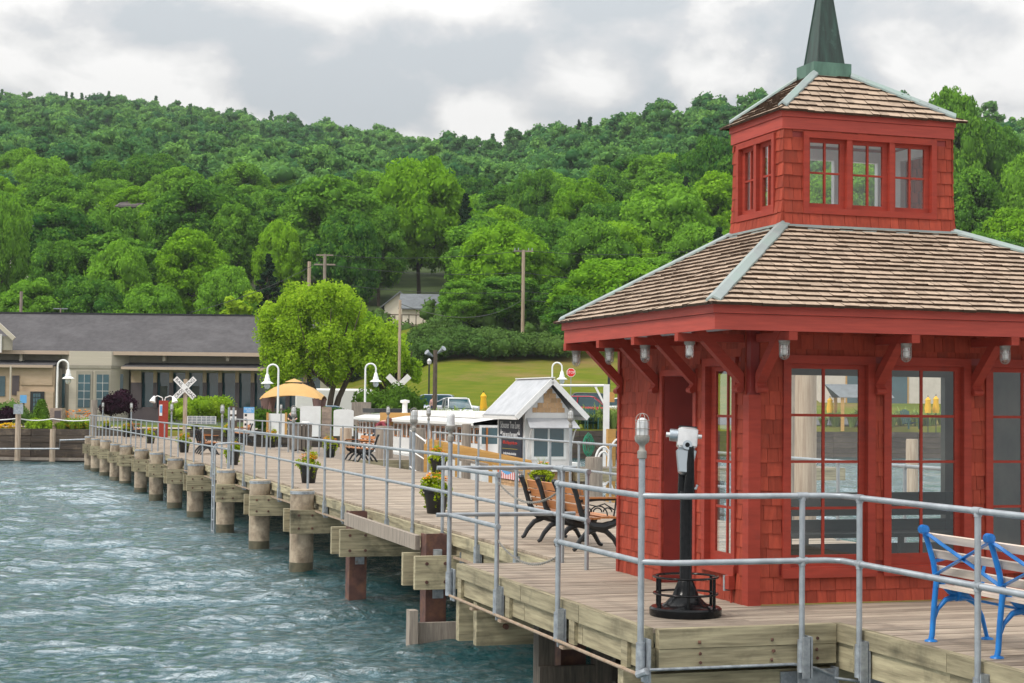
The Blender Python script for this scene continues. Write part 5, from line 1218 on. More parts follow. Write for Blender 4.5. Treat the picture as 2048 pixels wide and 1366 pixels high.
# piles
def pile(px, py0, py1, Y, r, label, mat='palewood', grp='timber mooring piles'):
    p = at(px, py0, Y); q = at(px, py1, Y); e = MB(); n = 14; pts = [(r*1.06, -3.4-p.z*0), (r, 0), (r*.99, 0)]
    e.lathe([(r*1.08, -4.0-p.z), (r, -.06), (r*.93, 0)], (0, 0, 0), n); o = e.build('timber_pile', M[mat], None, smooth=True); o.location = (p.x, p.y, p.z); return tag(o, label, 'pile', grp)
pile(1188, 914, 0, 40, .21, 'stout square topped pile beside the white hose, behind the harbour side railing', 'greywood')
pile(1612, 640, 0, 25.5, .165, 'tall pale pile seen through the left half of the first large pavilion window')
pile(1589, 660, 0, 27, .12, 'slimmer dark pile left of the tall pale one, seen through the first pavilion window', 'greywood')
pile(1748, 884, 0, 70, .22, 'short pile in the water seen through the second pavilion window', 'palewood')
pile(1824, 878, 0, 60, .22, 'short roped pile at the right of the second pavilion window', 'palewood')
pile(836, 856, 0, 55, .25, 'brown mooring pile between the gangway gate and the tour boat', 'greywood'); pile(933, 848, 0, 50.5, .14, 'slim grey mooring pile in front of the tour boat windows', 'greywood')
pile(692, 856, 0, 61.5, .22, 'stubby pile topped with a small lamp beside the arched white board', 'palewood')
pile(769, 852, 0, 57, .3, 'brown square pile at the stern corner of the tour boat', 'greywood')
# hose post
p = at(1222, 860, 52); e = empty('hose_post', (p.x, p.y, -1.5), TH, 'orange timber post hung with white water hoses beside the pavilion wall', 'post')
mb = MB(); mb.box(-.13, .13, -.08, .08, -.5, 2.55); mb.build('post_shaft', M['orangeboard'], e)
for k, (w, h) in enumerate(((.55, 1.2), (.42, .9), (.7, 1.7))):
    mb = MB(); mb.tube([(-.3+w*.5*math.cos(a)+(.5 if k == 2 else 0), -.12-.02*k, 1.4+.6*(k == 2)*0+h*.5*math.sin(a)) for a in [j*math.pi/10 for j in range(21)]], .035, 6, caps=False); mb.build('hose', M['white'], e, smooth=True)
p = at(1173, 890, 56); e = empty('hose_coil', (p.x, p.y, p.z), TH, 'coiled green garden hose hanging on the far dock', 'hose'); M['hosegreen'] = pm('green_hose', (.02,.22,.12), None, rough=.5)
mb = MB()
for k in range(7): mb.tube([((.10+.035*(k%3))*math.cos(a)+.03*k, .02*k, (.26+.05*(k%4))*math.sin(a)) for a in [j*math.pi/10 for j in range(21)]], .012, 5, caps=False)
mb.build('coil', M['hosegreen'], e)
dock('fuel_dock', 'weathered dock with pale beams behind the harbour side railing, right of the kiosk', at(1150, 860, 60).x, at(1150, 860, 60).x+7, 58, 61, -.55)
# white pipe gantry
a = at(1118, 771, 66); b = at(1213, 771, 66); e = empty('pipe_gantry', (a.x, 66, 0), 0, 'white pipe gantry arm standing on the dock right of the kiosk', 'gantry')
mb = MB(); mb.tube([(0, 0, a.z), (b.x-a.x, 0, b.z)], .05, 8); mb.build('gantry_arm', M['white'], e); mb = MB(); mb.box(b.x-a.x-.12, b.x-a.x+.12, -.1, .1, -3, b.z+.05); mb.beam((b.x-a.x-.1, 0, b.z-.7), (b.x-a.x-.45, 0, b.z-.03), .05, .08); mb.build('gantry_post', M['white'], e)
# ------------------------------------------------------------------ shore: bulkhead, station and their furniture
def X(px, Y, py=800): return at(px, py, Y).x
def Z(py, Y, px=250): return at(px, py, Y).z
def PB(mb, px0, px1, py0, py1, Y, th=.2, r=None):     # slab facing the lake, measured on its front face; thickness goes inland
    pm_ = (px0+px1)/2; return mb.box(X(px0, Y, (py0+py1)/2), X(px1, Y, (py0+py1)/2), Y, Y+th, Z(py1, Y, pm_), Z(py0, Y, pm_), r)
M['oldtimber'] = pm('dark_old_timber', (0.10,0.075,0.055), (0.045,0.035,0.03), (0.6,1,9), 2.2, 8, .9, .25, .4, .03, dirt=(0.22,0.17,0.12), dscale=1.1, dlo=.58, dhi=.75)
e = empty('retaining_wall', (-60, 88, -1.5), 0, 'dark old timber retaining wall along the shore left of the pier', 'retaining wall')
mb = MB(); x = 0
while x < 41.5:
    w = U(3, 6); x2 = min(x+w, 41.5)
    for k in range(6): mb.box(x+.01, x2-.01, .05+U(0, .05), .34, -.4+k*.36, -.4+k*.36+.345, r=rnd())
    x = x2
mb.build('planks', M['oldtimber'], e)
mb = MB(); mb.box(0, 41.5, -.25, .0, .10, .24); mb.tube([(0, -.3, .42), (26.5, -.3, .42)], .035, 6); mb.build('waler', M['greywood'], e)
def post(name, px, py0, py1, Y, r, mat, label, cat='post', grp=None, sq=False):
    a = at(px, py0, Y); b = at(px, py1, Y); mb = MB()
    if sq: mb.box(-r, r, -r, r, b.z-.5, a.z)
    else: mb.tube([(0, 0, b.z-.5), (0, 0, a.z)], [r*1.08, r], 10)
    o = mb.build(name, M[mat]); o.location = ((a.x+b.x)/2, Y, 0); return tag(o, label, cat, grp)
post('mooring_post', 36, 812, 912, 87.5, .14, 'palewood', 'weathered mooring post carrying a small grey sign back, left of the pier', 'post')
post('mooring_post', 105, 858, 918, 87.5, .14, 'palewood', 'weathered mooring post in front of the stone plaque stand', 'post')
post('corner_post', 188, 800, 870, 86, .16, 'greywood', 'tall weathered corner post at the shore end of the pier', 'post')
e = empty('sign_board', (X(36, 87.3), 87.3, 0), 0, 'small grey rectangular sign on the leftmost mooring post', 'sign'); mb = MB(); PB(mb, 27, 46, 808, 828, 87.2, .04); 
for i, v in enumerate(mb.v): mb.v[i] = (v[0]-X(36, 87.3), v[1]-87.3, v[2])
mb.build('board', M['galvd'], e)
a = at(0, 841, 87.5); e = empty('guard_rope', (0, 87.5, 0), 0, 'pale guard rope strung between the mooring posts above the retaining wall', 'rope'); mb = MB(); pts = []
for (p0, p1) in ((-60, 36), (36, 105), (105, 190)):
    for k in range(8): t = k/8; pts.append((X(p0+(p1-p0)*t, 87.5, 838), 0, Z(837, 87.5, 60)-.10*math.sin(math.pi*t)))
mb.tube(pts, .03, 6); mb.build('rope', M['white'], e)
e = empty('shore_conduit', (0, 87.2, 0), 0, 'grey pipe bending along the foot of the retaining wall', 'pipe'); mb = MB(); mb.tube([(X(-60, 87), 0, Z(901, 87)), (X(119, 87), 0, Z(899, 87)), (X(119.5, 87), 0, Z(882, 87)), (X(186, 87), 0, Z(879, 87))], .045, 6); mb.build('pipe_run', M['galvd'], e, smooth=True)
# right shore wall
for k, (xa, ya, xb, yb) in enumerate(((-17, 88.2, -5, 98.2), (-5, 98.2, 10, 106.2), (10, 106.2, 45, 118.2), (45, 118.2, 90, 120))):
    lb_ = ['timber retaining wall curving away behind the harbour docks', 'timber retaining wall below the ornamental grasses behind the tour boat', 'dark rock and timber wall behind the harbour, seen through the pavilion windows', 'dark shore wall far right behind the pavilion'][k]
    L_ = math.hypot(xb-xa, yb-ya); e = empty('retaining_wall', (xa, ya, -1.5), math.atan2(yb-ya, xb-xa), lb_, 'retaining wall'); mb = MB(); x = 0
    while x < L_:
        x2 = min(x+U(2, 5), L_)
        for j in range(6): mb.box(x+.01, x2-.01, 0+U(0, .08), .5, -.4+j*.36, -.4+j*.36+.34, r=rnd())
        x = x2
    mb.build('planks', M['oldtimber'], e)

# ---- station
M['roofgrey'] = pm('grey_asphalt_shingles', (0.075,0.07,0.074), (0.05,0.047,0.05), (1.2,1,.25), 2.0, 8, .9, 0, .2, .03, dirt=(0.105,0.10,0.105), dscale=.35, dlo=.5, dhi=.8)
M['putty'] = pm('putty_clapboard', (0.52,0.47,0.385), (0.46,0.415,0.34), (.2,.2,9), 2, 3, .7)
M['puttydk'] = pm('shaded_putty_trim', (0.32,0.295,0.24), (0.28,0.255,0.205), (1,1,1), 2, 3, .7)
M['canvas'] = pm('tan_canvas', (0.46,0.35,0.245), (0.40,0.30,0.20), (.4,.4,1.2), 2, 5, .8, 0, .5, .1)
M['umber'] = pm('dark_brown_panel', (0.085,0.066,0.070), (0.07,0.055,0.06), (1,1,1), 2, 3, .6)
M['gutter'] = pm('tan_gutter', (0.45,0.35,0.27), None, rough=.5)
SY = 128.0
st = empty('station_building', (0, SY, 0), 0, 'long low putty coloured former station with a grey shingle roof at the shore', 'building')
def SB(px0, px1, py0, py1, dy, th, mat, name='wall', par=None):
    mb = MB(); PB(mb, px0, px1, py0, py1, SY+dy, th); mb.v = [(v[0], v[1]-SY, v[2]) for v in mb.v]; return mb.build(name, M[mat], par or st)
g = terrain(-32, 128)
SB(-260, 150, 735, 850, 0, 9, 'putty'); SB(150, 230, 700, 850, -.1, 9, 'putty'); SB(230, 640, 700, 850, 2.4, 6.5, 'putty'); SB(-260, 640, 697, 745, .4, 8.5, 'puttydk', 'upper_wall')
x0, x1 = X(-300, SY), X(650, SY); ze_, zr2 = Z(703, SY-1), Z(629, SY+7)
mb = MB(); y0_, y1_, y2_ = -1.0, 7.0, 15.0
for (ya, za, yb, zb) in ((y0_, ze_, y1_, zr2), (y2_, ze_, y1_, zr2)): mb.add([(x0, ya, za), (x1, ya, za), (x1, yb, zb), (x0, yb, zb), (x0, ya, za-.15), (x1, ya, za-.15), (x1, yb, zb-.2), (x0, yb, zb-.2)], [(0,1,2,3),(7,6,5,4),(0,4,5,1),(2,6,7,3),(1,5,6,2),(3,7,4,0)])
mb.build('roof', M['roofgrey'], st); mb = MB(); mb.add([(x1-.5, y0_, ze_), (x1-.5, y2_, ze_), (x1-.5, y1_, zr2-.1)], [(0,1,2)]); mb.build('gable', M['putty'], st)
mb = MB(); mb.box(x0, x1, y0_-.12, y0_, ze_-.28, ze_+.0); mb.build('eave_board', M['gutter'], st)
mb = MB(); mb.box(x0, x1, y1_-.15, y1_+.15, zr2-.02, zr2+.1); mb.build('ridge_cap', M['iron'], st)
mb = MB(); mb.box(x0, x1, .3, .38, ze_-.75, ze_-.3)
px = -60
while px < 620:
    a = X(px, SY); mb.add([(a, .22, ze_-.3), (a+.32, .22, ze_-.3), (a+.16, .22, ze_-.72)], [(0,1,2)]); px += 11.5
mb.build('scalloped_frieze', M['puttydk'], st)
for px in (42, 328, 455, 575): SB(px-3, px+3, 708, 722, -.6, .5, 'putty', 'eave_bracket')
# porch roofs
def porch(px0, px1, pyt, pyb, dyb, dyt):
    mb = MB(); a, b = X(px0, SY), X(px1, SY); zb, zt = Z(pyb, SY+dyb, (px0+px1)/2), Z(pyt, SY+dyt, (px0+px1)/2)
    mb.add([(a, dyb, zb), (b, dyb, zb), (b, dyt, zt), (a, dyt, zt), (a, dyb, zb-.1), (b, dyb, zb-.1), (b, dyt, zt-.1), (a, dyt, zt-.1)], [(0,1,2,3),(7,6,5,4),(0,4,5,1),(1,5,6,2),(3,7,4,0)]); o = mb.build('porch_roof', M['roofgrey'], st)
    mb = MB(); mb.box(a, b, dyb-.1, dyb-.003, zb-.18, zb+.02); mb.build('gutter', M['gutter'], o)
porch(-260, 120, 719, 729, -2.2, .3); porch(251, 640, 719, 736, -1.6, 2.3)
SB(-260, 108, 731, 845, -1.9, .3, 'canvas', 'canvas_screen'); SB(-40, 10, 752, 792, -1.95, .04, 'glassdark', 'screen_window'); SB(24, 38, 751, 790, -1.95, .04, 'umber', 'screen_window')
SB(41, 105, 732, 770, -1.97, .06, 'canvas', 'canvas_flap')
SB(33, 106, 783, 845, -2.3, .35, 'canvas', 'entry_wall'); d_ = SB(60, 88, 783, 840, -2.36, .05, 'iron', 'entry_door')
for i in range(3):
    for j in range(4): SB(66+i*5.2, 70.4+i*5.2, 787+j*9, 794.5+j*9, -2.39, .02, 'glassdark', 'door_pane', d_)
SB(19, 22, 731, 800, -2.6, .12, 'putty', 'downpipe')
# bay
def bay():
    a, b, c, d = X(120, SY), X(146, SY), X(229, SY), X(256, SY); z0, z1 = Z(850, SY), Z(704, SY); mb = MB(); pts = [(a, .2), (b, -1.2), (c, -1.2), (d, .2)]
    mb.add([(x, y, z0) for x, y in pts]+[(x, y, z1) for x, y in pts], [(0,1,5,4),(1,2,6,5),(2,3,7,6)]); o = mb.build('bay', M['putty'], st)
    zm = Z(735, SY); mb = MB(); mb.add([(x*1.0, y-.08, z) for z in (zm-.12, zm+.12) for x, y in pts], [(0,1,5,4),(1,2,6,5),(2,3,7,6)]); mb.build('bay_cornice', M['puttydk'], o)
    for (p0, p1) in ((156, 180), (193, 217)):
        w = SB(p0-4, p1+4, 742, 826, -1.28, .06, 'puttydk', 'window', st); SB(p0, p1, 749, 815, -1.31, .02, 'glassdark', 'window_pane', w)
        for k in range(1, 2): SB((p0+p1)/2-.3, (p0+p1)/2+.3, 749, 815, -1.335, .015, 'white', 'muntin', w)
        for py in (766, 782, 798): SB(p0, p1, py-.35, py+.35, -1.33, .012, 'white', 'muntin', w)
    SB(124, 140, 748, 815, -.5, .05, 'glassdark', 'bay_side_window', o); SB(233, 246, 748, 815, -.5, .05, 'glassdark', 'bay_side_window', o)
bay()
# glazed veranda
SB(262, 640, 816, 850, -.3, .2, 'umber', 'veranda_plinth'); SB(284, 640, 744, 816, .3, .06, 'glassdark', 'veranda_glass'); SB(262, 640, 739, 746, -.3, .3, 'puttydk', 'veranda_beam')
for px in (272, 310, 342, 374, 409, 440, 474, 505, 540, 575, 610):
    w = 3.4 if px != 272 else 10; SB(px-w, px+w, 741, 765, -.34, .25, 'canvas', 'veranda_post'); SB(px-w-.6, px+w+.6, 765, 816, -.36, .27, 'umber', 'veranda_post')
for px in (318, 360, 382): SB(px+2, px+16, 772, 800, .25, .03, 'grey_in', 'inner_window')
SB(330, 336, 805, 814, -.38, .02, 'white', 'notice')
# dormer gable at the left edge
mb = MB(); a, b, c = at(-80, 660, SY-2), at(-40, 616, SY-2), at(30, 678, SY-2); mb.beam((c.x, -2.2, c.z), (b.x-2, -2.2, b.z+1.9), .3, .22, up=(0,1,0)); mb.build('gable_rake', M['putty'], st)
SB(-60, 24, 672, 700, -1.6, .2, 'puttydk', 'gable_wall'); SB(-6, 3, 668, 705, -1.7, .1, 'white', 'gable_window')

# ---- canopy tent
Y = 97; cx = X(588, Y, 780); e = empty('canopy_tent', (cx, Y, terrain(cx, Y)), 0, 'tan fabric gazebo canopy with drawn purple brown curtains near the pier end', 'canopy'); g0_ = terrain(cx, Y)
M['tan'] = pm('tan_canopy_fabric', (0.55,0.34,0.13), (0.5,0.3,0.11), (1,1,1), 1, 3, .8); M['mauve'] = pm('mauve_curtain', (0.20,0.12,0.11), (0.14,0.08,0.075), (6,6,.5), 3, 3, .9)
hw = 61*Y/FPX; zt, ze2, zv = Z(757, Y, 588)-g0_, Z(796, Y, 588)-g0_, Z(766, Y, 588)-g0_
mb = MB(); n = 10; rings = [(hw, ze2), (hw*.86, ze2+.28), (hw*.6, ze2+.62), (hw*.28, zv-.02)]; pts = []
for r_, z in rings:
    for s in range(4):
        for k in range(n):
            t = k/n*2-1; q = {0: (t, -1), 1: (1, t), 2: (-t, 1), 3: (-1, -t)}[s]; dz = -.10*(1-(1-t*t))+.14*(1-t*t)*(r_ == hw); pts.append((q[0]*r_, q[1]*r_*.85, z+dz*(1 if r_ == hw else .4)))
m_ = 4*n; mb.add(pts, [(i*m_+j, i*m_+(j+1) % m_, (i+1)*m_+(j+1) % m_, (i+1)*m_+j) for i in range(3) for j in range(m_)]); mb.add([(-hw*.28, -hw*.24, zv+.05), (hw*.28, -hw*.24, zv+.05), (hw*.28, hw*.24, zv+.05), (-hw*.28, hw*.24, zv+.05), (0, 0, zt)], [(0,1,4),(1,2,4),(2,3,4),(3,0,4)]); mb.build('canopy_roof', M['tan'], e, smooth=True)
for s in (-1, 1):
    for q in (-1, 1):
        mb = MB(); mb.tube([(s*hw*.9, q*hw*.78, 0), (s*hw*.9, q*hw*.78, ze2)], .06, 6); mb.build('canopy_pole', M['iron'], e)
        mb = MB(); mb.lathe([(.22, 0), (.12, ze2*.45), (.28, ze2-.02)], (s*hw*.84, q*hw*.72, 0), 10); mb.build('curtain', M['mauve'], e, smooth=True)
# ---- gooseneck lamps
def goose(label, px, pyt, Y, flip):
    x = X(px, Y); g_ = terrain(x, Y); h = Z(pyt, Y, px)-g_; e = empty('gooseneck_lamp', (x, Y, g_), 0 if not flip else math.pi, label, 'street lamp', 'white gooseneck lamps along the shore'); s = 35*Y/FPX/1.02
    r_ = .30; mb = MB(); q = [(0, 0, 0), (0, 0, h-r_)]+[(r_-r_*math.cos(a), 0, h-r_+r_*math.sin(a)) for a in [math.pi*j/8 for j in range(1, 9)]]+[(2*r_, 0, h-r_-.25)]; mb.tube(q, [.075]+[.05]*(len(q)-1), 10); mb.build('lamp_pole', M['whitem'], e, smooth=True)
    mb = MB(); mb.lathe([(.05, h-r_-.2), (.10, h-r_-.28), (.12, h-r_-.42), (.16, h-r_-.5), (.16, h-r_-.6), (.34, h-r_-.72), (.34, h-r_-.75), (.15, h-r_-.76)], (2*r_, 0, 0), 16); mb.build('lamp_shade', M['whitem'], e, smooth=True)
    mb = MB(); mb.lathe([(.16, h-r_-.76), (.17, h-r_-.9), (.1, h-r_-1.02), (0, h-r_-1.05)], (2*r_, 0, 0), 14); mb.build('lamp_globe', M['frost'], e, smooth=True)
goose('white gooseneck lamp in front of the station beside the cone shaped bush', 114, 720, 93, False)
goose('white gooseneck lamp left of the tan canopy, its lantern facing left', 556, 729, 90, True)
goose('white gooseneck lamp right of the tan canopy under the lime tree', 730, 727, 95, False)
goose('white gooseneck lamp rising behind the kiosk roof beside the stop sign', 1104, 725, 103, False)
# ---- red kiosk with two lamps
Y = 82; x = X(327, Y, 830); e = empty('red_pillar', (x, Y, 0), .15, 'red box pillar with two white floodlights on curved arms near the pier end', 'pillar'); z1 = Z(801, Y, 327); mb = MB(); mb.box(-.22, .22, -.2, .2, -.1, z1); mb.build('pillar_box', M['redtrim'], e)
mb = MB(); mb.box(-.19, -.05, -.215, -.202, z1-.75, z1-.2); mb.build('notice', M['white'], e); mb = MB(); mb.box(-.16, -.06, -.22, -.215, z1-.6, z1-.25); mb.build('notice_print', M['bblue'], e)
for s in (-1, 1):
    mb = MB(); mb.tube([(s*.05, 0, z1), (s*.08, 0, z1+.14), (s*.3, 0, z1+.23), (s*.46, 0, z1+.16)], .025, 8); mb.build('lamp_arm', M['whitem'], e, smooth=True); mb = MB(); mb.tube([(s*.44, 0, z1+.2), (s*.5, -.05, z1+.08), (s*.54, -.1, z1-.08)], [.05, .1, .16], 12); mb.build('lamp_head', M['whitem'], e, smooth=True)
# ---- railroad crossing signs
def crossbuck(px, py, Y, size, label, lettered):
    c = at(px, py, Y); e = empty('crossbuck_sign', (c.x, c.y, c.z), 0, label, 'sign')
    for s in (-1, 1):
        Mx = Matrix.Translation((0, -.02*(s+2), 0)) @ Matrix.Rotation(s*R(45), 4, 'Y'); mb = MB(Mx); mb.box(-size, size, -.015, .015, -.115*size/.6, .115*size/.6); b = mb.build('crossbuck_board', M['white'], e)
        if lettered:
            tm = Mx @ Matrix(((1,0,0,0),(0,0,-1,-.02),(0,1,0,0),(0,0,0,1))); a = text('RAIL', .2*size/.6, M['iron'], b, tm @ Matrix.Translation((-size*.56, 0, 0))) if s == 1 else text('CROS', .2*size/.6, M['iron'], b, tm @ Matrix.Translation((-size*.56, 0, 0)))
            text('ROAD' if s == 1 else 'SING', .2*size/.6, M['iron'], b, tm @ Matrix.Translation((size*.56, 0, 0)))
    mb = MB(); mb.box(-.09, .09, .04, .2, -(c.z), .45); mb.build('sign_post', M['palewood' if lettered else 'greywood'], e); return e
crossbuck(370, 776, 84, .70, 'white crossbuck sign lettered RAILROAD CROSSING on a brown post', True)
crossbuck(797, 773, 104, .95, 'plain white crossbuck seen from behind, at the foot of a grey pole', False)
# ---- boards and signs
def board(px0, px1, py0, py1, Y, mat, name, label, cat='board', arch=False, th=.05):
    mb = MB(); cx = X((px0+px1)/2, Y, (py0+py1)/2); w = (px1-px0)*Y/FPX/2; z0, z1 = Z(py1, Y, px0), Z(py0, Y, px0); e = empty(name, (cx, Y, z0), 0, label, cat); h = z1-z0
    if arch: pl = [(-w, 0), (w, 0), (w, h*.93)]+[(w*math.cos(a), h*.93+h*.07*math.sin(a)) for a in [math.pi*j/8 for j in range(1, 8)]]+[(-w, h*.93)]; mb.prism(pl, (0, 0, 0), (1,0,0), (0,0,1), (0, th, 0))
    else: mb.box(-w, w, 0, th, 0, h)
    mb.build('panel', M[mat], e); return e, w, h
e, w, h = board(535, 572, 827, 872, 80, 'white', 'notice_board', 'white board with orange timber uprights right of the lamp post'); 
for s in (-1, 1): mb = MB(); mb.box(s*w-.05, s*w+.05, -.06, -.003, 0, h+.05); mb.build('upright', M['orangeboard'], e)
board(600, 641, 812, 873, 79, 'white', 'display_board', 'plain white rectangular board beside the stone pillar')
M['stone'] = pm('stacked_stone', (0.36,0.27,0.21), (0.2,0.15,0.12), (1,1,3), 2.5, 5, .9, .2, .5, .05)
e, w, h = board(643, 661, 814, 876, 80, 'stone', 'stone_pillar', 'stacked stone pillar between the two white boards', 'pillar', th=.5)
board(667, 707, 818, 872, 78, 'white', 'display_board', 'white board with an arched top beside the shore rail', arch=True)
board(703, 742, 804, 850, 82, 'greywood', 'plywood_board', 'weathered brown plywood board behind the tour boat')
e, w, h = board(487, 508, 814, 872, 74, 'white', 'information_sign', 'tall white information sign with a blue header on the pier', 'sign')
mb = MB(); mb.box(-w, w, -.012, -.002, h*.80, h); mb.build('header', M['bblue'], e)
TX = Matrix(((1,0,0,0),(0,0,-1,-.014),(0,1,0,0),(0,0,0,1))); text('WELCOME TO', .085, M['bwhite'], e, TX @ Matrix.Translation((0, h*.93, 0)), sx=.7); text('SENECA', .085, M['bwhite'], e, TX @ Matrix.Translation((0, h*.86, 0)), sx=.7)
for k in range(3): mb = MB(); mb.box(-w*.8, -w*.35, -.01, -.002, h*(.68-.16*k), h*(.76-.16*k)); mb.build('pictogram', M['iron'], e)
e, w, h = board(458, 474, 812, 855, 76, 'oldtimber', 'slatted_sign', 'brown slatted map sign left of the blue topped sign', 'sign')
for k in range(2): mb = MB(); mb.box(-w*.85, w*.85, -.012, -.002, h*(.62-.28*k), h*(.8-.28*k)); mb.build('sheet', M['white'], e)
e, w, h = board(374, 432, 832, 848, 84, 'white', 'plaque_board', 'low board of grey memorial plaques behind the far railing')
for i in range(6):
    for j in range(3): mb = MB(); mb.box(-w+.04+i*(2*w-.04)/6, -w+(i+1)*(2*w-.04)/6, -.02, -.004, .02+j*h/3, h/3*(j+1)-.015); mb.build('plaque', M['galvd'], e)
e, w, h = board(100, 124, 816, 838, 88.6, 'stone', 'plaque_stand', 'pale stone stand with a dark plaque behind the retaining wall', 'monument', th=.7)
mb = MB(); mb.box(-w*.25, w*.8, -.02, -.002, h*.1, h*.75); mb.build('plaque', M['umber'], e); mb = MB(); mb.box(-w*.6, w*.6, .05, .5, -1.2, 0); mb.build('plinth', M['stone'], e)
e, w, h = board(40, 53, 790, 806, 98, 'bblue', 'turquoise_sign', 'small turquoise sign beside the black station door', 'sign'); mb = MB(); mb.box(-.05, .05, .06, .12, -1.6, h); mb.build('sign_post', M['oldtimber'], e)
railing('far pipe railing on the shore terrace behind the plaque board', [uv(on(346, 852, 0))[0:2], uv(on(458, 857, 0))[0:2]], [uv(on(p_, 852+(p_-346)*.045, 0))[0:2] for p_ in (346, 362, 378, 396, 414, 434, 456)], z0=.35, sleeve=False)
# ---- stop sign
Y = 112; c = at(1142, 745, Y); e = empty('stop_sign', (c.x, c.y, c.z), 0, 'red octagonal STOP sign on a thin pole above the kiosk', 'sign')
M['stopred'] = pm('stop_sign_red', (0.68,0.015,0.015), None, rough=.5)
for r_, y, mt, nm in ((.315, 0, 'bwhite', 'sign_border'), (.285, -.006, 'stopred', 'sign_face')): mb = MB(); mb.prism([(r_*math.cos(R(22.5+45*k)), r_*math.sin(R(22.5+45*k))) for k in range(8)], (0, y, 0), (1,0,0), (0,0,1), (0, .005, 0)); o = mb.build(nm, M[mt], e)
text('STOP', .27, M['bwhite'], e, Matrix(((1,0,0,0),(0,0,-1,-.012),(0,1,0,0),(0,0,0,1))), sx=.8, ext=.003); mb = MB(); mb.tube([(0, .03, -c.z), (0, .03, .3)], .03, 6); mb.build('sign_pole', M['galv'], e)
# ---- poles
o = post('utility_pole', 1046, 500, 690, 163, .17, 'palewood', 'tall pale wooden utility pole with crossarm on the slope behind the hedge', 'utility pole'); a = at(1049, 502, 163)
mb = MB(); mb.box(-.95, .95, -.08, .08, a.z-.1, a.z+.05)
mb.build('crossarm', M['greywood'], o)
for dx in (-.85, -.5, .5, .85): mb = MB(); mb.tube([(dx, 0, a.z+.05), (dx, 0, a.z+.3)], .05, 6); mb.build('insulator', M['galvd'], o)
o = post('utility_pole', 649, 508, 620, 150, .14, 'greywood', 'wooden power pole with two crossarms above the lime tree', 'utility pole'); a = at(650, 510, 150)
for k, dz in ((0, 0), (1, -.85)): mb = MB(); mb.box(-.75-.2*k, .75+.2*k, -.06, .06, a.z+dz-.08, a.z+dz+.05); mb.build('crossarm', M['greywood'], o)
post('utility_pole', 618, 523, 620, 152, .16, 'palewood', 'stubby pole top without arms left of the two armed power pole', 'utility pole')
post('utility_pole', 42, 583, 640, 140, .12, 'greywood', 'short grey pole rising behind the station roof at the far left', 'utility pole')
o = post('utility_pole', 121, 616, 640, 140, .06, 'greywood', 'thin antenna mast with a crossbar behind the station ridge', 'antenna'); a = at(121, 617, 140); mb = MB(); mb.box(-.6, .6, -.03, .03, a.z-.05, a.z+.02); mb.build('crossbar', M['galvd'], o)
post('grey_pole', 799, 600, 790, 106, .09, 'palewood', 'tall thin grey pole behind the crossbuck, right of the lime tree', 'pole')
o = post('floodlight_pole', 870, 700, 832, 100, .13, 'bark', 'dark wooden pole with two metal floodlights in front of the lawn', 'floodlight'); a = at(870, 702, 100)
for s in (-1, 1): mb = MB(); mb.tube([(s*.1, 0, a.z-.25+.1*s), (s*.4, -.1, a.z-.05+.12*s), (s*.52, -.2, a.z+.05+.12*s)], [.04, .12, .17], 10); mb.build('floodlight_head', M['galvd'], o, smooth=True)
o = post('lantern_post', 858, 728, 800, 122, .06, 'iron', 'black lantern post on the lawn left of the floodlight pole', 'street lamp'); a = at(858, 720, 122); mb = MB(); mb.lathe([(.05, a.z-.35), (.14, a.z-.28), (.17, a.z-.05), (.1, a.z+.05), (.02, a.z+.12)], n=8); mb.build('lantern', M['frost'], o)
post('black_post', 1218, 700, 800, 118, .09, 'iron', 'black post beside the pavilion brace with a small wooden sign', 'post')
e, w, h = board(1212, 1229, 784, 804, 116, 'orangeboard', 'wooden_sign', 'small orange wooden sign back near the red car', 'sign')
# ---- wires
def wire(pts, label):
    e = empty('power_line', pts[0], 0, label, 'power line', 'power lines'); mb = MB()
    for a, b in zip(pts, pts[1:]):
        q = []; 
        for k in range(13): t = k/12; p = a.lerp(b, t)-pts[0]; p.z -= (b-a).length*.022*4*t*(1-t); q.append(p)
        mb.tube(q, .022, 4, caps=False)
    mb.build('cable', M['iron'], e)
wire([at(650, 510, 150), at(1049, 501, 163), at(1400, 500, 172)], 'topmost power line from the two armed pole to the tall pole')
wire([at(645, 528, 150), at(1045, 545, 163), at(1380, 560, 172)], 'power line running below the top one across the dark trees')
wire([at(380, 625, 136), at(618, 535, 150), at(650, 515, 150)], 'power line rising from the station roof to the twin poles')
wire([at(650, 565, 150), at(1047, 583, 163), at(1400, 585, 170)], 'lower pale cable crossing in front of the white house')
wire([at(799, 607, 106), at(1044, 600, 163), at(1300, 600, 166)], 'lowest cable from the thin grey pole to the tall pole')
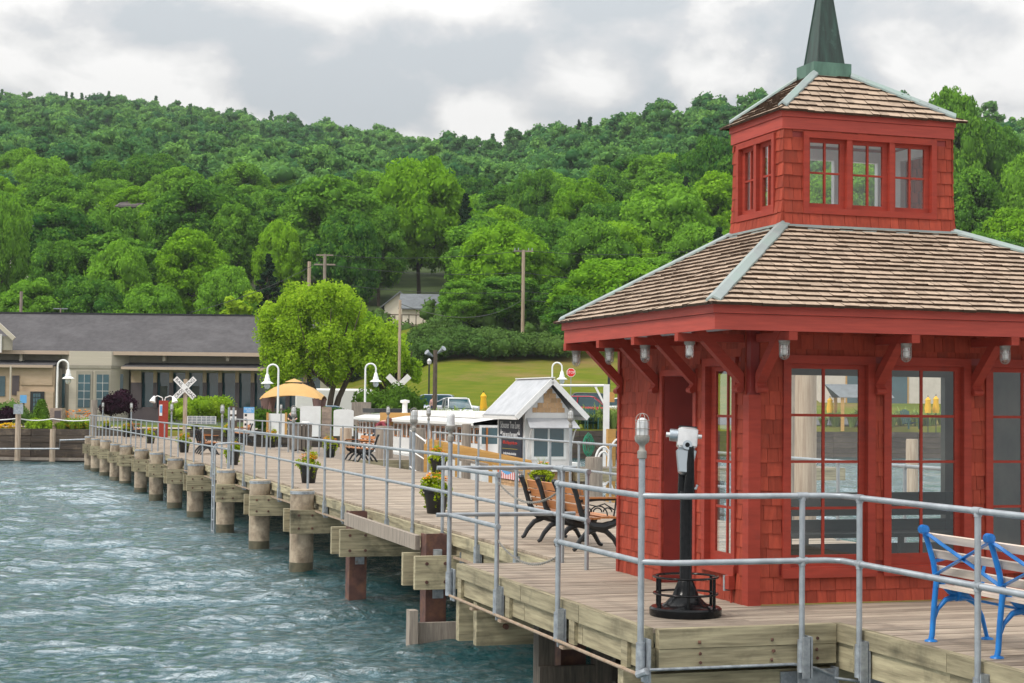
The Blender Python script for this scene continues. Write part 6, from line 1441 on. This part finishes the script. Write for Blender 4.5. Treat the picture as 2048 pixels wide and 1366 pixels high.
# ---- houses on the hill
def house(px, py_e, py_b, Y, wpx, rise, dep, label, wall, roof, sill=True, gable_front=False):
    a = at(px-wpx/2, py_e, Y); b = at(px+wpx/2, py_e, Y); zb = min(at(px, py_b, Y).z, terrain((a.x+b.x)/2, Y))-.4; ze_ = a.z; w = b.x-a.x; zr_ = ze_+rise; e = empty('house', (a.x, Y, zb), 0, label, 'house'); H = ze_-zb
    mb = MB(); mb.box(0, w, 0, dep, 0, H); 
    if gable_front: mb.add([(0, 0, H), (w, 0, H), (w/2, 0, H+rise), (0, dep, H), (w, dep, H), (w/2, dep, H+rise)], [(0,1,2),(3,5,4)])
    else: mb.add([(0, 0, H), (0, dep, H), (0, dep/2, H+rise), (w, 0, H), (w, dep, H), (w, dep/2, H+rise)], [(0,1,2),(3,5,4)])
    mb.build('wall', M[wall], e); mb = MB()
    if gable_front:
        for s in (0, 1):
            x_ = -.4 if s == 0 else w+.4; mb.add([(x_, -.4, H-.25), (w/2, -.4, H+rise+.03), (w/2, dep+.4, H+rise+.03), (x_, dep+.4, H-.25), (x_, -.4, H-.4), (w/2, -.4, H+rise-.12), (w/2, dep+.4, H+rise-.12), (x_, dep+.4, H-.4)], [(0,1,2,3),(4,7,6,5),(0,4,5,1),(3,2,6,7),(0,3,7,4)])
    else:
        for s in (0, 1):
            y_ = -.4 if s == 0 else dep+.4; mb.add([(-.4, y_, H-.2), (w+.4, y_, H-.2), (w+.4, dep/2, H+rise+.03), (-.4, dep/2, H+rise+.03), (-.4, y_, H-.33), (w+.4, y_, H-.33), (w+.4, dep/2, H+rise-.1), (-.4, dep/2, H+rise-.1)], [(0,1,2,3),(7,6,5,4),(0,4,5,1),(1,5,6,2),(3,7,4,0)])
    mb.build('roof', M[roof], e); return e, w, H
M['houseroof'] = pm('blue_grey_roof', (0.17,0.185,0.20), (0.12,0.13,0.14), (1,1,1), 2, 5, .9); M['brownroof'] = pm('brown_roof', (0.10,0.085,0.08), (0.07,0.06,0.06), (1,1,1), 2, 5, .9); M['orangeroof'] = pm('faded_orange_roof', (0.42,0.17,0.09), (0.34,0.13,0.07), (1,1,1), 2, 5, .9); M['cream'] = pm('cream_siding', (0.72,0.66,0.55), (0.66,0.6,0.5), (.1,.1,8), 2, 3, .7)
e, w, H = house(842, 613, 650, 186, 76, 1.6, 6, 'white single storey house with blue grey roof and a timber deck above the grass', 'cream', 'houseroof')
ddk = MB(); ddk.box(-1.5, w-1.9, -2.4, -.1, H-2.3, H-2.1); ddk.build('deck', M['greywood'], e)
dr = MB()
for x_ in np.linspace(-1.4, w+.6, 9): dr.box(x_-.05, x_+.05, -2.4, -2.3, H-3.6, H-1.05-(.5 if x_ > w-1.8 else 0))
dr.box(-1.4, w-1.9, -2.41, -2.31, H-1.1, H-1.0); dr.box(w-1.7, w+.6, -2.41, -2.31, H-1.6, H-1.5); dr.build('deck_railing', M['bark'], e)
house(800, 609, 650, 190, 62, 1.5, 9, 'white gable end of the wing joined behind the white hillside house', 'cream', 'houseroof', gable_front=True)
house(255, 410, 440, 235, 38, 1.0, 8, 'brown roofed house half buried in trees high above the station', 'brownroof', 'brownroof')
house(165, 412, 440, 238, 40, 1.3, 8, 'pale house roof with brick chimney peeping over the trees on the left', 'putty', 'houseroof', gable_front=True)
house(520, 497, 540, 205, 38, .6, 8, 'small house with a faded orange roof left of the dark spruce', 'cream', 'orangeroof')
house(45, 470, 520, 204, 50, 1.6, 8, 'white house glimpsed between trees at the left edge', 'cream', 'houseroof')
# ---- right shore house seen through the pavilion windows
Y = 128; a = X(1640, Y); b = X(1960, Y); M['stucco'] = pm('pale_stucco', (.62,.55,.50), (.54,.48,.43), (1,1,1), 1.5, 4, .8)
e = empty('lakeside_house', (a, Y, 0), 0, 'pale stucco lakeside house with arched windows seen through the pavilion glass', 'building'); zt = Z(660, Y, 1750); mb = MB(); mb.box(0, b-a, 0, 9, 0, zt); mb.build('wall', M['stucco'], e); mb = MB(); mb.box(-.6, b-a+.6, -.6, 9.6, zt, zt+.3); mb.build('roof', M['houseroof'], e)
for px in (1713, 1795):
    c = X(px, Y)-a; w = .85; z1 = Z(745, Y, px); z0 = Z(822, Y, px); mb = MB(); ar = [(w*math.cos(t), z1-.3+w*.9*math.sin(t)) for t in [math.pi*j/12 for j in range(13)]]; o = mb.prism([(-w, z0), (w, z0)]+ar, (c, -.05, 0), (1,0,0), (0,0,1), (0, .1, 0)).build('arched_window', M['orangeboard'], e); mb = MB(); w2 = w-.12; ar = [(w2*math.cos(t), z1-.3+w2*.9*math.sin(t)) for t in [math.pi*j/12 for j in range(13)]]; mb.prism([(-w2, z0+.1), (w2, z0+.1)]+ar, (c, -.08, 0), (1,0,0), (0,0,1), (0, .02, 0)).build('pane', M['glassdark'], o)
Y = 110; a = X(1650, Y); e = empty('tin_roof_shelter', (a, Y, terrain(a, Y)), 0, 'timber shelter with blue grey tin roof on the far shore, seen through the first window', 'shelter'); zt = Z(768, Y, 1700)-terrain(a, Y); zr_ = Z(795, Y, 1700)-terrain(a, Y)
mb = MB(); mb.add([(1.0, 0, zr_), (4.6, 0, zr_), (4.2, 1.4, zt), (.2, 1.4, zt)], [(0,1,2,3)]); mb.add([(1.0, 2.8, zr_), (4.6, 2.8, zr_), (4.2, 1.4, zt), (.2, 1.4, zt)], [(3,2,1,0)]); mb.build('roof', M['houseroof'], e)
for x_ in (1.2, 4.2):
    for y_ in (.2, 2.6): mb = MB(); mb.box(x_-.1, x_+.1, y_-.1, y_+.1, -.2, zr_); mb.build('shelter_post', M['orangeboard'], e)
M['yellow'] = pm('yellow_umbrella_cloth', (.8,.45,.02), (.72,.38,.02), (6,6,1), 3, 3, .8)
def umb(px, pyt, pyb, Y, label):
    a = at(px, pyt, Y); b = at(px, pyb, Y); e = empty('closed_umbrella', (a.x, Y, b.z), 0, label, 'umbrella', 'closed yellow umbrellas'); h = a.z-b.z; mb = MB(); mb.lathe([(.2, 0), (.24, .3), (.17, h*.7), (.2, h*.82), (.03, h)], n=9); mb.build('cloth', M['yellow'], e, smooth=True); mb = MB(); mb.tube([(0, 0, -1.4), (0, 0, h+.1)], .03, 6); mb.build('umbrella_pole', M['iron'], e)
umb(967, 785, 826, 103, 'closed yellow umbrella left of the kiosk roof'); umb(1660, 795, 826, 112, 'closed yellow umbrella under the tin roof shelter'); umb(1856, 794, 826, 110, 'closed yellow umbrella seen through the second window, left of a pair'); umb(1872, 792, 826, 110.5, 'closed yellow umbrella seen through the second window, right of a pair')
# adirondack chairs
def adir(px, py, Y, label, proto=[]):
    p = at(px, py, Y)
    if not proto:
        e = empty('adirondack_chair', (0,0,0)); mb = MB(); 
        for k in range(5): mb.add([(-.3+k*.12, .35, .25), (-.19+k*.12, .35, .25), (-.19+k*.12, .6, .95+.12*math.sin(math.pi*(k+.5)/5)), (-.3+k*.12, .6, .95+.12*math.sin(math.pi*(k+.5)/5))], [(0,1,2,3)])
        mb.build('chair_back', M['teal'], e); mb = MB(); mb.add([(-.3, -.25, .38), (.3, -.25, .38), (.3, .36, .25), (-.3, .36, .25)], [(0,1,2,3)]); mb.build('chair_seat', M['teal'], e)
        for s in (-1, 1): mb = MB(); mb.box(s*.38-.06, s*.38+.06, -.35, .4, .56, .59); mb.build('chair_arm', M['teal'], e); mb = MB(); mb.box(s*.34-.03, s*.34+.03, -.3, -.22, 0, .56); mb.build('chair_leg', M['teal'], e)
        proto.append(e)
    else: e = copy_tree(proto[0])
    e.location = p; e.rotation_euler = (0, 0, U(-.4, .4)); e.scale = (1.2,)*3; tag(e, label, 'chair', 'dark green adirondack chairs on the shore')
adir(1164, 858, 104, 'dark green slatted chair on the shore right of the kiosk, left one of three'); adir(1182, 858, 104, 'dark green slatted chair on the shore right of the kiosk, middle one'); adir(1200, 858, 104.5, 'dark green slatted chair on the shore beside the white gantry post'); adir(1822, 858, 108, 'dark green slatted chair seen through the second pavilion window')
# ---- cars
def car(label, color, px, py, Y, rot, kind='sedan', sc=1):
    p = at(px, py, Y); g_ = terrain(p.x, Y); e = empty('parked_car', (p.x, Y, g_+.04), rot, label, 'car', 'cars parked in front of the lawn'); L2, W2 = (2.3, .9); suv = kind == 'suv'
    m = pm('car_paint', color, None, rough=.3, coat=.6, spec=.5); hh = 1.68 if suv else 1.42; bl = .95 if suv else .88
    def loft(st, par, mat, name):
        pts = []; 
        for (x, w, z0, z1, rd) in st: pts += [(x, -w, z0), (x, -w, z1-rd), (x, -w+rd*1.2, z1), (x, w-rd*1.2, z1), (x, w, z1-rd), (x, w, z0)]
        n = len(st); mb = MB(); mb.add(pts, [(i*6+j, i*6+(j+1) % 6, (i+1)*6+(j+1) % 6, (i+1)*6+j) for i in range(n-1) for j in range(6)]+[(0,1,2,3,4,5), tuple((n-1)*6+j for j in range(5, -1, -1))]); return mb.build(name, mat, par, smooth=True)
    loft([(-L2, W2*.8, .35, bl-.25, .06), (-L2+.08, W2*.92, .25, bl-.08, .1), (-1.6, W2, .22, bl, .1), (1.0, W2, .22, bl-.02, .1), (1.7, W2*.97, .22, bl-.12, .12), (L2-.1, W2*.88, .25, bl-.25, .12), (L2, W2*.75, .32, bl-.4, .08)], e, m, 'body')
    rb, rf = (-2.1, .45) if suv else (-1.35, .35)
    loft([(rb-.12, W2*.82, bl-.06, bl+.0, .05), (rb+.28, W2*.76, bl-.06, hh-.12, .1), (rb+.6, W2*.74, bl-.06, hh-.03, .1), (rf-.2, W2*.74, bl-.06, hh-.03, .1), (rf+.8, W2*.86, bl-.06, bl+.02, .05)], e, M['glassdark'], 'windows')
    loft([(rb+.3, W2*.72, hh-.1, hh-.055, .03), (rb+.6, W2*.71, hh-.06, hh, .04), (rf-.35, W2*.71, hh-.06, hh, .04), (rf-.05, W2*.72, hh-.12, hh-.06, .03)], e, m, 'car_roof')
    for s in (-1, 1):
        mb = MB(); mb.beam((rf-.1, s*W2*.75, hh-.08), (rf+.75, s*W2*.88, bl), .06, .05); mb.beam((rb+.35, s*W2*.76, hh-.1), (rb-.1, s*W2*.84, bl), .1, .06); mb.beam(((rb+rf)/2+.1, s*W2*.765, hh-.1), ((rb+rf)/2+.05, s*W2*.875, bl-.02), .06, .04); mb.build('pillar', m, e)
        mb = MB(); mb.box(L2-.25, L2-.02, s*W2*.62-.14, s*W2*.62+.14, bl-.42, bl-.28); mb.build('headlight', M['chrome'], e)
        for x_ in (-1.42, 1.42): mb = MB(); mb.tube([(x_, s*(W2-.2), .33), (x_, s*(W2+.01), .33)], .33, 16); wh = mb.build('wheel', M['blackpot'], e, smooth=True); mb = MB(); mb.tube([(x_, s*(W2+.0), .33), (x_, s*(W2+.025), .33)], .2, 12); mb.build('rim', M['chrome'], wh, smooth=True)
    return e
car('white hatchback with its windscreen facing the lake in front of the lawn', (.75,.75,.76), 915, 840, 111.5, R(-80), 'suv')
car('silver sedan parked side on behind the white hatchback', (.5,.52,.56), 897, 840, 116, R(172))
car('blue grey station wagon parked side on between red and silver cars', (.28,.33,.42), 855, 838, 117.2, R(175), 'suv')
car('bright red car behind the yew bush and crossbuck', (.62,.02,.03), 812, 836, 118.8, R(5), 'suv')
car('dark red crossover parked side on right of the kiosk', (.36,.008,.03), 1178, 842, 115, R(-8), 'suv')
car('black car parked behind the dark red crossover', (.03,.03,.035), 1195, 838, 119, R(4), 'suv')
car('white car half hidden behind the pavilion edge', (.7,.7,.7), 1232, 842, 117.5, R(176))
car('pale blue car under the lime tree left of the arched board', (.3,.38,.5), 668, 845, 106, R(10))
# white van behind the tree
c = at(715, 780, 116); e = empty('white_van', (c.x-1.6, 116, terrain(c.x, 116)), 0, 'white panel van behind the foliage of the lime tree', 'van'); mb = MB(); rbox(mb, 2.6, 1.0, .4, 2.6, .12); mb.build('body', M['whitem'], e); mb = MB(); mb.box(1.7, 2.5, -1.01, -1.0, 1.5, 2.2); mb.build('side_window', M['glassdark'], e)
for x_ in (-1.7, 1.7): mb = MB(); mb.tube([(x_, -1.03, .38), (x_, -.8, .38)], .38, 14); mb.build('wheel', M['blackpot'], e)
# ---- planting
M['yewm'] = leafmat('yew_needles', (0.05,0.11,0.012), (0.09,0.17,0.02), .2); M['purple'] = leafmat('purple_leaves', (0.018,0.008,0.014), (0.05,0.02,0.035), .15); M['limeb'] = leafmat('lime_shrub', (0.16,0.30,0.02), (0.30,0.42,0.03), .3)
def gz(px, Y): x = X(px, Y); return x, terrain(x, Y)
def bush(px, py, Y, w, h, mat, label, seed, name='bush', sz=.13, z=None):
    p = at(px, py, Y); me = bush_mesh(seed, w, h, 14, 150, sz, mat); return shrub(me, p.x, Y, (1, 1, 1), label, name=name, z=p.z if z is None else z)
rs = np.random.RandomState(9); n = 9
cc = np.array([(.0+.28*(1-k/n)*math.cos(a), .28*(1-k/n)*math.sin(a), .15+1.5*k/n) for k in range(n) for a in (0, 2.1, 4.2)]); rr_ = np.array([.34*(1-k/n)+.13 for k in range(n) for a in range(3)])
q, rq = leaves(rs, cc, rr_, 130, .08, .1, 1); cv, cf = cores(cc, rr_, .85, 1); me = mesh_from('cone_bush', q, rq, cv, cf, np.full(len(cf), .2), M['yewm']); p = at(82, 850, 92); shrub(me, p.x, 92, (1.15, 1.15, 1.05), 'clipped cone shaped green bush in front of the station door', name='cone_bush', z=p.z-.2)
bush(80, 862, 90.5, 1.7, 1.0, M['limeb'], 'low round lime green bush below the cone shaped bush', 71)
bush(10, 850, 92, 1.4, 1.3, M['purple'], 'low rounded maroon bush at the left edge', 72)
bush(20, 852, 96, 2.6, 1.9, M['shrub'], 'loose pale green bush left of the black station door', 73)
bush(226, 846, 95, 1.8, 2.3, M['purple'], 'dark purple leaved bush left of the veranda, shorter one', 74); bush(246, 846, 97, 1.6, 2.9, M['purple'], 'taller dark purple leaved bush against the veranda corner', 75)
for k, px in enumerate((355, 400, 425, 440, 380)): bush(px, 848, 93+k*.5, 1.9, 1.9+.3*(k % 2), M['limeb'], ['lime leaved shrub beside the red box pillar', 'lime leaved shrub behind the plaque board, left one', 'lime leaved shrub behind the plaque board, tallest', 'lime leaved shrub behind the plaque board, right one', 'low lime shrub behind the crossbuck post'][k], 76+k)
bush(785, 838, 101, 6.2, 2.9, M['yewm'], 'broad dark yew mound below the crossbuck and red car', 82, sz=.2)
for k, px in enumerate((576, 655, 520, 672)): bush(px, 862, 88+k, 1.8, 1.7, M['yewm'], ['clipped green bush left of the seated person', 'green bush between the stone pillar and arched board', 'green bush right of the blue topped sign', 'narrow green bush beside the arched board'][k], 84+k)
def blades(name, label, spots, h, mat, cat='grass', n=60):
    rs = np.random.RandomState(len(spots)); V = []; RR = []
    for (x, y, z, s) in spots:
        for i in range(n):
            a = rs.rand()*6.28; ln = h*s*rs.uniform(.7, 1.15); sp = rs.uniform(.1, .75)*h*s; d = np.array([math.cos(a), math.sin(a), 0]); w = np.array([-math.sin(a), math.cos(a), 0])*.035; b = np.array([x, y, z])+d*rs.rand()*.15
            p1 = b+d*sp*.4+np.array([0, 0, ln*.75]); p2 = b+d*sp+np.array([0, 0, ln*rs.uniform(.6, 1)]); V.append([b-w, b+w, p1+w, p1-w]); V.append([p1-w, p1+w, p2+w*.2, p2-w*.2]); r_ = rs.rand(); RR += [r_, r_]
    z = np.zeros((0, 3)); me = mesh_from(name, np.array(V), np.array(RR), z, np.zeros((0, 3), int), np.zeros(0), mat); o = bpy.data.objects.new(name, me); COL.objects.link(o); return tag(o, label, cat, kind='stuff')
M['blade'] = leafmat('ornamental_grass', (0.14,0.24,0.04), (0.34,0.42,0.12), .35)
sp = []
for px in range(745, 1010, 7): x = X(px, 103); Y0 = shoreY(x)+U(.8, 3); sp.append((x+U(-.3, .3), Y0, terrain(x, Y0), U(.75, 1.15)))
for px in range(1150, 1250, 7): x = X(px, 106); Y0 = shoreY(x)+U(.8, 3); sp.append((x+U(-.3, .3), Y0, terrain(x, Y0), U(.8, 1.2)))
for px in range(1640, 1980, 12): x = X(px, 112); Y0 = shoreY(x)+U(.8, 3); sp.append((x+U(-.3, .3), Y0, terrain(x, Y0), U(.6, 1.0)))
blades('ornamental_grass', 'tall arching ornamental grasses along the harbour shore', sp, 1.25, M['blade'], n=80)
sp = [(X(px, 89.5)+U(-.2, .2), 89+U(-.5, .8), .15, U(.8, 1.2)) for px in range(118, 184, 3)]; blades('lime_grass', 'bright lime green ground cover behind the retaining wall', sp, .55, M['limeb'], 'ground cover', n=90)
def flowers(label, pxs, Y, py, mat, n=9, hgt=.35):
    mb = MB(); rs = random.Random(3)
    for px in pxs:
        p = at(px, py, Y)
        for k in range(n):
            c_ = Vector((p.x+rs.uniform(-.3, .3), Y+rs.uniform(-.3, .3), p.z+rs.uniform(-hgt, hgt)))
            for j in range(4): b = j*1.57; d = Vector((math.cos(b), math.sin(b), .6))*.075; s_ = Vector((-math.sin(b), math.cos(b), 0))*.04; mb.add([c_, c_+d*.6+s_, c_+d, c_+d*.6-s_], [(0,1,2,3)], rs.random())
    o = mb.build('flower_bed', M[mat]); tag(o, label, 'flowers', kind='stuff')
flowers('yellow flower bed behind the retaining wall at the left edge', range(0, 36, 4), 88.8, 852, 'fl_yellow', 14, .15); flowers('orange lilies in front of the station bay window', range(124, 186, 5), 92, 828, 'fl_orange', 7, .25); flowers('yellow blossoms in the lime ground cover', range(135, 180, 5), 88.7, 852, 'fl_yellow', 9, .12)
sp = [(X(px, 92)+U(-.2, .2), 92+U(-.5, .5), .1, U(.8, 1.2)) for px in range(122, 188, 5)]; blades('lily_leaves', 'arching lily foliage in front of the station bay window', sp, .7, M['blade'], 'ground cover', n=40)
# under-planting that hides the stems at the wood's edge
rs = np.random.RandomState(21); C_ = []; R_ = []
for k in range(420):
    t = rs.uniform(-.34, .34); y = rs.uniform(163, 190); x = t*y
    if inhouse(x, y) or (t > -.12 and y < 166): continue
    z = terrain(x, y)
    for j in range(5): C_.append((x+rs.randn()*1.3, y+rs.randn()*.8, z+rs.uniform(.3, 1.8))); R_.append(rs.uniform(.7, 1.3))
for k in range(260):
    t = rs.uniform(-.36, -.13); y = rs.uniform(146, 166); x = t*y; z = terrain(x, y)
    for j in range(5): C_.append((x+rs.randn()*1.5, y+rs.randn()*.8, z+rs.uniform(.3, 2.4))); R_.append(rs.uniform(.8, 1.5))
C_ = np.array(C_); R_ = np.array(R_); q, rq = leaves(rs, C_, R_, 34, .42, .3, .9); cv, cf = cores(C_, R_, .86, .9); o = bpy.data.objects.new('undergrowth', mesh_from('undergrowth', q, rq, cv, cf, np.full(len(cf), .1), M['shrub'])); COL.objects.link(o); tag(o, 'mixed green undergrowth at the foot of the hillside wood', 'undergrowth', kind='stuff')
# ---- the lime coloured shore tree
def shore_tree(px, pyt, pyb, Y, wpx, label, seed, ncl, nl, mat, droop=.5, sz=.24):
    rs = np.random.RandomState(seed); x = X(px, Y); z = terrain(x, Y); h = at(px, pyt, Y).z-z; w = wpx*Y/FPX; zb = at(px, pyb, Y).z-z; cen = []; rad = []
    lobes = ((-.33, .64, .17), (-.12, .84, .17), (.13, .78, .17), (.33, .52, .16), (.0, .52, .24), (-.40, .36, .12), (.36, .24, .13), (-.20, .26, .13), (-.30, .12, .09), (.08, .22, .14), (.02, .92, .09), (-.25, .82, .08), (.44, .40, .08), (-.05, .36, .2), (.2, .38, .18), (-.28, .48, .16))
    for i in range(ncl):
        lx_, lz_, lr_ = lobes[i % len(lobes)]; lx_ += .04*math.sin(seed*3.1+i % len(lobes)); d_ = rs.randn(3); d_ /= np.linalg.norm(d_); d_[2] = d_[2]*.8+.15; q = lr_*(.55+.6*rs.rand())
        cen.append((w*(lx_+q*d_[0]), w*.8*q*d_[1]*1.6, zb+(h-zb)*(lz_*.93)+w*q*d_[2]*.75)); rad.append(w*rs.uniform(.035, .08))
    cen = np.array(cen); rad = np.array(rad); Q, RQ = leaves(rs, cen, rad*1.15, nl, sz, .2, .85, droop=droop, inner=.2); cv, cf = cores(cen, rad, .38, .85)
    e = empty('leafy_tree', (x, Y, z), 0, label, 'tree'); o = bpy.data.objects.new('crown', mesh_from('crown', Q, RQ, cv, cf, np.full(len(cf), .1), mat)); COL.objects.link(o); o.parent = e
    mb = MB()
    ks = w/9.4
    for (dx, dy, lx) in ((.4*ks, 0, 1.2*ks), (-.6*ks, .3, -2.2*ks), (.9*ks, .4, 2.6*ks)): mb.tube([(dx*.3, dy, -.3), (dx, dy, h*.2), (dx+lx*.4, dy, h*.42), (dx+lx, dy, h*.75)], [.24, .19, .12, .03], 8)
    for i in range(9): a = i*.7; mb.tube([(.2, .1, h*.28), (w*.2*math.cos(a), w*.15*math.sin(a), h*.45), (w*.36*math.cos(a), w*.3*math.sin(a), h*(.5+.04*i))], [.1, .06, .02], 5)
    mb.build('trunk', M['bark'], e, smooth=True)
M['limetree'] = leafmat('lime_tree_leaves', (0.22,0.40,0.02), (0.47,0.64,0.05), .44)
shore_tree(650, 556, 775, 108, 272, 'big lime green tree at the shore between station and lawn', 3, 280, 330, M['limetree'], .6, .17)
shore_tree(778, 650, 770, 111, 120, 'lower lime green tree at the right of the big shore tree', 8, 60, 260, M['limetree'], .7, .2)
shore_tree(500, 578, 720, 146, 140, 'bright lime tree behind the right end of the station roof', 5, 46, 230, M['limetree'], .3, .3)
# ---- people
def person(px, py, Y, h, shirt, trousers, hair, label, pose='stand', rot=0):
    p = at(px, py, Y); e = empty('person', (p.x, Y, p.z), rot, label, 'person'); k = h/1.75
    def skin(name, vs, es, rr, mat):
        me = bpy.data.meshes.new(name); me.from_pydata([Vector(v)*k for v in vs], es, []); o = bpy.data.objects.new(name, me); COL.objects.link(o); md = o.modifiers.new('s', 'SKIN'); 
        for i, r_ in enumerate(rr): me.skin_vertices[0].data[i].radius = (r_*k, r_*k)
        o.modifiers.new('u', 'SUBSURF').levels = 1; bpy.context.view_layer.update(); m2 = bpy.data.meshes.new_from_object(o.evaluated_get(bpy.context.evaluated_depsgraph_get())); bpy.data.objects.remove(o); m2.materials.clear(); m2.materials.append(mat); q = bpy.data.objects.new(name, m2); COL.objects.link(q); q.parent = e; return q
    sk = M.setdefault('skin', pm('skin', (.55,.32,.23), None, rough=.6)); mk = lambda n, c: pm(n, c, None, rough=.8)
    if pose == 'stand': V = [(0,0,.95),(0,0,1.15),(0,0,1.38),(0,-.01,1.5),(0,-.02,1.62),(.17,0,1.38),(.23,-.02,1.12),(.2,-.12,.9),(-.17,0,1.38),(-.23,-.02,1.12),(-.2,-.12,.9),(.1,0,.9),(.11,0,.5),(.11,0,.06),(.11,-.14,.03),(-.1,0,.9),(-.11,0,.5),(-.11,0,.06),(-.11,-.14,.03)]
    elif pose == 'sit': V = [(0,0,.45),(0,0,.65),(0,-.02,.9),(0,-.05,1.03),(0,-.08,1.15),(.17,0,.88),(.23,-.1,.66),(.15,-.32,.6),(-.17,0,.88),(-.23,-.1,.66),(-.15,-.32,.6),(.1,-.1,.45),(.11,-.42,.46),(.11,-.42,.06),(.11,-.54,.03),(-.1,-.1,.45),(-.11,-.42,.46),(-.11,-.42,.06),(-.11,-.54,.03)]
    else: V = [(0,.1,.92),(0,-.02,1.08),(0,-.25,1.2),(0,-.36,1.22),(0,-.46,1.2),(.17,-.25,1.16),(.2,-.4,.92),(.15,-.5,.72),(-.17,-.25,1.16),(-.2,-.4,.92),(-.15,-.5,.72),(.1,.08,.88),(.11,0,.5),(.11,.05,.06),(.11,-.1,.03),(-.1,.08,.88),(-.11,0,.5),(-.11,.05,.06),(-.11,-.1,.03)]
    E = [(0,1),(1,2),(2,3),(3,4),(2,5),(5,6),(6,7),(2,8),(8,9),(9,10),(0,11),(11,12),(12,13),(13,14),(0,15),(15,16),(16,17),(17,18)]
    skin('body', V, E, [.12,.11,.12,.05,.10,.06,.045,.035,.06,.045,.035,.085,.06,.045,.04,.085,.06,.045,.04], sk)
    skin('shirt', [V[i] for i in (0,1,2,5,6,8,9)], [(0,1),(1,2),(2,3),(3,4),(2,5),(5,6)], [.145,.14,.145,.08,.06,.08,.06], mk('shirt_cloth', shirt)); skin('trousers', [V[i] for i in (0,11,12,13,15,16,17)], [(0,1),(1,2),(2,3),(0,4),(4,5),(5,6)], [.13,.10,.075,.065,.10,.075,.065], mk('trouser_cloth', trousers))
    hd_ = Vector(V[4])*k; mb = MB(); mb.lathe([(0, -.03), (.10, -.02), (.115, .06), (.09, .13), (0, .15)], hd_+Vector((0, .03*k, .0)), 12); mb.build('hair', mk('hair', hair), e, smooth=True)
person(585, 862, 84.5, 1.65, (.03,.03,.04), (.03,.03,.05), (.05,.02,.012), 'dark haired person in black sitting behind the far railing left of the white board', 'sit')
person(757, 905, 62.5, 1.7, (.25,.04,.06), (.1,.1,.12), (.18,.06,.04), 'person in a maroon top bending forward beside the tour boat', 'bend', 1.2)
person(866, 838, 106, 1.5, (.6,.35,.33), (.03,.04,.12), (.1,.05,.03), 'small figure in pink top and navy trousers beside the floodlight pole', 'stand')
# ---- haze
mb = MB(); mb.box(-560, 560, -12, 860, -6, 175); hz = mb.build('haze', bpy.data.materials.new('haze_air')); hm = hz.data.materials[0]; hm.use_nodes = True; t = hm.node_tree; t.nodes.clear(); o_ = N(t, 'ShaderNodeOutputMaterial'); pv = N(t, 'ShaderNodeVolumePrincipled'); pv.inputs['Color'].default_value = (.86,.92,.97,1); pv.inputs['Density'].default_value = .00013; pv.inputs['Anisotropy'].default_value = .2; t.links.new(pv.outputs[0], o_.inputs['Volume']); tag(hz, 'thin pale air over the lake and hill', 'haze', kind='stuff'); hz.display_type = 'WIRE'
